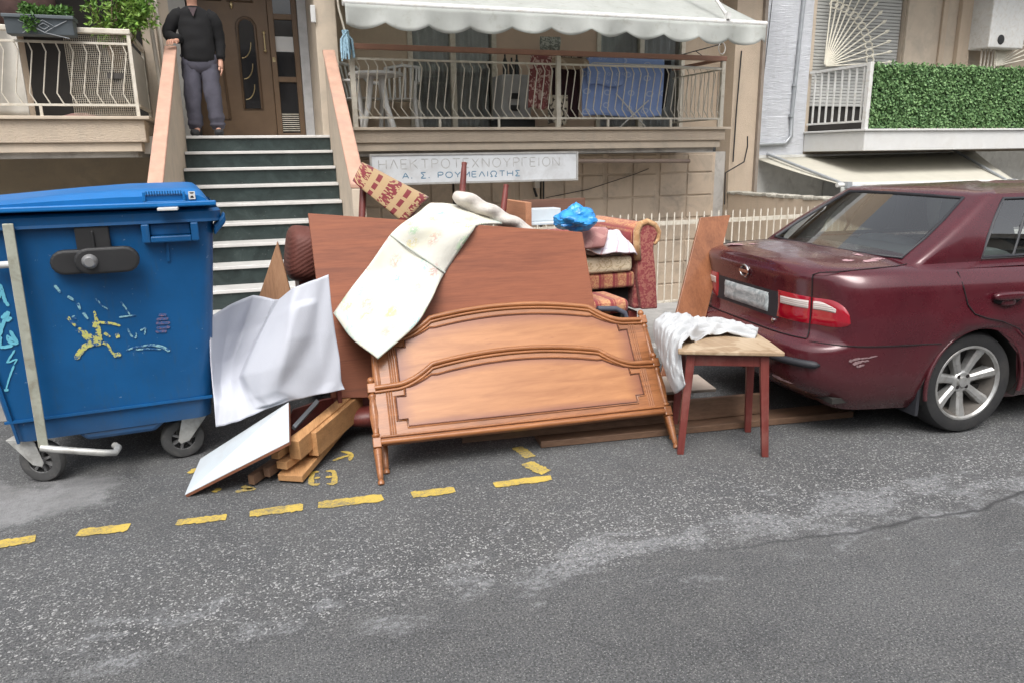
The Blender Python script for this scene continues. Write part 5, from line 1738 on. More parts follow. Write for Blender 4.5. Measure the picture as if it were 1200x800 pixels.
zt, zb_ = spx(700, 322).z, spx(700, 341).z
m = MB(); m.bx(sl_.x, sr_.x, SYF + .02, SYF + .75, zb_, zt); m.build('seat_front', M_strp2, sofa, bevel=.025, seg=3)
m = MB(); m.bx(sl_.x, sr_.x + .03, SYF + .72, SYF + .9, zb_ - .3, zt + .25); m.build('backrest', M_broc, sofa, bevel=.03)
m = MB(); m.bx(sl_.x, sr_.x, SYF + .12, SYF + .7, zb_ - .28, zb_ - .01); m.build('underframe', M_dark, sofa)
m = MB()
for xx in (sl_.x + .1, sr_.x):
    m.bx(xx, xx + .07, SYF + .1, SYF + .7, .135, zb_ - .2)
m.build('leg', M_redwood, sofa)
def flowery():
    t = NT('cream_damask')
    co = t.coord()
    n = t.noise(co, 14, 3, .55, 1.6)
    f = t.ramp(t.math('ABSOLUTE', t.math('SUBTRACT', n, .5)), [(.015, 1.0), (.05, 0.0)])
    t.set(col=t.mix(f, (.66, .56, .40), (.46, .35, .21)), rough=.8)
    return t.m
zc0, zc1 = spx(690, 321).z, spx(690, 302).z
m = MB(); m.bx(sl_.x + .3, spx(742, 310).x, SYF + .0, SYF + .65, zt + .003, zt + .003 + (zc1 - zc0)); m.build
o = m.build('seat_cushion', flowery(), None, bevel=.03, seg=3); tag(o, 'cream damask seat cushion lying on the brocade sofa', 'cushion')
# grey folded cloth on the cushion
zz = zt + .006 + (zc1 - zc0)
m = MB(); m.grid(lambda u, v: V(spx(684, 300).x + u * .33, SYF + .03 + v * .45, zz + .02 + .016 * math.sin(u * 7 + v * 5) + .01 * math.sin(u * 19)), 24, 14)
tag(m.build('grey_cloth', plain('grey_cloth', (.36, .34, .32), .9, var=.2, vs=8), None, smooth=180, solid=.03), 'grey folded cloth between the cream cushion and the checked cloth', 'cloth')
def checked():
    t = NT('checked_cloth')
    uv = t.coord('UV')
    X, Y, Z = t.sep(uv)
    fx = t.math('FRACT', t.math('MULTIPLY', X, 5.0)); fy = t.math('FRACT', t.math('MULTIPLY', Y, 4.0))
    lx = t.ramp(t.math('ABSOLUTE', t.math('SUBTRACT', fx, .5)), [(.0, 1.0), (.06, 1.0), (.08, 0.0), (.16, 0.0), (.18, .6), (.2, 0.0)])
    ly = t.ramp(t.math('ABSOLUTE', t.math('SUBTRACT', fy, .5)), [(.0, 1.0), (.06, 1.0), (.08, 0.0), (.16, 0.0), (.18, .6), (.2, 0.0)])
    c = t.mix(t.math('MULTIPLY', lx, .6), (.66, .64, .68), (.48, .22, .26))
    c = t.mix(t.math('MULTIPLY', ly, .5), c, (.36, .33, .46))
    t.set(col=c, rough=.85)
    return t.m
rows_ = [[spx(684, 290, 4.70), spx(700, 297, 4.66), spx(722, 297, 4.66), spx(740, 296, 4.68), spx(748, 301, 4.72)],
         [spx(690, 288, 4.72), spx(706, 284, 4.72), spx(724, 284, 4.72), spx(738, 287, 4.74), spx(746, 295, 4.76)],
         [spx(698, 283, 4.80), spx(710, 274, 4.80), spx(722, 274, 4.80), spx(732, 280, 4.82), spx(740, 289, 4.82)],
         [spx(705, 276, 4.88), spx(716, 270, 4.88), spx(724, 271, 4.88), spx(730, 277, 4.9), spx(736, 286, 4.9)]]
fn = netfn(rows_)
m = MB(); m.grid(lambda u, v: fn(u, v) + V(0, 0, .006 * math.sin(u * 16 + v * 6)), 28, 20)
tag(m.build('checked_cloth', checked(), None, smooth=180, solid=.012), 'white cloth with red and mauve checks heaped beside the sofa arm', 'cloth')
P = [spx(678, 293, 4.68), spx(705, 291, 4.68), spx(711, 266, 4.78), spx(684, 266, 4.78)]
cushion('pink_cushion', P, V(.0, .13, .0), brocade('dusty_pink_velvet', (.33, .15, .14), (.42, .22, .20), 12), None, .6)
tag(bpy.data.objects['pink_cushion'], 'dusty pink cushion beneath the blue plastic bag', 'cushion')

# ---- second striped piece lower down, with a dark curved edge
lo_ = thing('stool_cushion', gy(720, 372, 4.35), 'striped brocade seat on a dark frame squeezed behind the carved bed boards', 'seat')
e0, e1 = gy(684, 355, 4.30), gy(742, 356, 4.30)
m = MB(); m.bx(e0.x - .25, e1.x - .02, 4.30, 4.66, e0.z - .10, e0.z); m.build('seat', M_strp2, lo_, bevel=.04, seg=3)
m = MB(); m.tube([gy(700, 362, 4.27), gy(722, 362, 4.27), gy(732, 367, 4.26), gy(736, 380, 4.26)], .018, 8); m.build('frame', plain('slate_frame', (.07, .075, .10), .5), lo_, smooth=60)
m = MB(); m.bx(e0.x - .2, e1.x - .06, 4.36, 4.62, .13, e0.z - .11); m.build('base', M_dark, lo_)

# ---- reddish plank leaning by the car
a, b = gz(792, 486, .0), gy(835, 255, 4.35)
a = V(a.x, a.y + .12, .005)
wv = (gy(853, 253, 4.35) - gy(818, 256, 4.35)); 
dv = b - a
m = MB(); m.para(a - wv * .45, dv, wv, wv.cross(dv).normalized() * .02)
tag(m.build('leaning_plank', M_redbr2, None, bevel=.003), 'reddish plank leaning upright against the red car', 'plank')

# ---- stool with worn top
f0, f1 = gz(797, 531), gz(896, 534)
su = (f1 - f0).normalized(); sv = V(-su.y, su.x, 0)
if sv.y < 0: sv = -sv
SL = (f1 - f0).length
SH = gy(796, 412, f0.y).z
stl = thing('wooden_stool', f0 + su * SL * .5 + sv * .17, 'worn wooden stool with dark red legs at the rear of the car', 'stool')
def stp(a, b, z): return f0 + su * a + sv * b + V(0, 0, z)
def taper(a0, b0, a1, b1, w0, w1, z1):
    lo4 = [stp(a0 + dx * w0, b0 + dy * w0, 0) for dx, dy in ((-.5, -.5), (.5, -.5), (.5, .5), (-.5, .5))]
    hi4 = [stp(a1 + dx * w1, b1 + dy * w1, z1) for dx, dy in ((-.5, -.5), (.5, -.5), (.5, .5), (-.5, .5))]
    q = MB(); q.add(lo4 + hi4, [(0, 1, 2, 3), (4, 5, 6, 7), (0, 1, 5, 4), (1, 2, 6, 5), (2, 3, 7, 6), (3, 0, 4, 7)])
    q.build('leg', M_redwood, stl, bevel=.003)
topz = SH - .012
for (a0, b0, a1, b1) in ((0, 0, .035, .02), (SL, 0, SL - .035, .02), (.0, .36, .035, .33), (SL - .02, .36, SL - .04, .33)):
    taper(a0, b0, a1, b1, .034, .044, topz)
for (p, q, w) in ((stp(.05, .02, topz - .036), stp(SL - .05, .02, topz - .036), .02), (stp(.05, .33, topz - .036), stp(SL - .05, .33, topz - .036), .02), (stp(.035, .04, topz - .036), stp(.035, .32, topz - .036), .02), (stp(SL - .036, .04, topz - .036), stp(SL - .036, .32, topz - .036), .02)):
    q_ = MB(); q_.beam(p, q, w, .062); q_.build('apron', M_redwood, stl, bevel=.003)
def seatmat():
    t = NT('worn_seat_veneer')
    n1 = t.noise(t.coord(scale=(9, .8, 9), rot=(0, 0, rad(26))), 4, 6, .65)
    c = t.ramp(n1, [(.35, (.27, .185, .11)), (.65, (.37, .265, .17))])
    pt = t.ramp(t.noise(t.coord(), 4.2, 3, .55, .8), [(.50, 0.0), (.515, 1.0)])
    c2 = t.ramp(n1, [(.35, (.37, .275, .18)), (.65, (.45, .35, .24))])
    t.set(col=t.mix(pt, c, c2), rough=.6)
    t.bump(n1, .12, .002)
    return t.m
seat = [stp(-.035, -.03, topz + .001), stp(SL + .055, -.035, topz + .001), stp(SL + .035, .16, topz + .001), stp(SL + .0, .39, topz + .001), stp(.05, .40, topz + .001), stp(-.02, .2, topz + .001)]
m = MB(); m.prism(seat, (0, 0, .021)); m.build('seat', seatmat(), stl, bevel=.005)
# cloth over its left side
def sheetmat():
    t = NT('white_cotton')
    n = t.noise(t.coord(), 5, 4)
    t.set(col=t.mix(n, (.38, .39, .40), (.46, .472, .482)), rough=.85)
    t.bump(t.noise(t.coord(), 30, 4, .6), .25, .01)
    return t.m
tz = topz + .03
rows_ = [
    [stp(.01, -.02, tz - .20), stp(-.03, .06, tz - .27), stp(-.06, .14, tz - .22), stp(-.07, .24, tz - .20), stp(-.08, .36, tz - .14)],
    [stp(-.01, -.0, tz - .10), stp(-.05, .06, tz - .13), stp(-.08, .15, tz - .12), stp(-.10, .26, tz - .10), stp(-.12, .38, tz - .06)],
    [stp(-.01, .03, tz + .01), stp(-.04, .10, tz + .02), stp(-.06, .18, tz + .03), stp(-.09, .29, tz + .04), stp(-.12, .42, tz + .05)],
    [stp(.05, .12, tz + .005), stp(.05, .18, tz + .05), stp(.03, .25, tz + .06), stp(.0, .35, tz + .08), stp(-.04, .46, tz + .06)],
    [stp(.14, .24, tz), stp(.14, .27, tz + .04), stp(.13, .32, tz + .055), stp(.11, .39, tz + .055), stp(.08, .47, tz + .03)],
    [stp(.25, .28, tz), stp(.25, .32, tz + .04), stp(.25, .35, tz + .05), stp(.25, .39, tz + .045), stp(.24, .45, tz)],
    [stp(.40, .25, tz - .01), stp(.42, .29, tz + .01), stp(.42, .32, tz + .02), stp(.41, .37, tz + .015), stp(.40, .42, tz - .01)]]
fn = netfn(rows_)
def cl(u, v):
    p = fn(u, v)
    k_ = 1 if v > .4 else .8
    f1_ = mnoise.noise(V(u * 3.2 + 5, v * 7, .3)); f2_ = mnoise.noise(V(u * 8, v * 15, 2.3))
    rid = (1 - abs(mnoise.noise(V(u * 6 + v * 2, v * 4.5 - u * 2, 7)))) ** 3
    d = V(-.5, -.6, .65) if v < .35 else V(0, -.2, 1)
    return p + d * (.016 * f1_ + .012 * f2_ + .030 * (rid - .4) + .012 * (1 - abs(mnoise.noise(V(u * 13 - v * 5, v * 9 + u * 4, 3)))) ** 4) * k_
m = MB(); m.grid(cl, 50, 70); tag(m.build('white_cloth', sheetmat(), None, smooth=180, solid=.004), 'crumpled white cotton cloth thrown over the left of the worn stool', 'cloth')
# ================================================================== DARK RED SALOON CAR
def car_paint():
    t = NT('maroon_car_paint')
    co = t.coord()
    n = t.noise(co, 4, 5, .65)
    c = t.mix(t.ramp(n, [(.3, 0.0), (.7, 1.0)]), (.060, .0062, .012), (.080, .0095, .016))
    Z = t.sep(co)[2]
    dust = t.ramp(t.math('ADD', Z, t.math('MULTIPLY', t.noise(co, 7, 5, .7), .3)), [(.35, .40), (.75, 0.0)])
    c = t.mix(t.math('MULTIPLY', dust, .6), c, (.10, .06, .055))
    r = t.math('ADD', t.math('MULTIPLY', t.ramp(t.noise(co, 9, 5, .7), [(.35, 0.0), (.7, 1.0)]), .14), .22)
    t.set(col=c, rough=r, metal=.15, spec=.5, coat=.65, coatr=.10)
    return t.m
M_car = car_paint()
M_cgap = plain('shut_line', (.006, .003, .004), .8)
M_trim = plain('black_rubber_trim', (.02, .021, .026), .6, var=.2, vs=20)
M_alloy = plain('silver_alloy', (.52, .52, .51), .35, metal=.75, var=.12, vs=12, dirt=(.3, .28, .25), dirts=16)
M_chrome = plain('chrome', (.7, .7, .7), .15, metal=1.0, var=.05)
M_lred = NT('red_lamp_lens').set(col=(.30, .004, .016), rough=.12, coat=.8, spec=.6).m
def lensw():
    t = NT('clear_lamp_lens')
    co = t.coord()
    w = t.wave(t.coord(), 30, 0, 0, 'Z')
    t.set(col=t.mix(w, (.46, .40, .38), (.62, .56, .53)), rough=.15, coat=.8)
    t.bump(w, .3, .003)
    return t.m
M_lwh = lensw()
M_cint = plain('car_interior', (.045, .048, .05), .9, var=.2)
M_seatc = plain('grey_car_seat', (.20, .21, .22), .9, var=.15)
def carglass():
    t = NT('car_glass')
    n = t.n
    gl = n.new('ShaderNodeBsdfGlossy'); gl.inputs['Roughness'].default_value = .02
    tr = n.new('ShaderNodeBsdfTransparent'); tr.inputs[0].default_value = (.84, .92, .89, 1)
    fr = n.new('ShaderNodeFresnel'); fr.inputs[0].default_value = 1.5
    mx = n.new('ShaderNodeMixShader')
    add = t.math('ADD', t.math('MULTIPLY', fr.outputs[0], 1.2), .16, True)
    t.l.new(add, mx.inputs[0]); t.l.new(tr.outputs[0], mx.inputs[1]); t.l.new(gl.outputs[0], mx.inputs[2])
    t.l.new(mx.outputs[0], n['Material Output'].inputs[0])
    return t.m
M_cglass = carglass()

wc = gz(1127, 507)
CDIR = ROAD
CU = V(math.cos(CDIR), math.sin(CDIR), 0); CN = V(-CU.y, CU.x, 0)
CO = wc + CN * .79                         # ground below the middle of the rear axle
car = thing('parked_car', CO + CU * 1.2, 'dark red saloon car parked at the kerb with its scuffed rear to the heap', 'car')
def C_(x, y, z):
    return CO + CU * x + CN * y + V(0, 0, z)
XR, XF, HWC = -1.02, 3.25, .835
XA, XB = .35, 2.25                         # straight part of the side
def plan(s):
    """s in -1..1 from front centre... 0 = rear centre; near side negative.  returns x, y, nx, ny"""
    sg = -1 if s < 0 else 1
    a = abs(s)
    if a < .45:
        th = (a / .45)
        th = th ** 1.0 * math.pi / 2
        e = 2 / 4.6
        cx, sy = abs(math.cos(th)) ** e, abs(math.sin(th)) ** e
        x = XA - (XA - XR) * cx
        y = HWC * sy
    elif a < .70:
        f = (a - .45) / .25
        x = XA + (XB - XA) * f
        y = HWC + .012 * math.sin(math.pi * f)
    else:
        th = (1 - (a - .70) / .30) * math.pi / 2
        e = 2 / 3.4
        x = XB + (XF - XB) * abs(math.cos(th)) ** e
        y = HWC * abs(math.sin(th)) ** e
    return x, sg * y
def plan_n(s):
    d = 1e-3
    x0, y0 = plan(max(-1, s - d)); x1, y1 = plan(min(1, s + d))
    tx, ty = x1 - x0, y1 - y0
    l = math.hypot(tx, ty) or 1
    n_ = (ty / l, -tx / l)
    x, y = plan(s)
    if n_[0] * (x - 1.2) + n_[1] * y < 0: n_ = (-n_[0], -n_[1])
    return n_
BELT = [(-1.02, .935), (-.5, .945), (0, .935), (.6, .925), (1.6, .895), (2.3, .85), (2.9, .76), (3.3, .66)]
CREST = [(-1.02, .938), (-.94, .952), (-.8, .972), (-.3, .99), (0, .99), (1, 1.0), (2.0, .96), (2.3, .93), (2.9, .83), (3.3, .70)]
SIDE_IN = [(.17, .10), (.24, .05), (.34, .02), (.46, .008), (.52, .004), (.60, .0), (.70, .002), (.80, .012), (.86, .02), (.90, .04), (.93, .065), (.96, .11)]
REAR_IN = [(.17, .24), (.23, .13), (.28, .05), (.34, .012), (.42, .0), (.50, .0), (.535, .012), (.555, .06), (.58, .085), (.70, .092), (.84, .082), (.90, .072), (.925, .076), (.94, .10), (.97, .15)]
def inset(x, z, nx):
    w = max(0, min(1, (-nx - .25) / .55)) if x < XA else 0
    w = w * w * (3 - 2 * w)
    return interp(z, SIDE_IN) * (1 - w) + interp(z, REAR_IN) * w
ZL = [.17, .20, .24, .28, .32, .37, .42, .47, .505, .53, .545, .56, .58, .62, .66, .70, .74, .78, .82, .855, .885, .91, .93]
def surf(s, z, off_=0.0):
    x, y = plan(s)
    nx, ny = plan_n(s)
    zb = interp(x, BELT)
    i_ = inset(x, z + (.945 - zb) * max(0, min(1, (z - .6) / .3)), nx) - off_
    # flared wheel arch
    for ax in (0.0, 2.535):
        d = math.hypot(x - ax, z - .30)
        if .30 < d < .44 and x > -.5: i_ -= .012 * math.sin((d - .30) / .14 * math.pi)
    return C_(x - nx * i_, y - ny * i_, z)
# samples along the outline
Ssmp = sorted(set([-1, 1] + [round(-.45 * k / 44, 5) for k in range(45)] + [round(.45 * k / 44, 5) for k in range(45)] + [sg * (.45 + .25 * k / 56) for k in range(57) for sg in (-1, 1)] + [sg * (.70 + .30 * k / 26) for k in range(27) for sg in (-1, 1)]))
NSS = len(Ssmp)
m = MB()
rows = []
WR = .322
def arch_snap(p_l):
    return p_l
nz = len(ZL)
def toplocal(w):
    q = w - CO
    return q.dot(CU), q.dot(CN), q.z
verts = []
for s in Ssmp:
    x, y = plan(s)
    zb = interp(x, BELT) - .012
    for z in ZL:
        zz = .17 + (z - .17) * (zb - .17) / (.93 - .17)
        verts.append(surf(s, zz))
    # rounded shoulder then cap to the centre line
    for k in range(1, 9):
        f = k / 8
        p = verts[len(verts) - nz - (k - 1)]
        q = surf(s, zb)
        lx, ly, lz = toplocal(q)
        cz = interp(lx, CREST)
        g_ = (1 - f)
        z_ = lz + (cz - lz) * (1 - g_ ** 3.4)
        verts.append(C_(lx + (.0 if abs(s) > .3 else .0), ly * g_, z_))
R_ = nz + 8
hole = set()
for i, s in enumerate(Ssmp):
    for j in range(nz):
        v = verts[i * R_ + j]
        lx, ly, lz = toplocal(v)
        if abs(s) < .14: continue
        for ax in (0.0, 2.535):
            d = math.hypot(lx - ax, lz - .30)
            if d < WR:
                hole.add(i * R_ + j)
faces = []
for i in range(NSS - 1):
    for j in range(R_ - 1):
        q = (i * R_ + j, (i + 1) * R_ + j, (i + 1) * R_ + j + 1, i * R_ + j + 1)
        if all(k in hole for k in q): continue
        # cabin opening in the cap
        c_ = sum((verts[k] for k in q), V(0, 0, 0)) / 4
        lx, ly, lz = toplocal(c_)
        if j >= nz and -.22 < lx < 2.0 and abs(ly) < .64: continue
        faces.append(q)
for k in hole:                                      # pull the ragged edge of the wheel openings onto the arch circle
    lx, ly, lz = toplocal(verts[k])
    for ax in (0.0, 2.535):
        if abs(lx - ax) > .6: continue
        dx, dz = lx - ax, lz - .30
        d = math.hypot(dx, dz)
        if d < WR and d > 1e-4:
            f = WR / d
            s_ = Ssmp[k // R_]
            if dz < 0:
                verts[k] = C_(ax + math.copysign(math.sqrt(WR * WR - dz * dz), dx), ly, lz)
            else:
                verts[k] = C_(ax + dx * f, ly, .30 + dz * f)
m.add(verts, faces)
cbody = m.build('body', M_car, car, smooth=48)
# wheel arch lips and inner wells
for ax in (0.0, 2.535):
    for sg in (-1, 1):
        q = MB()
        q.grid(lambda u, v: C_(ax + (WR + .004) * math.cos(rad(-18 + 216 * u)), sg * (HWC - .03 - v * .30), max(.15, .30 + (WR + .004) * math.sin(rad(-18 + 216 * u)))), 30, 3)
        q.build('wheel_well', M_dark, car, smooth=60)
        q = MB()
        q.tube([C_(ax + (WR - .004) * math.cos(rad(a)), sg * (HWC - .012), .30 + (WR - .004) * math.sin(rad(a))) for a in range(-12, 193, 6)], .011, 6)
        q.build('arch_lip', M_car, cbody, smooth=60)
q = MB(); q.para(C_(-.80, -.70, .22), CU * 3.9, CN * 1.40, (0, 0, .03)); q.build('floor_pan', M_dark, car)
q = MB(); q.para(C_(.17, -.66, .35), CU * 2.0, CN * 1.32, (0, 0, .45)); q.build('cabin_floor', M_cint, car)

# ---- cabin above the belt: rounded-rectangle rings lofted upwards
LV = [0, .06, .12, .35, .6, .82, .92, .96, 1.0]
def ringpt(side, a, t):
    """side 0 rear (a -1..1), 1 near side, 2 front, 3 far side (a 0..1 rear to front)"""
    bulge = math.sin(math.pi * t) * .014
    z = .955 + .352 * t
    xr = -.375 + .54 * t ** 1.03
    xf = 2.22 + (1.42 - 2.22) * t
    hw = .70 + (.575 - .70) * t ** 1.35 + bulge
    rc = .06 + .02 * t
    if side in (1, 3):
        a = a - .10 * t * max(0, 1 - abs(a - .15) / .15)
    if side == 0:
        c = .10 * (1 - a * a) * (1 - .45 * t)
        return (xr - c + .0, a * (hw - rc), z + .012 * (1 - a * a) * t)
    if side == 2:
        c = .16 * (1 - a * a)
        return (xf + c, -a * (hw - rc), z + .012 * (1 - a * a) * t)
    x = xr + rc + a * (xf - xr - 2 * rc)
    return (x, (-hw if side == 1 else hw), z)
RA = [-1, -.93, -.88, -.5, 0, .5, .88, .93, 1]
SA = [0, .045, .085, .12, .15, .27, .40, .455, .50, .54, .70, .86, .90, 1]
def ring(t):
    pts, lab = [], []
    for a in RA[::-1]:
        pts.append(ringpt(0, a, t)); lab.append(('r', a))
    def corner(p, q, c):
        for k in (1, 2, 3):
            f = k / 4
            b = 1 - f
            pts.append(tuple(p[i] * b * b + 2 * c[i] * b * f + q[i] * f * f for i in range(3))); lab.append(('c', 0))
    p, q = ringpt(0, -1, t), ringpt(1, 0, t)
    corner(p, q, (p[0], q[1], p[2]))
    for a in SA:
        pts.append(ringpt(1, a, t)); lab.append(('n', a))
    p, q = ringpt(1, 1, t), ringpt(2, 1, t)
    corner(p, q, (q[0], p[1], p[2]))
    for a in RA[::-1]:
        pts.append(ringpt(2, a, t)); lab.append(('f', a))
    p, q = ringpt(2, -1, t), ringpt(3, 1, t)
    corner(p, q, (p[0], q[1], p[2]))
    for a in SA[::-1]:
        pts.append(ringpt(3, a, t)); lab.append(('s', a))
    p, q = ringpt(3, 0, t), ringpt(0, 1, t)
    corner(p, q, (q[0], p[1], p[2]))
    return pts, lab
rings_ = [ring(t) for t in LV]
lab = rings_[0][1]
NR = len(lab)
cv = [C_(*p) for r_, _ in rings_ for p in r_]
# skirt that sinks into the body below the belt
sk = [C_(p[0] * 1.0 - (.03 if l[0] == 'r' else 0), p[1] * 1.07, .93) for p, l in zip(rings_[0][0], lab)]
body_f, glass_f = [], {'r': [], 'n': [], 's': [], 'f': []}
for i in range(len(LV) - 1):
    for k in range(NR):
        k2 = (k + 1) % NR
        q = (i * NR + k, i * NR + k2, (i + 1) * NR + k2, (i + 1) * NR + k)
        a0, a1 = lab[k], lab[k2]
        tm = (LV[i] + LV[i + 1]) / 2
        g_ = None
        if a0[0] == a1[0]:
            am = (a0[1] + a1[1]) / 2
            if a0[0] == 'r' and abs(am) < .93 and .06 < tm < .92: g_ = 'r'
            if a0[0] == 'f' and abs(am) < .93 and .0 < tm < .96: g_ = 'f'
            if a0[0] in 'ns' and .06 < tm < .92:
                lo_lim = .145 if tm < .6 else .085 if tm < .82 else .145
                lo_lim = .15
                if lo_lim <= am <= .455 or .54 <= am <= .86: g_ = a0[0]
        if g_: glass_f[g_].append(q)
        else: body_f.append(q)
m = MB()
m.add(cv + sk, body_f + [(len(cv) + k, len(cv) + (k + 1) % NR, (k + 1) % NR, k) for k in range(NR)])
# roof skin: scale the top ring to the middle with a crown
top = rings_[-1][0]
cxm = sum(p[0] for p in top) / NR
base_i = len(m.v) - 0
prev = [(len(LV) - 1) * NR + k for k in range(NR)]
for f in (.8, .55, .3, .1):
    idx = len(m.v)
    for p in top:
        m.v.append(tuple(C_(cxm + (p[0] - cxm) * f, p[1] * f, p[2] + .035 * (1 - f * f))))
    for k in range(NR):
        m.f.append([prev[k], prev[(k + 1) % NR], idx + (k + 1) % NR, idx + k]); m.m.append(0)
    prev = [idx + k for k in range(NR)]
m.f.append(prev); m.m.append(0)
cab = m.build('cabin', M_car, car, smooth=40)
for key, nm in (('r', 'rear_window'), ('n', 'side_window'), ('s', 'side_window'), ('f', 'windscreen')):
    g_ = MB(); g_.add(cv, glass_f[key])
    # drop unused vertices
    used = sorted({i for f in g_.f for i in f}); mp = {v: i for i, v in enumerate(used)}
    g2 = MB(); g2.v = [g_.v[i] for i in used]; g2.f = [[mp[i] for i in f] for f in g_.f]; g2.m = [0] * len(g2.f)
    g2.build(nm, M_cglass, cab, smooth=60)
def ringline(pts, r, name, mat, parent, o=.004, closed=True):
    q = MB(); q.tube(pts, r, 6, closed=closed); return q.build(name, mat, parent, smooth=60)
def rp_(side, a, t): return C_(*ringpt(side, a, t))
# black seal round the windows
ringline([rp_(0, a, .06) for a in (-.93, -.5, 0, .5, .93)] + [rp_(0, .93, t) for t in (.35, .6, .92)] + [rp_(0, a, .92) for a in (.5, 0, -.5, -.93)] + [rp_(0, -.93, t) for t in (.6, .35)], .011, 'window_seal', M_trim, cab)
for sd_ in (1, 3):
    for a0, a1 in ((.15, .455), (.54, .86)):
        ringline([rp_(sd_, a0, t) for t in (.06, .35, .6, .82, .92)] + [rp_(sd_, a, .92) for a in ((a0 + a1) / 2, a1)] + [rp_(sd_, a1, t) for t in (.6, .35, .06)] + [rp_(sd_, (a0 + a1) / 2, .06)], .010, 'window_seal', M_trim, cab)
    ringline([rp_(sd_, .235, .06), rp_(sd_, .235, .5), rp_(sd_, .24, .92)], .009, 'quarter_light_bar', M_trim, cab, closed=False)
    ringline([rp_(sd_, a, .045) for a in (.15, .3, .5, .7, .88)], .006, 'window_sill_trim', M_chrome, cab, closed=False)
# interior
m = MB(); m.para(C_(-.28, -.60, .93), CU * .5, CN * 1.24, (0, 0, .03)); m.build('parcel_shelf', M_cint, car)
for y in (-.36, .36):
    m = MB(); m.ell(C_(.36, y, .85), (.09, .28, .14), 14, 10, Matrix.Rotation(CDIR, 3, 'Z'), e=.6); m.build('rear_seat', M_seatc, car, smooth=60)
    m = MB(); m.ell(C_(1.16, y, .86), (.09, .24, .24), 14, 10, Matrix.Rotation(CDIR, 3, 'Z'), e=.6); m.ell(C_(1.14, y, 1.16), (.05, .12, .08), 14, 10, Matrix.Rotation(CDIR, 3, 'Z'), e=.6); m.build('front_seat', M_seatc, car, smooth=60)

# ---- lamps, lid, trims on the rear
def sfind(y, lo=-.44, hi=0.0):
    a, b = lo, hi
    for _ in range(40):
        c = (a + b) / 2
        if plan(c)[1] < y: a = c
        else: b = c
    return (a + b) / 2
def sx(x):                                          # near-side s where plan x = x
    a, b = -.70, 0.0
    for _ in range(40):
        c = (a + b) / 2
        if plan(c)[0] > x: a = c
        else: b = c
    return (a + b) / 2
def patch(s0, s1, zlo, zhi, name, mat, parent, off_=.008, mir=False, nu=20, nv=6):
    q = MB()
    sgn = -1 if mir else 1
    def fn(u, v):
        s = s0 + (s1 - s0) * u
        z = zlo(u) + (zhi(u) - zlo(u)) * v
        e = min(1, min(u, 1 - u) / .06, min(v, 1 - v) / .12)
        return surf(sgn * s, z, off_ * (.2 + .8 * (1 - (1 - e) ** 2)))
    q.grid(fn, nu, nv)
    return q.build(name, mat, parent, smooth=60, rec=True)
sA, sB, sC = sfind(-.335), sfind(-.60), sx(-.765)
ZT0, ZT1, ZMID = .64, .785, .715
for mir in (False, True):
    lamp = patch(sA, sB + .002, lambda u: ZT0, lambda u: ZT1 + .008 - .006 * u, 'tail_lamp', M_lred, car, .010, mir)
    patch(sA - .004, sB + .004, lambda u: ZMID, lambda u: ZT1 - .012, 'reversing_lamp', M_lwh, lamp, .0125, mir)
    end = lambda u: max(0, 1 - max(0, (u - .45) / .55) ** 2.4) ** .5
    lm2 = patch(sB - .003, sC, lambda u: ZT0 + .03 - .03 * end(u), lambda u: ZT0 + .03 + (ZT1 - ZT0 - .03) * end(u), 'tail_lamp', M_lred, car, .010, mir, 30)
    patch(sB - .006, sC + (sB - sC) * .28, lambda u: ZMID, lambda u: ZMID + max(.004, (ZT1 - .012 - ZMID) * (1 - max(0, u - .3) ** 2 * 1.2)), 'indicator', M_lwh, lm2, .0125, mir, 24)
def gap(pts, w=.0035, name='shut_line'):
    q = MB(); q.tube(pts, w, 5); return q.build(name, M_cgap, cbody)
def deck(lx, ly):
    """top skin of the body at plan position"""
    s = sx(lx) if lx > XR + .02 else sfind(-.1)
    zb = interp(plan(s)[0], BELT) - .012
    q = surf(s, zb)
    qx, qy, qz = toplocal(q)
    g_ = min(1, abs(ly) / abs(qy))
    return C_(lx, ly, qz + (interp(qx, CREST) - qz) * (1 - g_ ** 3.4) + .001)
for sg in (1, -1):
    pts = [surf(sg * (sB - .001), z, .003) for z in (.565, .60, .66, .74, .80, .86, .89, .91)]
    pts += [C_(*((lambda p: (p[0], p[1] * (1 if sg == 1 else -1), p[2]))(toplocal(deck(lx, ly))))) for lx, ly in ((-.88, -.61), (-.80, -.645), (-.6, -.67), (-.45, -.67), (-.34, -.64))]
    gap(pts)
gap([surf(s, .562, .004) for s in [sB + (-sB - sB) * k / 20 for k in range(21)]])
# bumper joint line and rubbing strip
sP, sQ = sx(-.27), sfind(-.0)
for sg in (1, -1):
    gap([surf(sg * s, .552 - .0 * s, .003) for s in [sfind(-.62) + (sP - sfind(-.62)) * k / 14 for k in range(15)]], .003)
    s0_, s1_ = sfind(-.30), sx(-.88)
    q = MB(); q.tube([surf(sg * (s0_ + (s1_ - s0_) * k / 16), .44, .004) for k in range(17)], [.022] * 15 + [.018, .004], 8); q.build('rubbing_strip', M_trim, car, smooth=60)
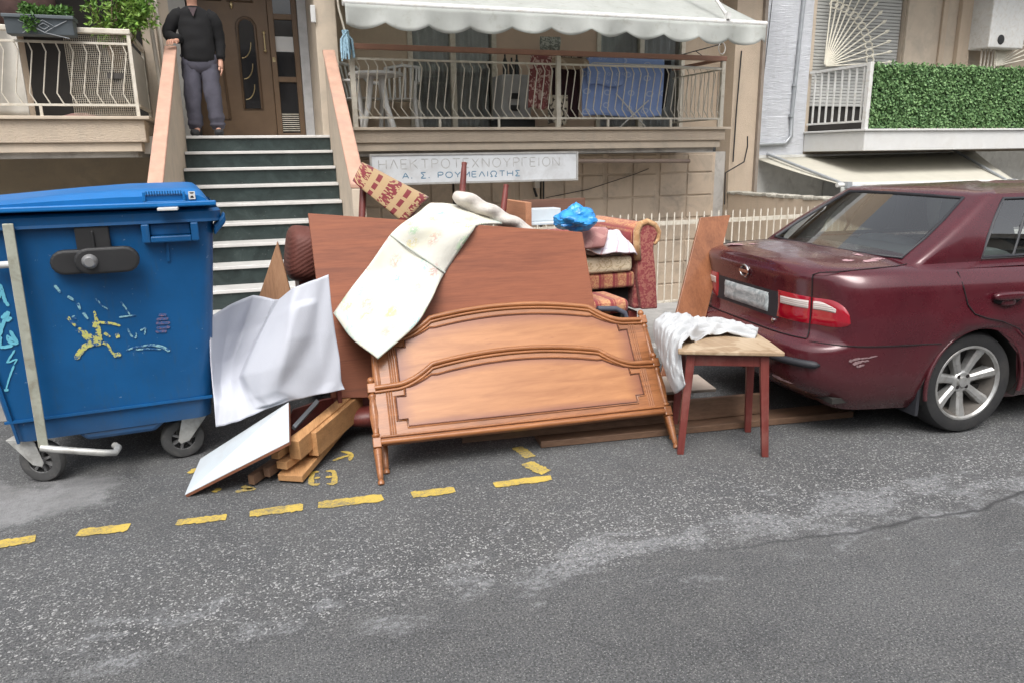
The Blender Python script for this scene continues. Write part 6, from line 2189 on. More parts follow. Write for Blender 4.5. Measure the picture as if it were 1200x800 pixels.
# recess for the number plate
zr0, zr1 = .63, .78
s0_, s1_ = sfind(-.345), sfind(.345, 0, .44) if False else -sfind(-.345)
patch(sfind(-.35), -sfind(-.35), lambda u: zr0, lambda u: zr1, 'plate_recess', M_trim, car, .003)
def platemat():
    t = NT('blurred_number_plate')
    co = t.coord('UV', scale=(6, 1.4, 1))
    n = t.noise(co, 2.2, 5, .7)
    t.set(col=t.mix(t.ramp(n, [(.42, 0.0), (.6, 1.0)]), (.26, .30, .31), (.50, .53, .53)), rough=.4)
    return t.m
patch(sfind(-.245), -sfind(-.245), lambda u: zr0 + .02, lambda u: zr0 + .132, 'number_plate', platemat(), car, .014)
lk = surf(sfind(-.40), .635, .006)
m = MB(); m.lathe(surf(sfind(-.31), .612, .0), -CU, [(.014, 0), (.014, .008), (.008, .012)], 14); m.build('lid_lock', M_chrome, car, smooth=40)
# round emblem with a bar, near the lid edge
em = surf(0, .855, .006)
m = MB()
m.tube([em + CN * .042 * math.cos(rad(a)) + V(0, 0, .034 * math.sin(rad(a))) - CU * .003 for a in range(0, 360, 20)], .007, 6, closed=True)
m.para(em - CN * .05 - V(0, 0, .009) - CU * .010, CN * .10, (0, 0, .018), CU * .008)
m.build('emblem', M_chrome, car, smooth=40)
# bumper scuffs
M_scuff = plain('grey_scuff', (.19, .12, .125), .8, var=.4, vs=40)
for st in ([(-.76, .47), (-.72, .485), (-.67, .49), (-.62, .50)], [(-.74, .455), (-.70, .47), (-.66, .475)], [(-.72, .44), (-.68, .452)]):
    q = MB(); stroke(q, [surf(sx(a), b, .003) for a, b in st], [.008, .003], -CN - CU * .5, 0, .6, 14); q.build('scuff', M_scuff, cbody)
q = MB(); stroke(q, [surf(sfind(-.42), .325, .004), surf(sfind(-.50), .31, .004), surf(sfind(-.56), .305, .004)], [.008, .002], -CU, 0, .5, 8); q.build('scuff', M_scuff, cbody)
# faded clear coat on lid and roof
M_fade = plain('faded_lacquer', (.36, .22, .235), .7, var=.3, vs=30)
def fadeblob(cx, cy, rx_, ry_, fnz):
    q = MB(); P = []
    for k in range(18):
        a = k / 18 * 2 * math.pi
        r = random.uniform(.35, 1.0)
        P.append(fnz(cx + math.cos(a) * rx_ * r, cy + math.sin(a) * ry_ * r))
    c = fnz(cx, cy)
    q.add([c] + P, [(0, 1 + k, 1 + (k + 1) % 18) for k in range(18)]); q.build('faded_patch', M_fade, cbody)
for (a, b, r1, r2) in ((-.80, .36, .06, .10), (-.72, .30, .03, .05), (-.62, -.50, .05, .03), (-.52, -.55, .07, .035), (-.45, -.52, .05, .03), (-.48, -.40, .03, .05)):
    fadeblob(a, b, r1, r2, lambda x, y: deck(x, -abs(y)) * 1 if y < 0 else C_(x, y, toplocal(deck(x, -abs(y)))[2] + .001))
# rear door: gaps and handle
def side(x, z, o_=.003): return surf(sx(x), z, o_)
gap([side(-.16, .92), side(-.15, .84), side(-.12, .75), side(-.08, .70), side(.0, .672), side(.10, .65), side(.22, .60), side(.31, .52), side(.37, .42), side(.40, .32), side(.41, .24)])
gap([side(.95, .90), side(.95, .6), side(.95, .24)])
gap([side(.41, .235), side(.7, .232), side(.95, .235), side(1.9, .235)])
gap([surf(sx(-.2) , .738, -.001), surf(sx(.2), .742, -.001)], .0015)
h0 = side(.60, .775, .0)
m = MB(); m.ell(C_(0.13, -HWC + .005, .765), (.085, .02, .028), 18, 10, Matrix.Rotation(CDIR, 3, 'Z'), e=.7); m.build('handle_recess', M_cgap, car, smooth=60)
m = MB(); m.ell(C_(0.13, -HWC - .014, .785), (.105, .022, .022), 20, 10, Matrix.Rotation(CDIR, 3, 'Z'), e=.6); m.build('door_handle', M_car, car, smooth=60)
m = MB(); m.ell(C_(0.13, -HWC - .004, .75), (.05, .018, .02), 16, 10, Matrix.Rotation(CDIR, 3, 'Z'), e=.7); m.build('handle_cup', M_car, car, smooth=60)
# mud flap, sill
q = MB(); q.para(C_(-.345, -.80, .14), CU * .02, CN * .2, (0, 0, .16)); q.build('mud_flap', M_trim, car)
# exhaust
q = MB(); q.tube([C_(-.3, .35, .22), C_(-.92, .35, .21)], .025, 12); q.build('exhaust', M_galv, car, smooth=60)

# ---- wheels
M_barrel = plain('brake_dusted_alloy', (.10, .09, .08), .7, metal=.3, var=.3, vs=12)
def wheel(x, sg):
    e = bpy.data.objects.new('wheel', None); COL.objects.link(e); e.parent = car
    yc = sg * .705
    e.location = C_(x, yc, .30) - car.location
    o_ = C_(x, yc, .291)
    ax = CN * sg
    r = .29
    q = MB(); q.lathe(o_ - ax * .09, ax, [(.20, .012), (.25, .0), (.276, .006), (.287, .03), (r, .06), (r, .12), (.287, .15), (.276, .172), (.255, .178), (.212, .168), (.20, .15)], 56, cap=False); q.build('tyre', M_tyred, e, smooth=40)
    q = MB(); q.lathe(o_ - ax * .09, ax, [(.205, .015), (.205, .15), (.216, .166), (.213, .171), (.203, .172), (.195, .158)], 56, cap=False)
    rim_ = q.build('rim', M_alloy, e, smooth=40)
    q = MB(); q.lathe(o_ - ax * .09, ax, [(.196, .158), (.188, .14), (.178, .098), (.172, .02)], 40, cap=False); q.build('barrel', M_barrel, e, smooth=40)
    q = MB(); q.lathe(o_ - ax * .09, ax, [(.0, .05), (.175, .05)], 40, cap=False); q.lathe(o_ - ax * .09, ax, [(.12, .06), (.13, .075), (.05, .075)], 30, cap=False); q.build('brake_disc', plain('brake_steel', (.07, .068, .065), .6, metal=.3, var=.3, vs=20), e, smooth=40)
    q = MB()
    f = CU if sg < 0 else -CU
    for k in range(7):
        a = rad(90 + 26 + k * 360 / 7)
        d = f * math.cos(a) + V(0, 0, 1) * math.sin(a)
        tn = d.cross(ax)
        sec = []
        for rr_, w_, h_, dpt in ((.035, .030, .118, .03), (.07, .024, .130, .035), (.13, .027, .138, .045), (.197, .034, .154, .06)):
            c = o_ - ax * .09 + d * rr_
            sec.append([c + tn * w_ + ax * (h_ - dpt), c + tn * w_ * .9 + ax * (h_ - .006), c + tn * w_ * .45 + ax * (h_ + .004), c - tn * w_ * .45 + ax * (h_ + .004), c - tn * w_ * .9 + ax * (h_ - .006), c - tn * w_ + ax * (h_ - dpt)])
        k0 = len(q.v)
        q.v += [tuple(p) for s_ in sec for p in s_]
        for i in range(3):
            for j in range(5):
                q.f.append([k0 + i * 6 + j, k0 + i * 6 + j + 1, k0 + (i + 1) * 6 + j + 1, k0 + (i + 1) * 6 + j]); q.m.append(0)
    q.build('spokes', M_alloy, rim_, smooth=35)
    q = MB(); q.lathe(o_ - ax * .09, ax, [(.062, .09), (.062, .126), (.052, .134), (.030, .130), (.029, .142), (.0, .146)], 28, cap=False); hub = q.build('hub', M_alloy, rim_, smooth=40)
    for k in range(4):
        a = rad(45 + 90 * k)
        d = f * math.cos(a) + V(0, 0, 1) * math.sin(a)
        q = MB(); q.lathe(o_ - ax * .09 + d * .043, ax, [(.011, .12), (.011, .1345)], 10); q.build('lug_hole', M_cgap, rim_)
for x in (0.0, 2.535):
    for sg in (-1, 1):
        wheel(x, sg)
# ================================================================== MAN ON THE LANDING
def skin_mesh(name, nodes, edges, mat, parent, sub=2, root=0):
    b = base(parent)
    me = bpy.data.meshes.new(name)
    me.from_pydata([tuple(V(p) - b) for p, r in nodes], edges, [])
    me.materials.append(mat)
    o = bpy.data.objects.new(name, me)
    COL.objects.link(o)
    o.parent = parent
    md = o.modifiers.new('skin', 'SKIN')
    md.use_smooth_shade = True
    for i, (p, r) in enumerate(nodes):
        me.skin_vertices[0].data[i].radius = r if isinstance(r, tuple) else (r, r)
        me.skin_vertices[0].data[i].use_root = (i == root)
    sb = o.modifiers.new('subdivision', 'SUBSURF')
    sb.levels = sb.render_levels = sub
    return o
PZ = TOPZ
PC = V(gy(243, 157, 10.05).x, 10.08, PZ)
man = thing('person', PC, 'man in black sweater and grey trousers on the landing, right hand on the rail', 'person')
def M_(x, y, z): return PC + V(x, y, z)
M_skin = plain('skin', (.50, .27, .19), .55, var=.08)
M_knit = plain('black_knit', (.006, .006, .007), .95, var=.25, vs=12, bump=.4, bs=120)
M_trou = plain('grey_violet_trousers', (.082, .080, .105), .95, var=.18, vs=5, bump=.3, bs=25, bd=.02)
M_slip = plain('dark_slippers', (.03, .03, .032), .8)
HAND = sp(-.86, .03, 2.865)
# one continuous skin figure: pelvis, spine, neck, head, arms with fingers, legs
nodes = [(M_(0, 0, .90), .13), (M_(0, 0, 1.10), .125), (M_(-.005, 0, 1.32), .135), (M_(-.01, -.02, 1.43), .06), (M_(-.012, -.035, 1.50), .052), (M_(-.014, -.06, 1.58), .078), (M_(-.014, -.055, 1.67), .088), (M_(-.014, -.04, 1.735), .05),
         (M_(-.19, .0, 1.38), .055), (M_(-.30, -.02, 1.16), .042), (HAND + V(.06, .03, .03), .028), (HAND + V(.03, .0, .022), .034),
         (M_(.18, .0, 1.37), .055), (M_(.24, .03, 1.10), .042), (M_(.235, -.02, .88), .03), (M_(.235, -.035, .80), .036),
         (M_(-.10, 0, .82), .085), (M_(-.105, -.02, .46), .055), (M_(-.105, .01, .10), .038), (M_(-.115, -.10, .04), .035),
         (M_(.10, 0, .82), .085), (M_(.115, -.02, .46), .055), (M_(.125, .01, .10), .038), (M_(.14, -.10, .04), .035)]
edges = [(0, 1), (1, 2), (2, 3), (3, 4), (4, 5), (5, 6), (6, 7), (2, 8), (8, 9), (9, 10), (10, 11), (2, 12), (12, 13), (13, 14), (14, 15), (0, 16), (16, 17), (17, 18), (18, 19), (0, 20), (20, 21), (21, 22), (22, 23)]
def fingers(w, dirs, start):
    for pts in dirs:
        prev = start
        for (p, r) in pts:
            nodes.append((p, r)); edges.append((prev, len(nodes) - 1)); prev = len(nodes) - 1
hw = HAND
fingers(hw, [[(hw + V(.012 - k * .020, -.035 - .002 * k, .020), .0095), (hw + V(.008 - k * .020, -.062 + (.006 if k in (0, 3) else 0), -.002), .0085), (hw + V(.004 - k * .020, -.064, -.03), .0075)] for k in range(4)] + [[(hw + V(.045, -.02, .006), .0105), (hw + V(.05, -.048, -.008), .009)]], 11)
h2 = M_(.235, -.035, .80)
fingers(h2, [[(h2 + V(.006 - .001 * k, -.03 + k * .019, -.045), .0095), (h2 + V(-.002, -.034 + k * .019, -.075 + (.008 if k in (0, 3) else 0)), .0085), (h2 + V(-.016, -.034 + k * .019, -.10 + (.012 if k in (0, 3) else 0)), .0075)] for k in range(4)] + [[(h2 + V(-.02, -.04, -.015), .0105), (h2 + V(-.026, -.056, -.045), .009)]], 15)
body_ = skin_mesh('body', nodes, edges, M_skin, man)
# face
fc = M_(-.014, -.055, 1.635)
m = MB(); m.ell(fc + V(0, -.098, -.018), (.014, .022, .026), 10, 8); m.build('nose', M_skin, body_, smooth=180)
for s_ in (-1, 1):
    m = MB(); m.ell(fc + V(s_ * .034, -.082, .012), (.014, .009, .008), 10, 8); m.build('eye', plain('eye_white', (.5, .48, .45), .3), body_, smooth=180)
    m = MB(); m.ell(fc + V(s_ * .09, .0, -.005), (.012, .026, .036), 10, 8); m.build('ear', M_skin, body_, smooth=180)
m = MB(); m.ell(fc + V(0, -.082, -.058), (.026, .010, .007), 12, 8); m.build('mouth', plain('lips', (.42, .18, .15), .5), body_, smooth=180)
m = MB(); m.grid(lambda u, v: fc + V(.094 * math.cos(6.283 * u) * math.cos(1.57 * v), .02 + .10 * math.sin(6.283 * u) * math.cos(1.57 * v), .045 + .085 * math.sin(1.57 * v)), 20, 8, cu=True); m.build('hair', plain('grey_hair', (.3, .29, .28), .8, var=.3, vs=60), man, smooth=180)
# sweater
def ringbody(rows, n=28):
    def fn(u, v):
        t = v * (len(rows) - 1)
        i = min(int(t), len(rows) - 2); f = t - i
        a = [rows[i][k] + (rows[i + 1][k] - rows[i][k]) * f for k in range(5)]
        an = 2 * math.pi * u
        c, s2 = math.cos(an), math.sin(an)
        e = .85
        x = a[0] + a[2] * math.copysign(abs(c) ** e, c); y = a[1] + a[3] * math.copysign(abs(s2) ** e, s2)
        w = .014 * mnoise.noise(V(x * 9, y * 9 + 3, a[4] * 11)) + .006 * mnoise.noise(V(x * 25, y * 25, a[4] * 20))
        return M_(x + w, y + w, a[4])
    return fn
m = MB()
m.grid(ringbody([(.0, 0, .178, .138, .845), (.0, 0, .19, .15, .88), (.0, -.01, .182, .148, 1.02), (0, -.01, .185, .14, 1.15), (-.005, -.005, .195, .13, 1.28), (-.006, 0, .19, .12, 1.36), (-.008, 0, .15, .10, 1.425), (-.01, -.012, .075, .072, 1.465)]), 28, 30, cu=True)
sw = m.build('sweater', M_knit, man, smooth=180)
def sleeve(pts, rs):
    q = MB()
    P = [V(p) for p in pts]
    n_ = 16
    pl_ = [catmull(P, i / n_) for i in range(n_ + 1)]
    rr_ = [interp(i / n_ * (len(rs) - 1), list(enumerate(rs))) + .004 * math.sin(i * 2.2) for i in range(n_ + 1)]
    q.tube(pl_, rr_, 14); return q.build('sleeve', M_knit, man, smooth=180)
sleeve([M_(-.12, .0, 1.38), M_(-.21, .0, 1.33), M_(-.305, -.015, 1.15), HAND + V(.085, .05, .05)], [.085, .085, .068, .05])
sleeve([M_(.12, .0, 1.38), M_(.205, .0, 1.31), M_(.245, .03, 1.10), M_(.238, -.015, .885)], [.085, .085, .066, .05])
m = MB(); m.prism([M_(-.055, -.118, 1.44), M_(.035, -.118, 1.44), M_(-.01, -.150, 1.335)], (0, .02, 0)); m.build('shirt_collar', plain('dark_shirt', (.06, .04, .045), .9), man)
# trousers
m = MB(); m.ell(M_(0, .0, .86), (.20, .135, .15), 24, 14, e=.85); m.build('trouser_seat', M_trou, man, smooth=180)
for s_ in (-1, 1):
    q = MB()
    pts = [M_(s_ * .085, 0, .93), M_(s_ * .098, 0, .78), M_(s_ * .112, -.015, .48), M_(s_ * .122, .0, .20), M_(s_ * .128, .005, .085)]
    n_ = 24
    pl_ = [catmull(pts, i / n_) for i in range(n_ + 1)]
    rr_ = [interp(i / n_, [(0, .112), (.2, .112), (.55, .094), (.8, .084), (.94, .076), (1, .060)]) + .012 * mnoise.noise(V(s_ * 3, i * .6, 1)) + (.006 * math.sin(i * 1.9) if i > 15 else 0) for i in range(n_ + 1)]
    q.tube(pl_, rr_, 18); q.warp(lambda p: p + V(1, 1, 0) * (.016 * mnoise.noise(V(p.x * 14, p.y * 14, p.z * 8)) + .007 * mnoise.noise(p * 30))); q.build('trouser_leg', M_trou, man, smooth=180)
    q = MB()
    for k in range(2):
        c_ = M_(s_ * .128, .005, .11 - k * .035)
        q.lathe(c_, (0, 0, 1), [(.057, 0), (.06, .012), (.058, .024)], 18, cap=False)
    q.build('sock_band', plain('grey_sock', (.16, .16, .17), .9), man, smooth=60)
    q = MB(); q.ell(M_(s_ * .135, -.05, .042), (.055, .14, .042), 18, 10, e=.8); q.build('slipper', M_slip, man, smooth=180)

# ================================================================== BALCONY THINGS
# -- white plastic table and chair
M_plas = plain('white_garden_plastic', (.64, .64, .63), .4, var=.05, vs=4, dirt=(.5, .49, .46), dirts=8)
tb = gy(444, 148, 9.98)
tx = tb.x
table = thing('garden_table', (tx, 10.0, FLOOR), 'white round plastic garden table on the awning balcony', 'table')
m = MB(); m.lathe((tx, 10.0, FLOOR + .66), (0, 0, 1), [(.0, 0), (.33, .0), (.345, .006), (.345, .03), (.335, .038), (.0, .038)], 36, cap=False); m.build('table_top', M_plas, table, smooth=35)
for k in range(4):
    a = rad(35 + 90 * k)
    q = MB(); q.tube([V(tx + .10 * math.cos(a), 10.0 + .10 * math.sin(a), FLOOR + .655), V(tx + .16 * math.cos(a), 10.0 + .16 * math.sin(a), FLOOR + .3), V(tx + .27 * math.cos(a), 10.0 + .27 * math.sin(a), FLOOR + .015)], [.045, .036, .036], 10); q.build('leg', M_plas, table, smooth=60)
def garden_chair(cx, cy, rz, label):
    e = thing('garden_chair', (cx, cy, FLOOR), label, 'chair')
    R3 = Matrix.Rotation(rz, 3, 'Z')
    def L(x, y, z): return V(cx, cy, FLOOR) + R3 @ V(x, y, z)
    q = MB(); q.para(L(-.22, -.22, .40), R3 @ V(.44, 0, 0), R3 @ V(0, .44, 0), (0, 0, .025)); q.build('seat', M_plas, e, bevel=.02)
    for (sx_, sy_) in ((-1, -1), (1, -1), (-1, 1), (1, 1)):
        q = MB(); q.tube([L(sx_ * .22, sy_ * .2, .42), L(sx_ * .25, sy_ * .25, .0)], .03, 8); q.build('leg', M_plas, e, smooth=60)
    for k in range(6):
        x = -.19 + k * .076
        q = MB(); q.tube([L(x * .9, .22, .42), L(x, .28, .64), L(x * 1.05, .33, .86)], .016, 6); q.build('slat', M_plas, e, smooth=60)
    q = MB(); q.tube([L(-.24, -.2, .62), L(-.26, .1, .64), L(-.24, .32, .86), L(0, .35, .90), L(.24, .32, .86), L(.26, .1, .64), L(.24, -.2, .62)], .024, 8); q.build('arm_rest', M_plas, e, smooth=60)
    for sx_ in (-1, 1):
        q = MB(); q.tube([L(sx_ * .24, -.2, .62), L(sx_ * .225, -.21, .42)], .022, 8); q.build('arm_post', M_plas, e, smooth=60)
    return e
garden_chair(tx - .12, 10.5, rad(35), 'white plastic armchair with slatted back left behind the round table')
garden_chair(tx + .42, 10.55, rad(-20), 'white plastic armchair right behind the round table')
# -- grey cabinet / appliance
c0 = gy(588, 148, 10.5); c1 = gy(621, 148, 10.5)
ap = thing('washing_machine', ((c0.x + c1.x) / 2, 10.6, FLOOR), 'pale grey metal appliance standing by the balcony wall', 'appliance')
zt = gy(604, 88, 10.5).z
m = MB(); m.bx(c0.x, c1.x, 10.45, 10.9, FLOOR + .16, zt); m.build('casing', plain('grey_enamel', (.36, .36, .36), .5, var=.08), ap, bevel=.015)
for pz in (112, 126):
    q0 = gy(604, pz, 10.44)
    m = MB(); m.bx(q0.x - .07, q0.x + .06, 10.432, 10.449, q0.z - .05, q0.z + .03); m.build('vent', M_black, ap, bevel=.005)
m = MB(); m.bx(c0.x - .03, c1.x + .05, 10.42, 10.9, FLOOR + .014, FLOOR + .155); m.build('base', M_black, ap)
m = MB()
for k in range(6):
    m.bx(c0.x - .02 + k * .05, c0.x + .015 + k * .05, 10.43, 10.44, FLOOR + .02, FLOOR + .10)
for (bx_, h_) in ((.10, .30), (.20, .24), (.28, .28)):
    q = MB(); q.lathe((c0.x + bx_, 10.6, zt + .001), (0, 0, 1), [(.035, 0), (.036, h_ * .6), (.013, h_ * .8), (.013, h_)], 12)
    tag(q.build('bottle', M_black, None, smooth=40), {.30: 'tallest and leftmost dark bottle on the grey appliance', .24: 'shortest dark bottle, in the middle on the grey appliance', .28: 'rightmost dark bottle on the grey appliance'}[h_], 'bottle', 'bottles on the grey appliance')
# -- laundry
def cloth_hang(name, x0, x1, z0, z1, y, mat, label, amp=.02, waves=5, skew=0.0, cat='laundry', par=None):
    q = MB()
    q.grid(lambda u, v: V(x0 + u * (x1 - x0) + skew * v, y + amp * math.sin(u * waves * 6.28 + v * 1.5) * (.3 + .7 * v) + amp * .5 * math.sin(v * 5 + u * 3), z1 + (z0 - z1) * v + .02 * math.sin(u * 7) * v), 40, 20)
    o_ = q.build(name, mat, None, smooth=180, solid=.005)
    return tag(o_, label, cat)
def towelmat():
    t = NT('blue_ring_towel')
    uv = t.coord('UV', scale=(2.6, 2.3, 1))
    vo = t.n.new('ShaderNodeTexVoronoi'); vo.voronoi_dimensions = '2D'; vo.inputs['Scale'].default_value = 1.6; vo.inputs['Randomness'].default_value = .45
    t.l.new(uv, vo.inputs['Vector'])
    rg = t.ramp(vo.outputs['Distance'], [(.10, 0.0), (.13, 1.0), (.17, 1.0), (.20, 0.0)])
    n = t.noise(uv, 1.5, 3)
    c = t.mix(n, (.17, .26, .54), (.30, .40, .66))
    c = t.mix(t.math('MULTIPLY', rg, .6), c, (.50, .55, .66))
    t.set(col=c, rough=.9)
    return t.m
def dx(px): return gy(px, 100, 9.85).x
def dz(py, px=720): return gy(px, py, 9.85).z
M_tow = towelmat()
cloth_hang('bath_towel', dx(682), dx(777), dz(137), dz(67), 9.84, M_tow, 'blue bath towel with white rings hung over the drying rack', .02, 3)
o = cloth_hang('bath_towel', dx(686), dx(728), dz(101), dz(67), 9.79, M_tow, 'second blue ringed cloth, folded short over the front of the rack', .012, 2)
cloth_hang('black_garment', dx(772), dx(790), dz(125), dz(68), 9.95, plain('black_cotton', (.012, .012, .015), .95), 'black garment hanging right of the blue towel', .02, 2, -.05)
cloth_hang('dark_garment', dx(652), dx(684), dz(138), dz(80), 9.98, plain('dark_maroon_cotton', (.03, .012, .016), .95), 'dark maroon garment hanging left of the blue towel', .025, 3)
def animal(name, c1, c2, sc=9):
    t = NT(name)
    n = t.noise(t.coord(), sc, 3, .5, 1.2)
    t.set(col=t.mix(t.ramp(n, [(.44, 0.0), (.5, 1.0)]), c1, c2), rough=.9)
    return t.m
M_zeb = animal('zebra_print', (.05, .04, .035), (.48, .43, .34), 11)
M_leo = animal('pink_print', (.52, .38, .33), (.20, .06, .06), 14)
cloth_hang('printed_bag', dx(645), dx(668), dz(146), dz(112), 9.93, M_zeb, 'black and cream patterned bag low behind the railing', .02, 1, 0, 'bag')
cloth_hang('printed_scarf', dx(622), dx(646), dz(128), dz(62), 9.82, M_leo, 'pink printed scarf hanging over the balcony rail', .03, 2, -.05)
m = MB(); m.ell(gy(668, 74, 9.84), (.30, .08, .085), 24, 12, e=.8); tag(m.build('bolster', animal('beige_print', (.44, .36, .27), (.30, .23, .16), 8), None, smooth=180), 'beige bolster airing on the rail left of the blue towel', 'cushion')
m = MB(); m.ell(gy(672, 66, 9.80), (.26, .05, .03), 24, 8); tag(m.build('printed_cloth', M_zeb, None, smooth=180), 'folded animal-print cloth on top of the beige bolster', 'cloth')
cloth_hang('shirt', dx(648), dx(672), dz(60), dz(40), 10.3, animal('grey_stripes', (.42, .42, .38), (.16, .17, .15), 20), 'striped grey shirt hung high behind the scallops', .03, 2)
# -- drying rack
dr_ = thing('drying_rack', (dx(740), 9.9, FLOOR), 'white folding drying rack leaning behind the railing under the blue towel', 'drying rack')
for (p, q) in (((722, 110), (757, 148)), ((760, 118), (726, 148))):
    m = MB(); m.tube([gy(p[0], p[1], 9.77), V(gy(q[0], q[1], 9.77).x, 9.77, FLOOR + .013)], .010, 6); m.build('leg', M_whmetal, dr_, smooth=60)
for k in range(5):
    m = MB(); m.tube([V(dx(690), 9.70 + k * .05, dz(76) + .0), V(dx(842), 9.70 + k * .05, dz(76) - .02)], .006, 5); m.build('bar', M_whmetal, dr_, smooth=60)
# small fixings under the awning: wires and clothes lines
for (a, b, lab) in (((800, 60), (868, 52), 'iron clothes-line bracket at the right end of the awning balcony'),):
    br = thing('line_bracket', gy(830, 56, 9.9), lab, 'bracket')
    m = MB(); m.tube([gy(793, 66, 9.75), gy(845, 52, 9.75)], .008, 5); m.tube([gy(800, 64, 9.75), gy(838, 70, 9.75)], .006, 5); m.tube([gy(815, 60, 9.75), gy(829, 70, 9.75)], .006, 5); m.build('arm', M_black, br)
    m = MB(); m.tube([gy(846 + 4 * math.cos(rad(t)), 57 + 7 * math.sin(rad(t)), 9.74) for t in range(0, 360, 40)], .007, 5, closed=True); m.build('ring', M_whmetal, br)
# -- rag mop hanging at the corner of the balcony rail
mp = thing('mop', gy(404, 50, 9.5), 'pale blue string mop hanging at the left end of the brown handrail', 'mop')
M_mop = plain('pale_blue_cotton', (.30, .46, .56), .95, var=.3, vs=40)
c_ = gy(404, 36, 9.5)
m = MB()
for k in range(34):
    a = random.uniform(0, 6.28); r = random.uniform(.02, .085)
    p0 = c_ + V(random.uniform(-.03, .03), random.uniform(-.03, .03), 0)
    m.tube([p0, c_ + V(r * math.cos(a), r * math.sin(a) * .7, -.10), c_ + V(r * 1.15 * math.cos(a), r * math.sin(a) * .8, -.20 - random.uniform(0, .14))], .011, 5)
m.build('strings', M_mop, mp, smooth=60)
m = MB(); m.tube([c_, gy(397, 10, 9.5), gy(394, -12, 9.5)], .013, 8); m.build('handle', M_ivory, mp, smooth=60)

# -- left balcony: planter box, shrub, pale sheet
p0, p1 = gy(11, 42, 9.5), gy(87, 22, 9.5)
pb_ = thing('planter_box', ((p0.x + p1.x) / 2, 9.45, p0.z), 'grey planter box with a diamond motif hung on the left balcony rail', 'planter')
M_slate = plain('slate_plastic', (.075, .09, .10), .6, var=.15)
pz0, pz1 = gy(50, 42, 9.45).z, gy(50, 20, 9.45).z
m = MB(); m.prism([V(p0.x, 9.36, pz1), V(p0.x, 9.40, pz0), V(p0.x, 9.575, pz0), V(p0.x, 9.60, pz1)], (p1.x - p0.x, 0, 0)); m.build('box', M_slate, pb_, bevel=.008)
m = MB(); m.bx(p0.x - .015, p1.x + .015, 9.345, 9.61, pz1 - .03, pz1 + .005); m.build('lip', M_slate, pb_, bevel=.006)
cx_, cz_ = gy(51, 31, 9.37).x, gy(51, 31, 9.37).z
m = MB()
for pts in ([(-.22, .05), (0, -.06), (.22, -.11)], [(-.10, 0), (0, .06), (.10, 0), (0, -.06), (-.10, 0)], [(-.05, .0), (0, .03), (.05, 0), (0, -.03), (-.05, 0)], [(-.2, -.07), (-.1, 0)], [(.1, .0), (.22, .06)]):
    m.tube([V(cx_ + a, 9.372 - b * .12, cz_ + b) for a, b in pts], .0045, 4)
m.build('diamond_motif', M_galv, pb_)
M_herb = leafmat('herb_leaf', (.03, .085, .015), (.09, .19, .035), (.05, .12, .02))
m = MB()
def hp():
    x = random.uniform(p0.x + .15, p1.x - .02)
    return V(x, random.uniform(9.38, 9.58), pz1 + random.uniform(-.01, .09 + .05 * mnoise.noise(V(x * 6, 0, 0)))), None
leaves(m, 900, hp, .05, up=(0, 0, .6))
def hp2():
    return V(random.gauss(gy(34, 30, 9.35).x, .035), 9.35 - random.uniform(0, .03), random.uniform(pz0 + .02, pz1)), None
leaves(m, 90, hp2, .05, 0)
m.build('herbs', M_herb, pb_, rec=False, kind='stuff')
sh_ = thing('potted_shrub', V(gy(140, 30, 9.85).x, 9.9, LFLOOR), 'leafy potted shrub with twisting bare stems at the corner of the planter balcony', 'plant')
M_shl = leafmat('shrub_leaf', (.05, .13, .02), (.17, .30, .05), (.26, .36, .08))
M_stem = plain('shrub_stem', (.16, .11, .075), .9, var=.2)
tips = []
m = MB()
b0 = V(gy(132, 45, 9.8).x, 9.8, LFLOOR + .45)
for k in range(16):
    a = random.uniform(0, 6.28)
    e = gy(random.uniform(100, 182), random.uniform(-40, 24), 9.8 + random.uniform(-.12, .2))
    mid = b0.lerp(e, .5) + V(random.gauss(0, .05), random.gauss(0, .05), random.gauss(.05, .04))
    m.tube([b0, mid, e], [.011, .008, .004], 5)
    for f in (.6, .75, .9, 1.0):
        tips.append(catmull([b0, mid, e], f))
tr_ = m.build('stems', M_stem, sh_, smooth=60)
m = MB()
def lp():
    t_ = random.choice(tips)
    return t_ + V(random.gauss(0, .05), random.gauss(0, .05), random.gauss(0, .05)), None
leaves(m, 1100, lp, .075, aspect=.42)
def lp3():
    c_ = gy(random.gauss(163, 8), random.gauss(14, 10), 9.7)
    return c_ + V(0, random.gauss(0, .05), 0), None
leaves(m, 350, lp3, .08, aspect=.42)
m.build('foliage', M_shl, sh_, rec=False, kind='stuff')
m = MB(); m.lathe((b0.x, 9.8, LFLOOR + .013), (0, 0, 1), [(.12, 0), (.17, .40), (.185, .40), (.185, .46), (.165, .46)], 20); m.build('pot', plain('dark_pot', (.06, .055, .05), .8, var=.15), sh_, smooth=40)
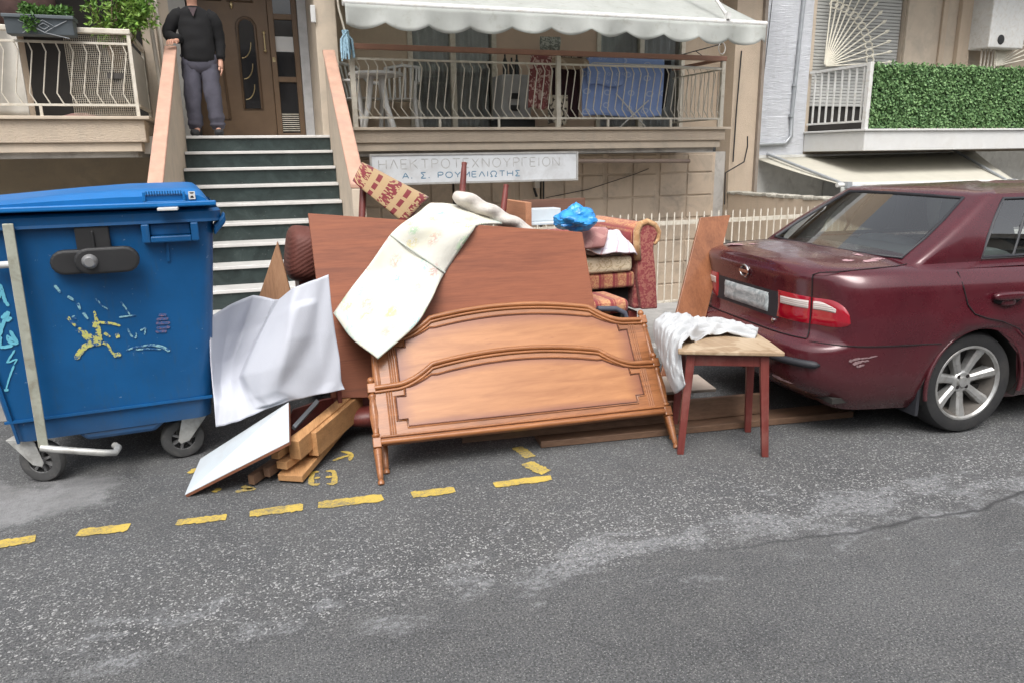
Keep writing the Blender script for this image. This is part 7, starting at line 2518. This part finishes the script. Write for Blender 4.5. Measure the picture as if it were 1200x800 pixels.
# dark balcony door behind, pale sheet over something at the left
m = MB(); m.bx(gy(30, 60, YW - .06).x, gy(168, 60, YW - .06).x, YW - .06, YW - .035, LFLOOR, 4.4); m.build('open_balcony_door', M_dark, house)
m = MB(); m.bx(gy(170, 60, YW - .1).x, gy(186, 60, YW - .1).x, YW - .12, YW - .034, LFLOOR, 4.44); m.build('door_pillar', M_creamp, house)
def drape(u, v):
    a0_, a1_ = gy(-30, 30, 10.2), gy(16, 28, 10.2)
    b0_, b1_ = gy(-40, 135, 10.2), gy(36, 136, 10.1)
    p = a0_.lerp(a1_, u).lerp(b0_.lerp(b1_, u), v)
    return p + V(0, .05 * math.sin(u * 9 + v), 0)
m = MB(); m.grid(drape, 20, 16); tag(m.build('dust_sheet', plain('pale_sheet', (.42, .40, .36), .9, var=.1), None, smooth=180, solid=.01), 'pale sheet hanging behind the left balcony railing at the photo edge', 'sheet')
m = MB(); m.ell(gy(8, 3, 10.6), (.5, .2, .3), 20, 12); tag(m.build('brown_blanket', plain('brown_wool', (.085, .05, .045), .95, var=.3, vs=14), None, smooth=180), 'brown blanket hanging above the planter box at the left edge', 'blanket')
m = MB(); m.grid(lambda u, v: V(gy(68, 135, 9.95).x + u * .42, 9.9 + v * .3, LFLOOR + .02 + .05 * math.sin(3.14 * u) * math.sin(3.14 * v)), 14, 10); tag(m.build('floor_cloth', plain('reddish_rag', (.30, .17, .15), .9, var=.3, vs=9), None, smooth=180, solid=.01), 'reddish rag lying on the left balcony floor behind the bars', 'cloth')

# ================================================================== HOUSES ACROSS THE STREET (seen only as reflections)
op = thing('apartment_house', (0, -13, 0), 'row of plain houses across the street behind the viewer', 'house')
m = MB(); m.bx(-30, 30, -17, -13, 0, 7.5); m.build('wall', plain('opposite_render', (.42, .38, .33), .9, var=.1, vs=1), op)
for fl in range(2):
    for k in range(16):
        q = MB(); q.bx(-28 + k * 3.6, -26.4 + k * 3.6, -13.0, -12.97, 1.0 + fl * 3, 2.9 + fl * 3); q.build('window', M_dglass, op)
    q = MB(); q.bx(-30, 30, -13, -11.9, 2.95 + fl * 3, 3.1 + fl * 3); q.build('balcony_slab', M_slabw, op)
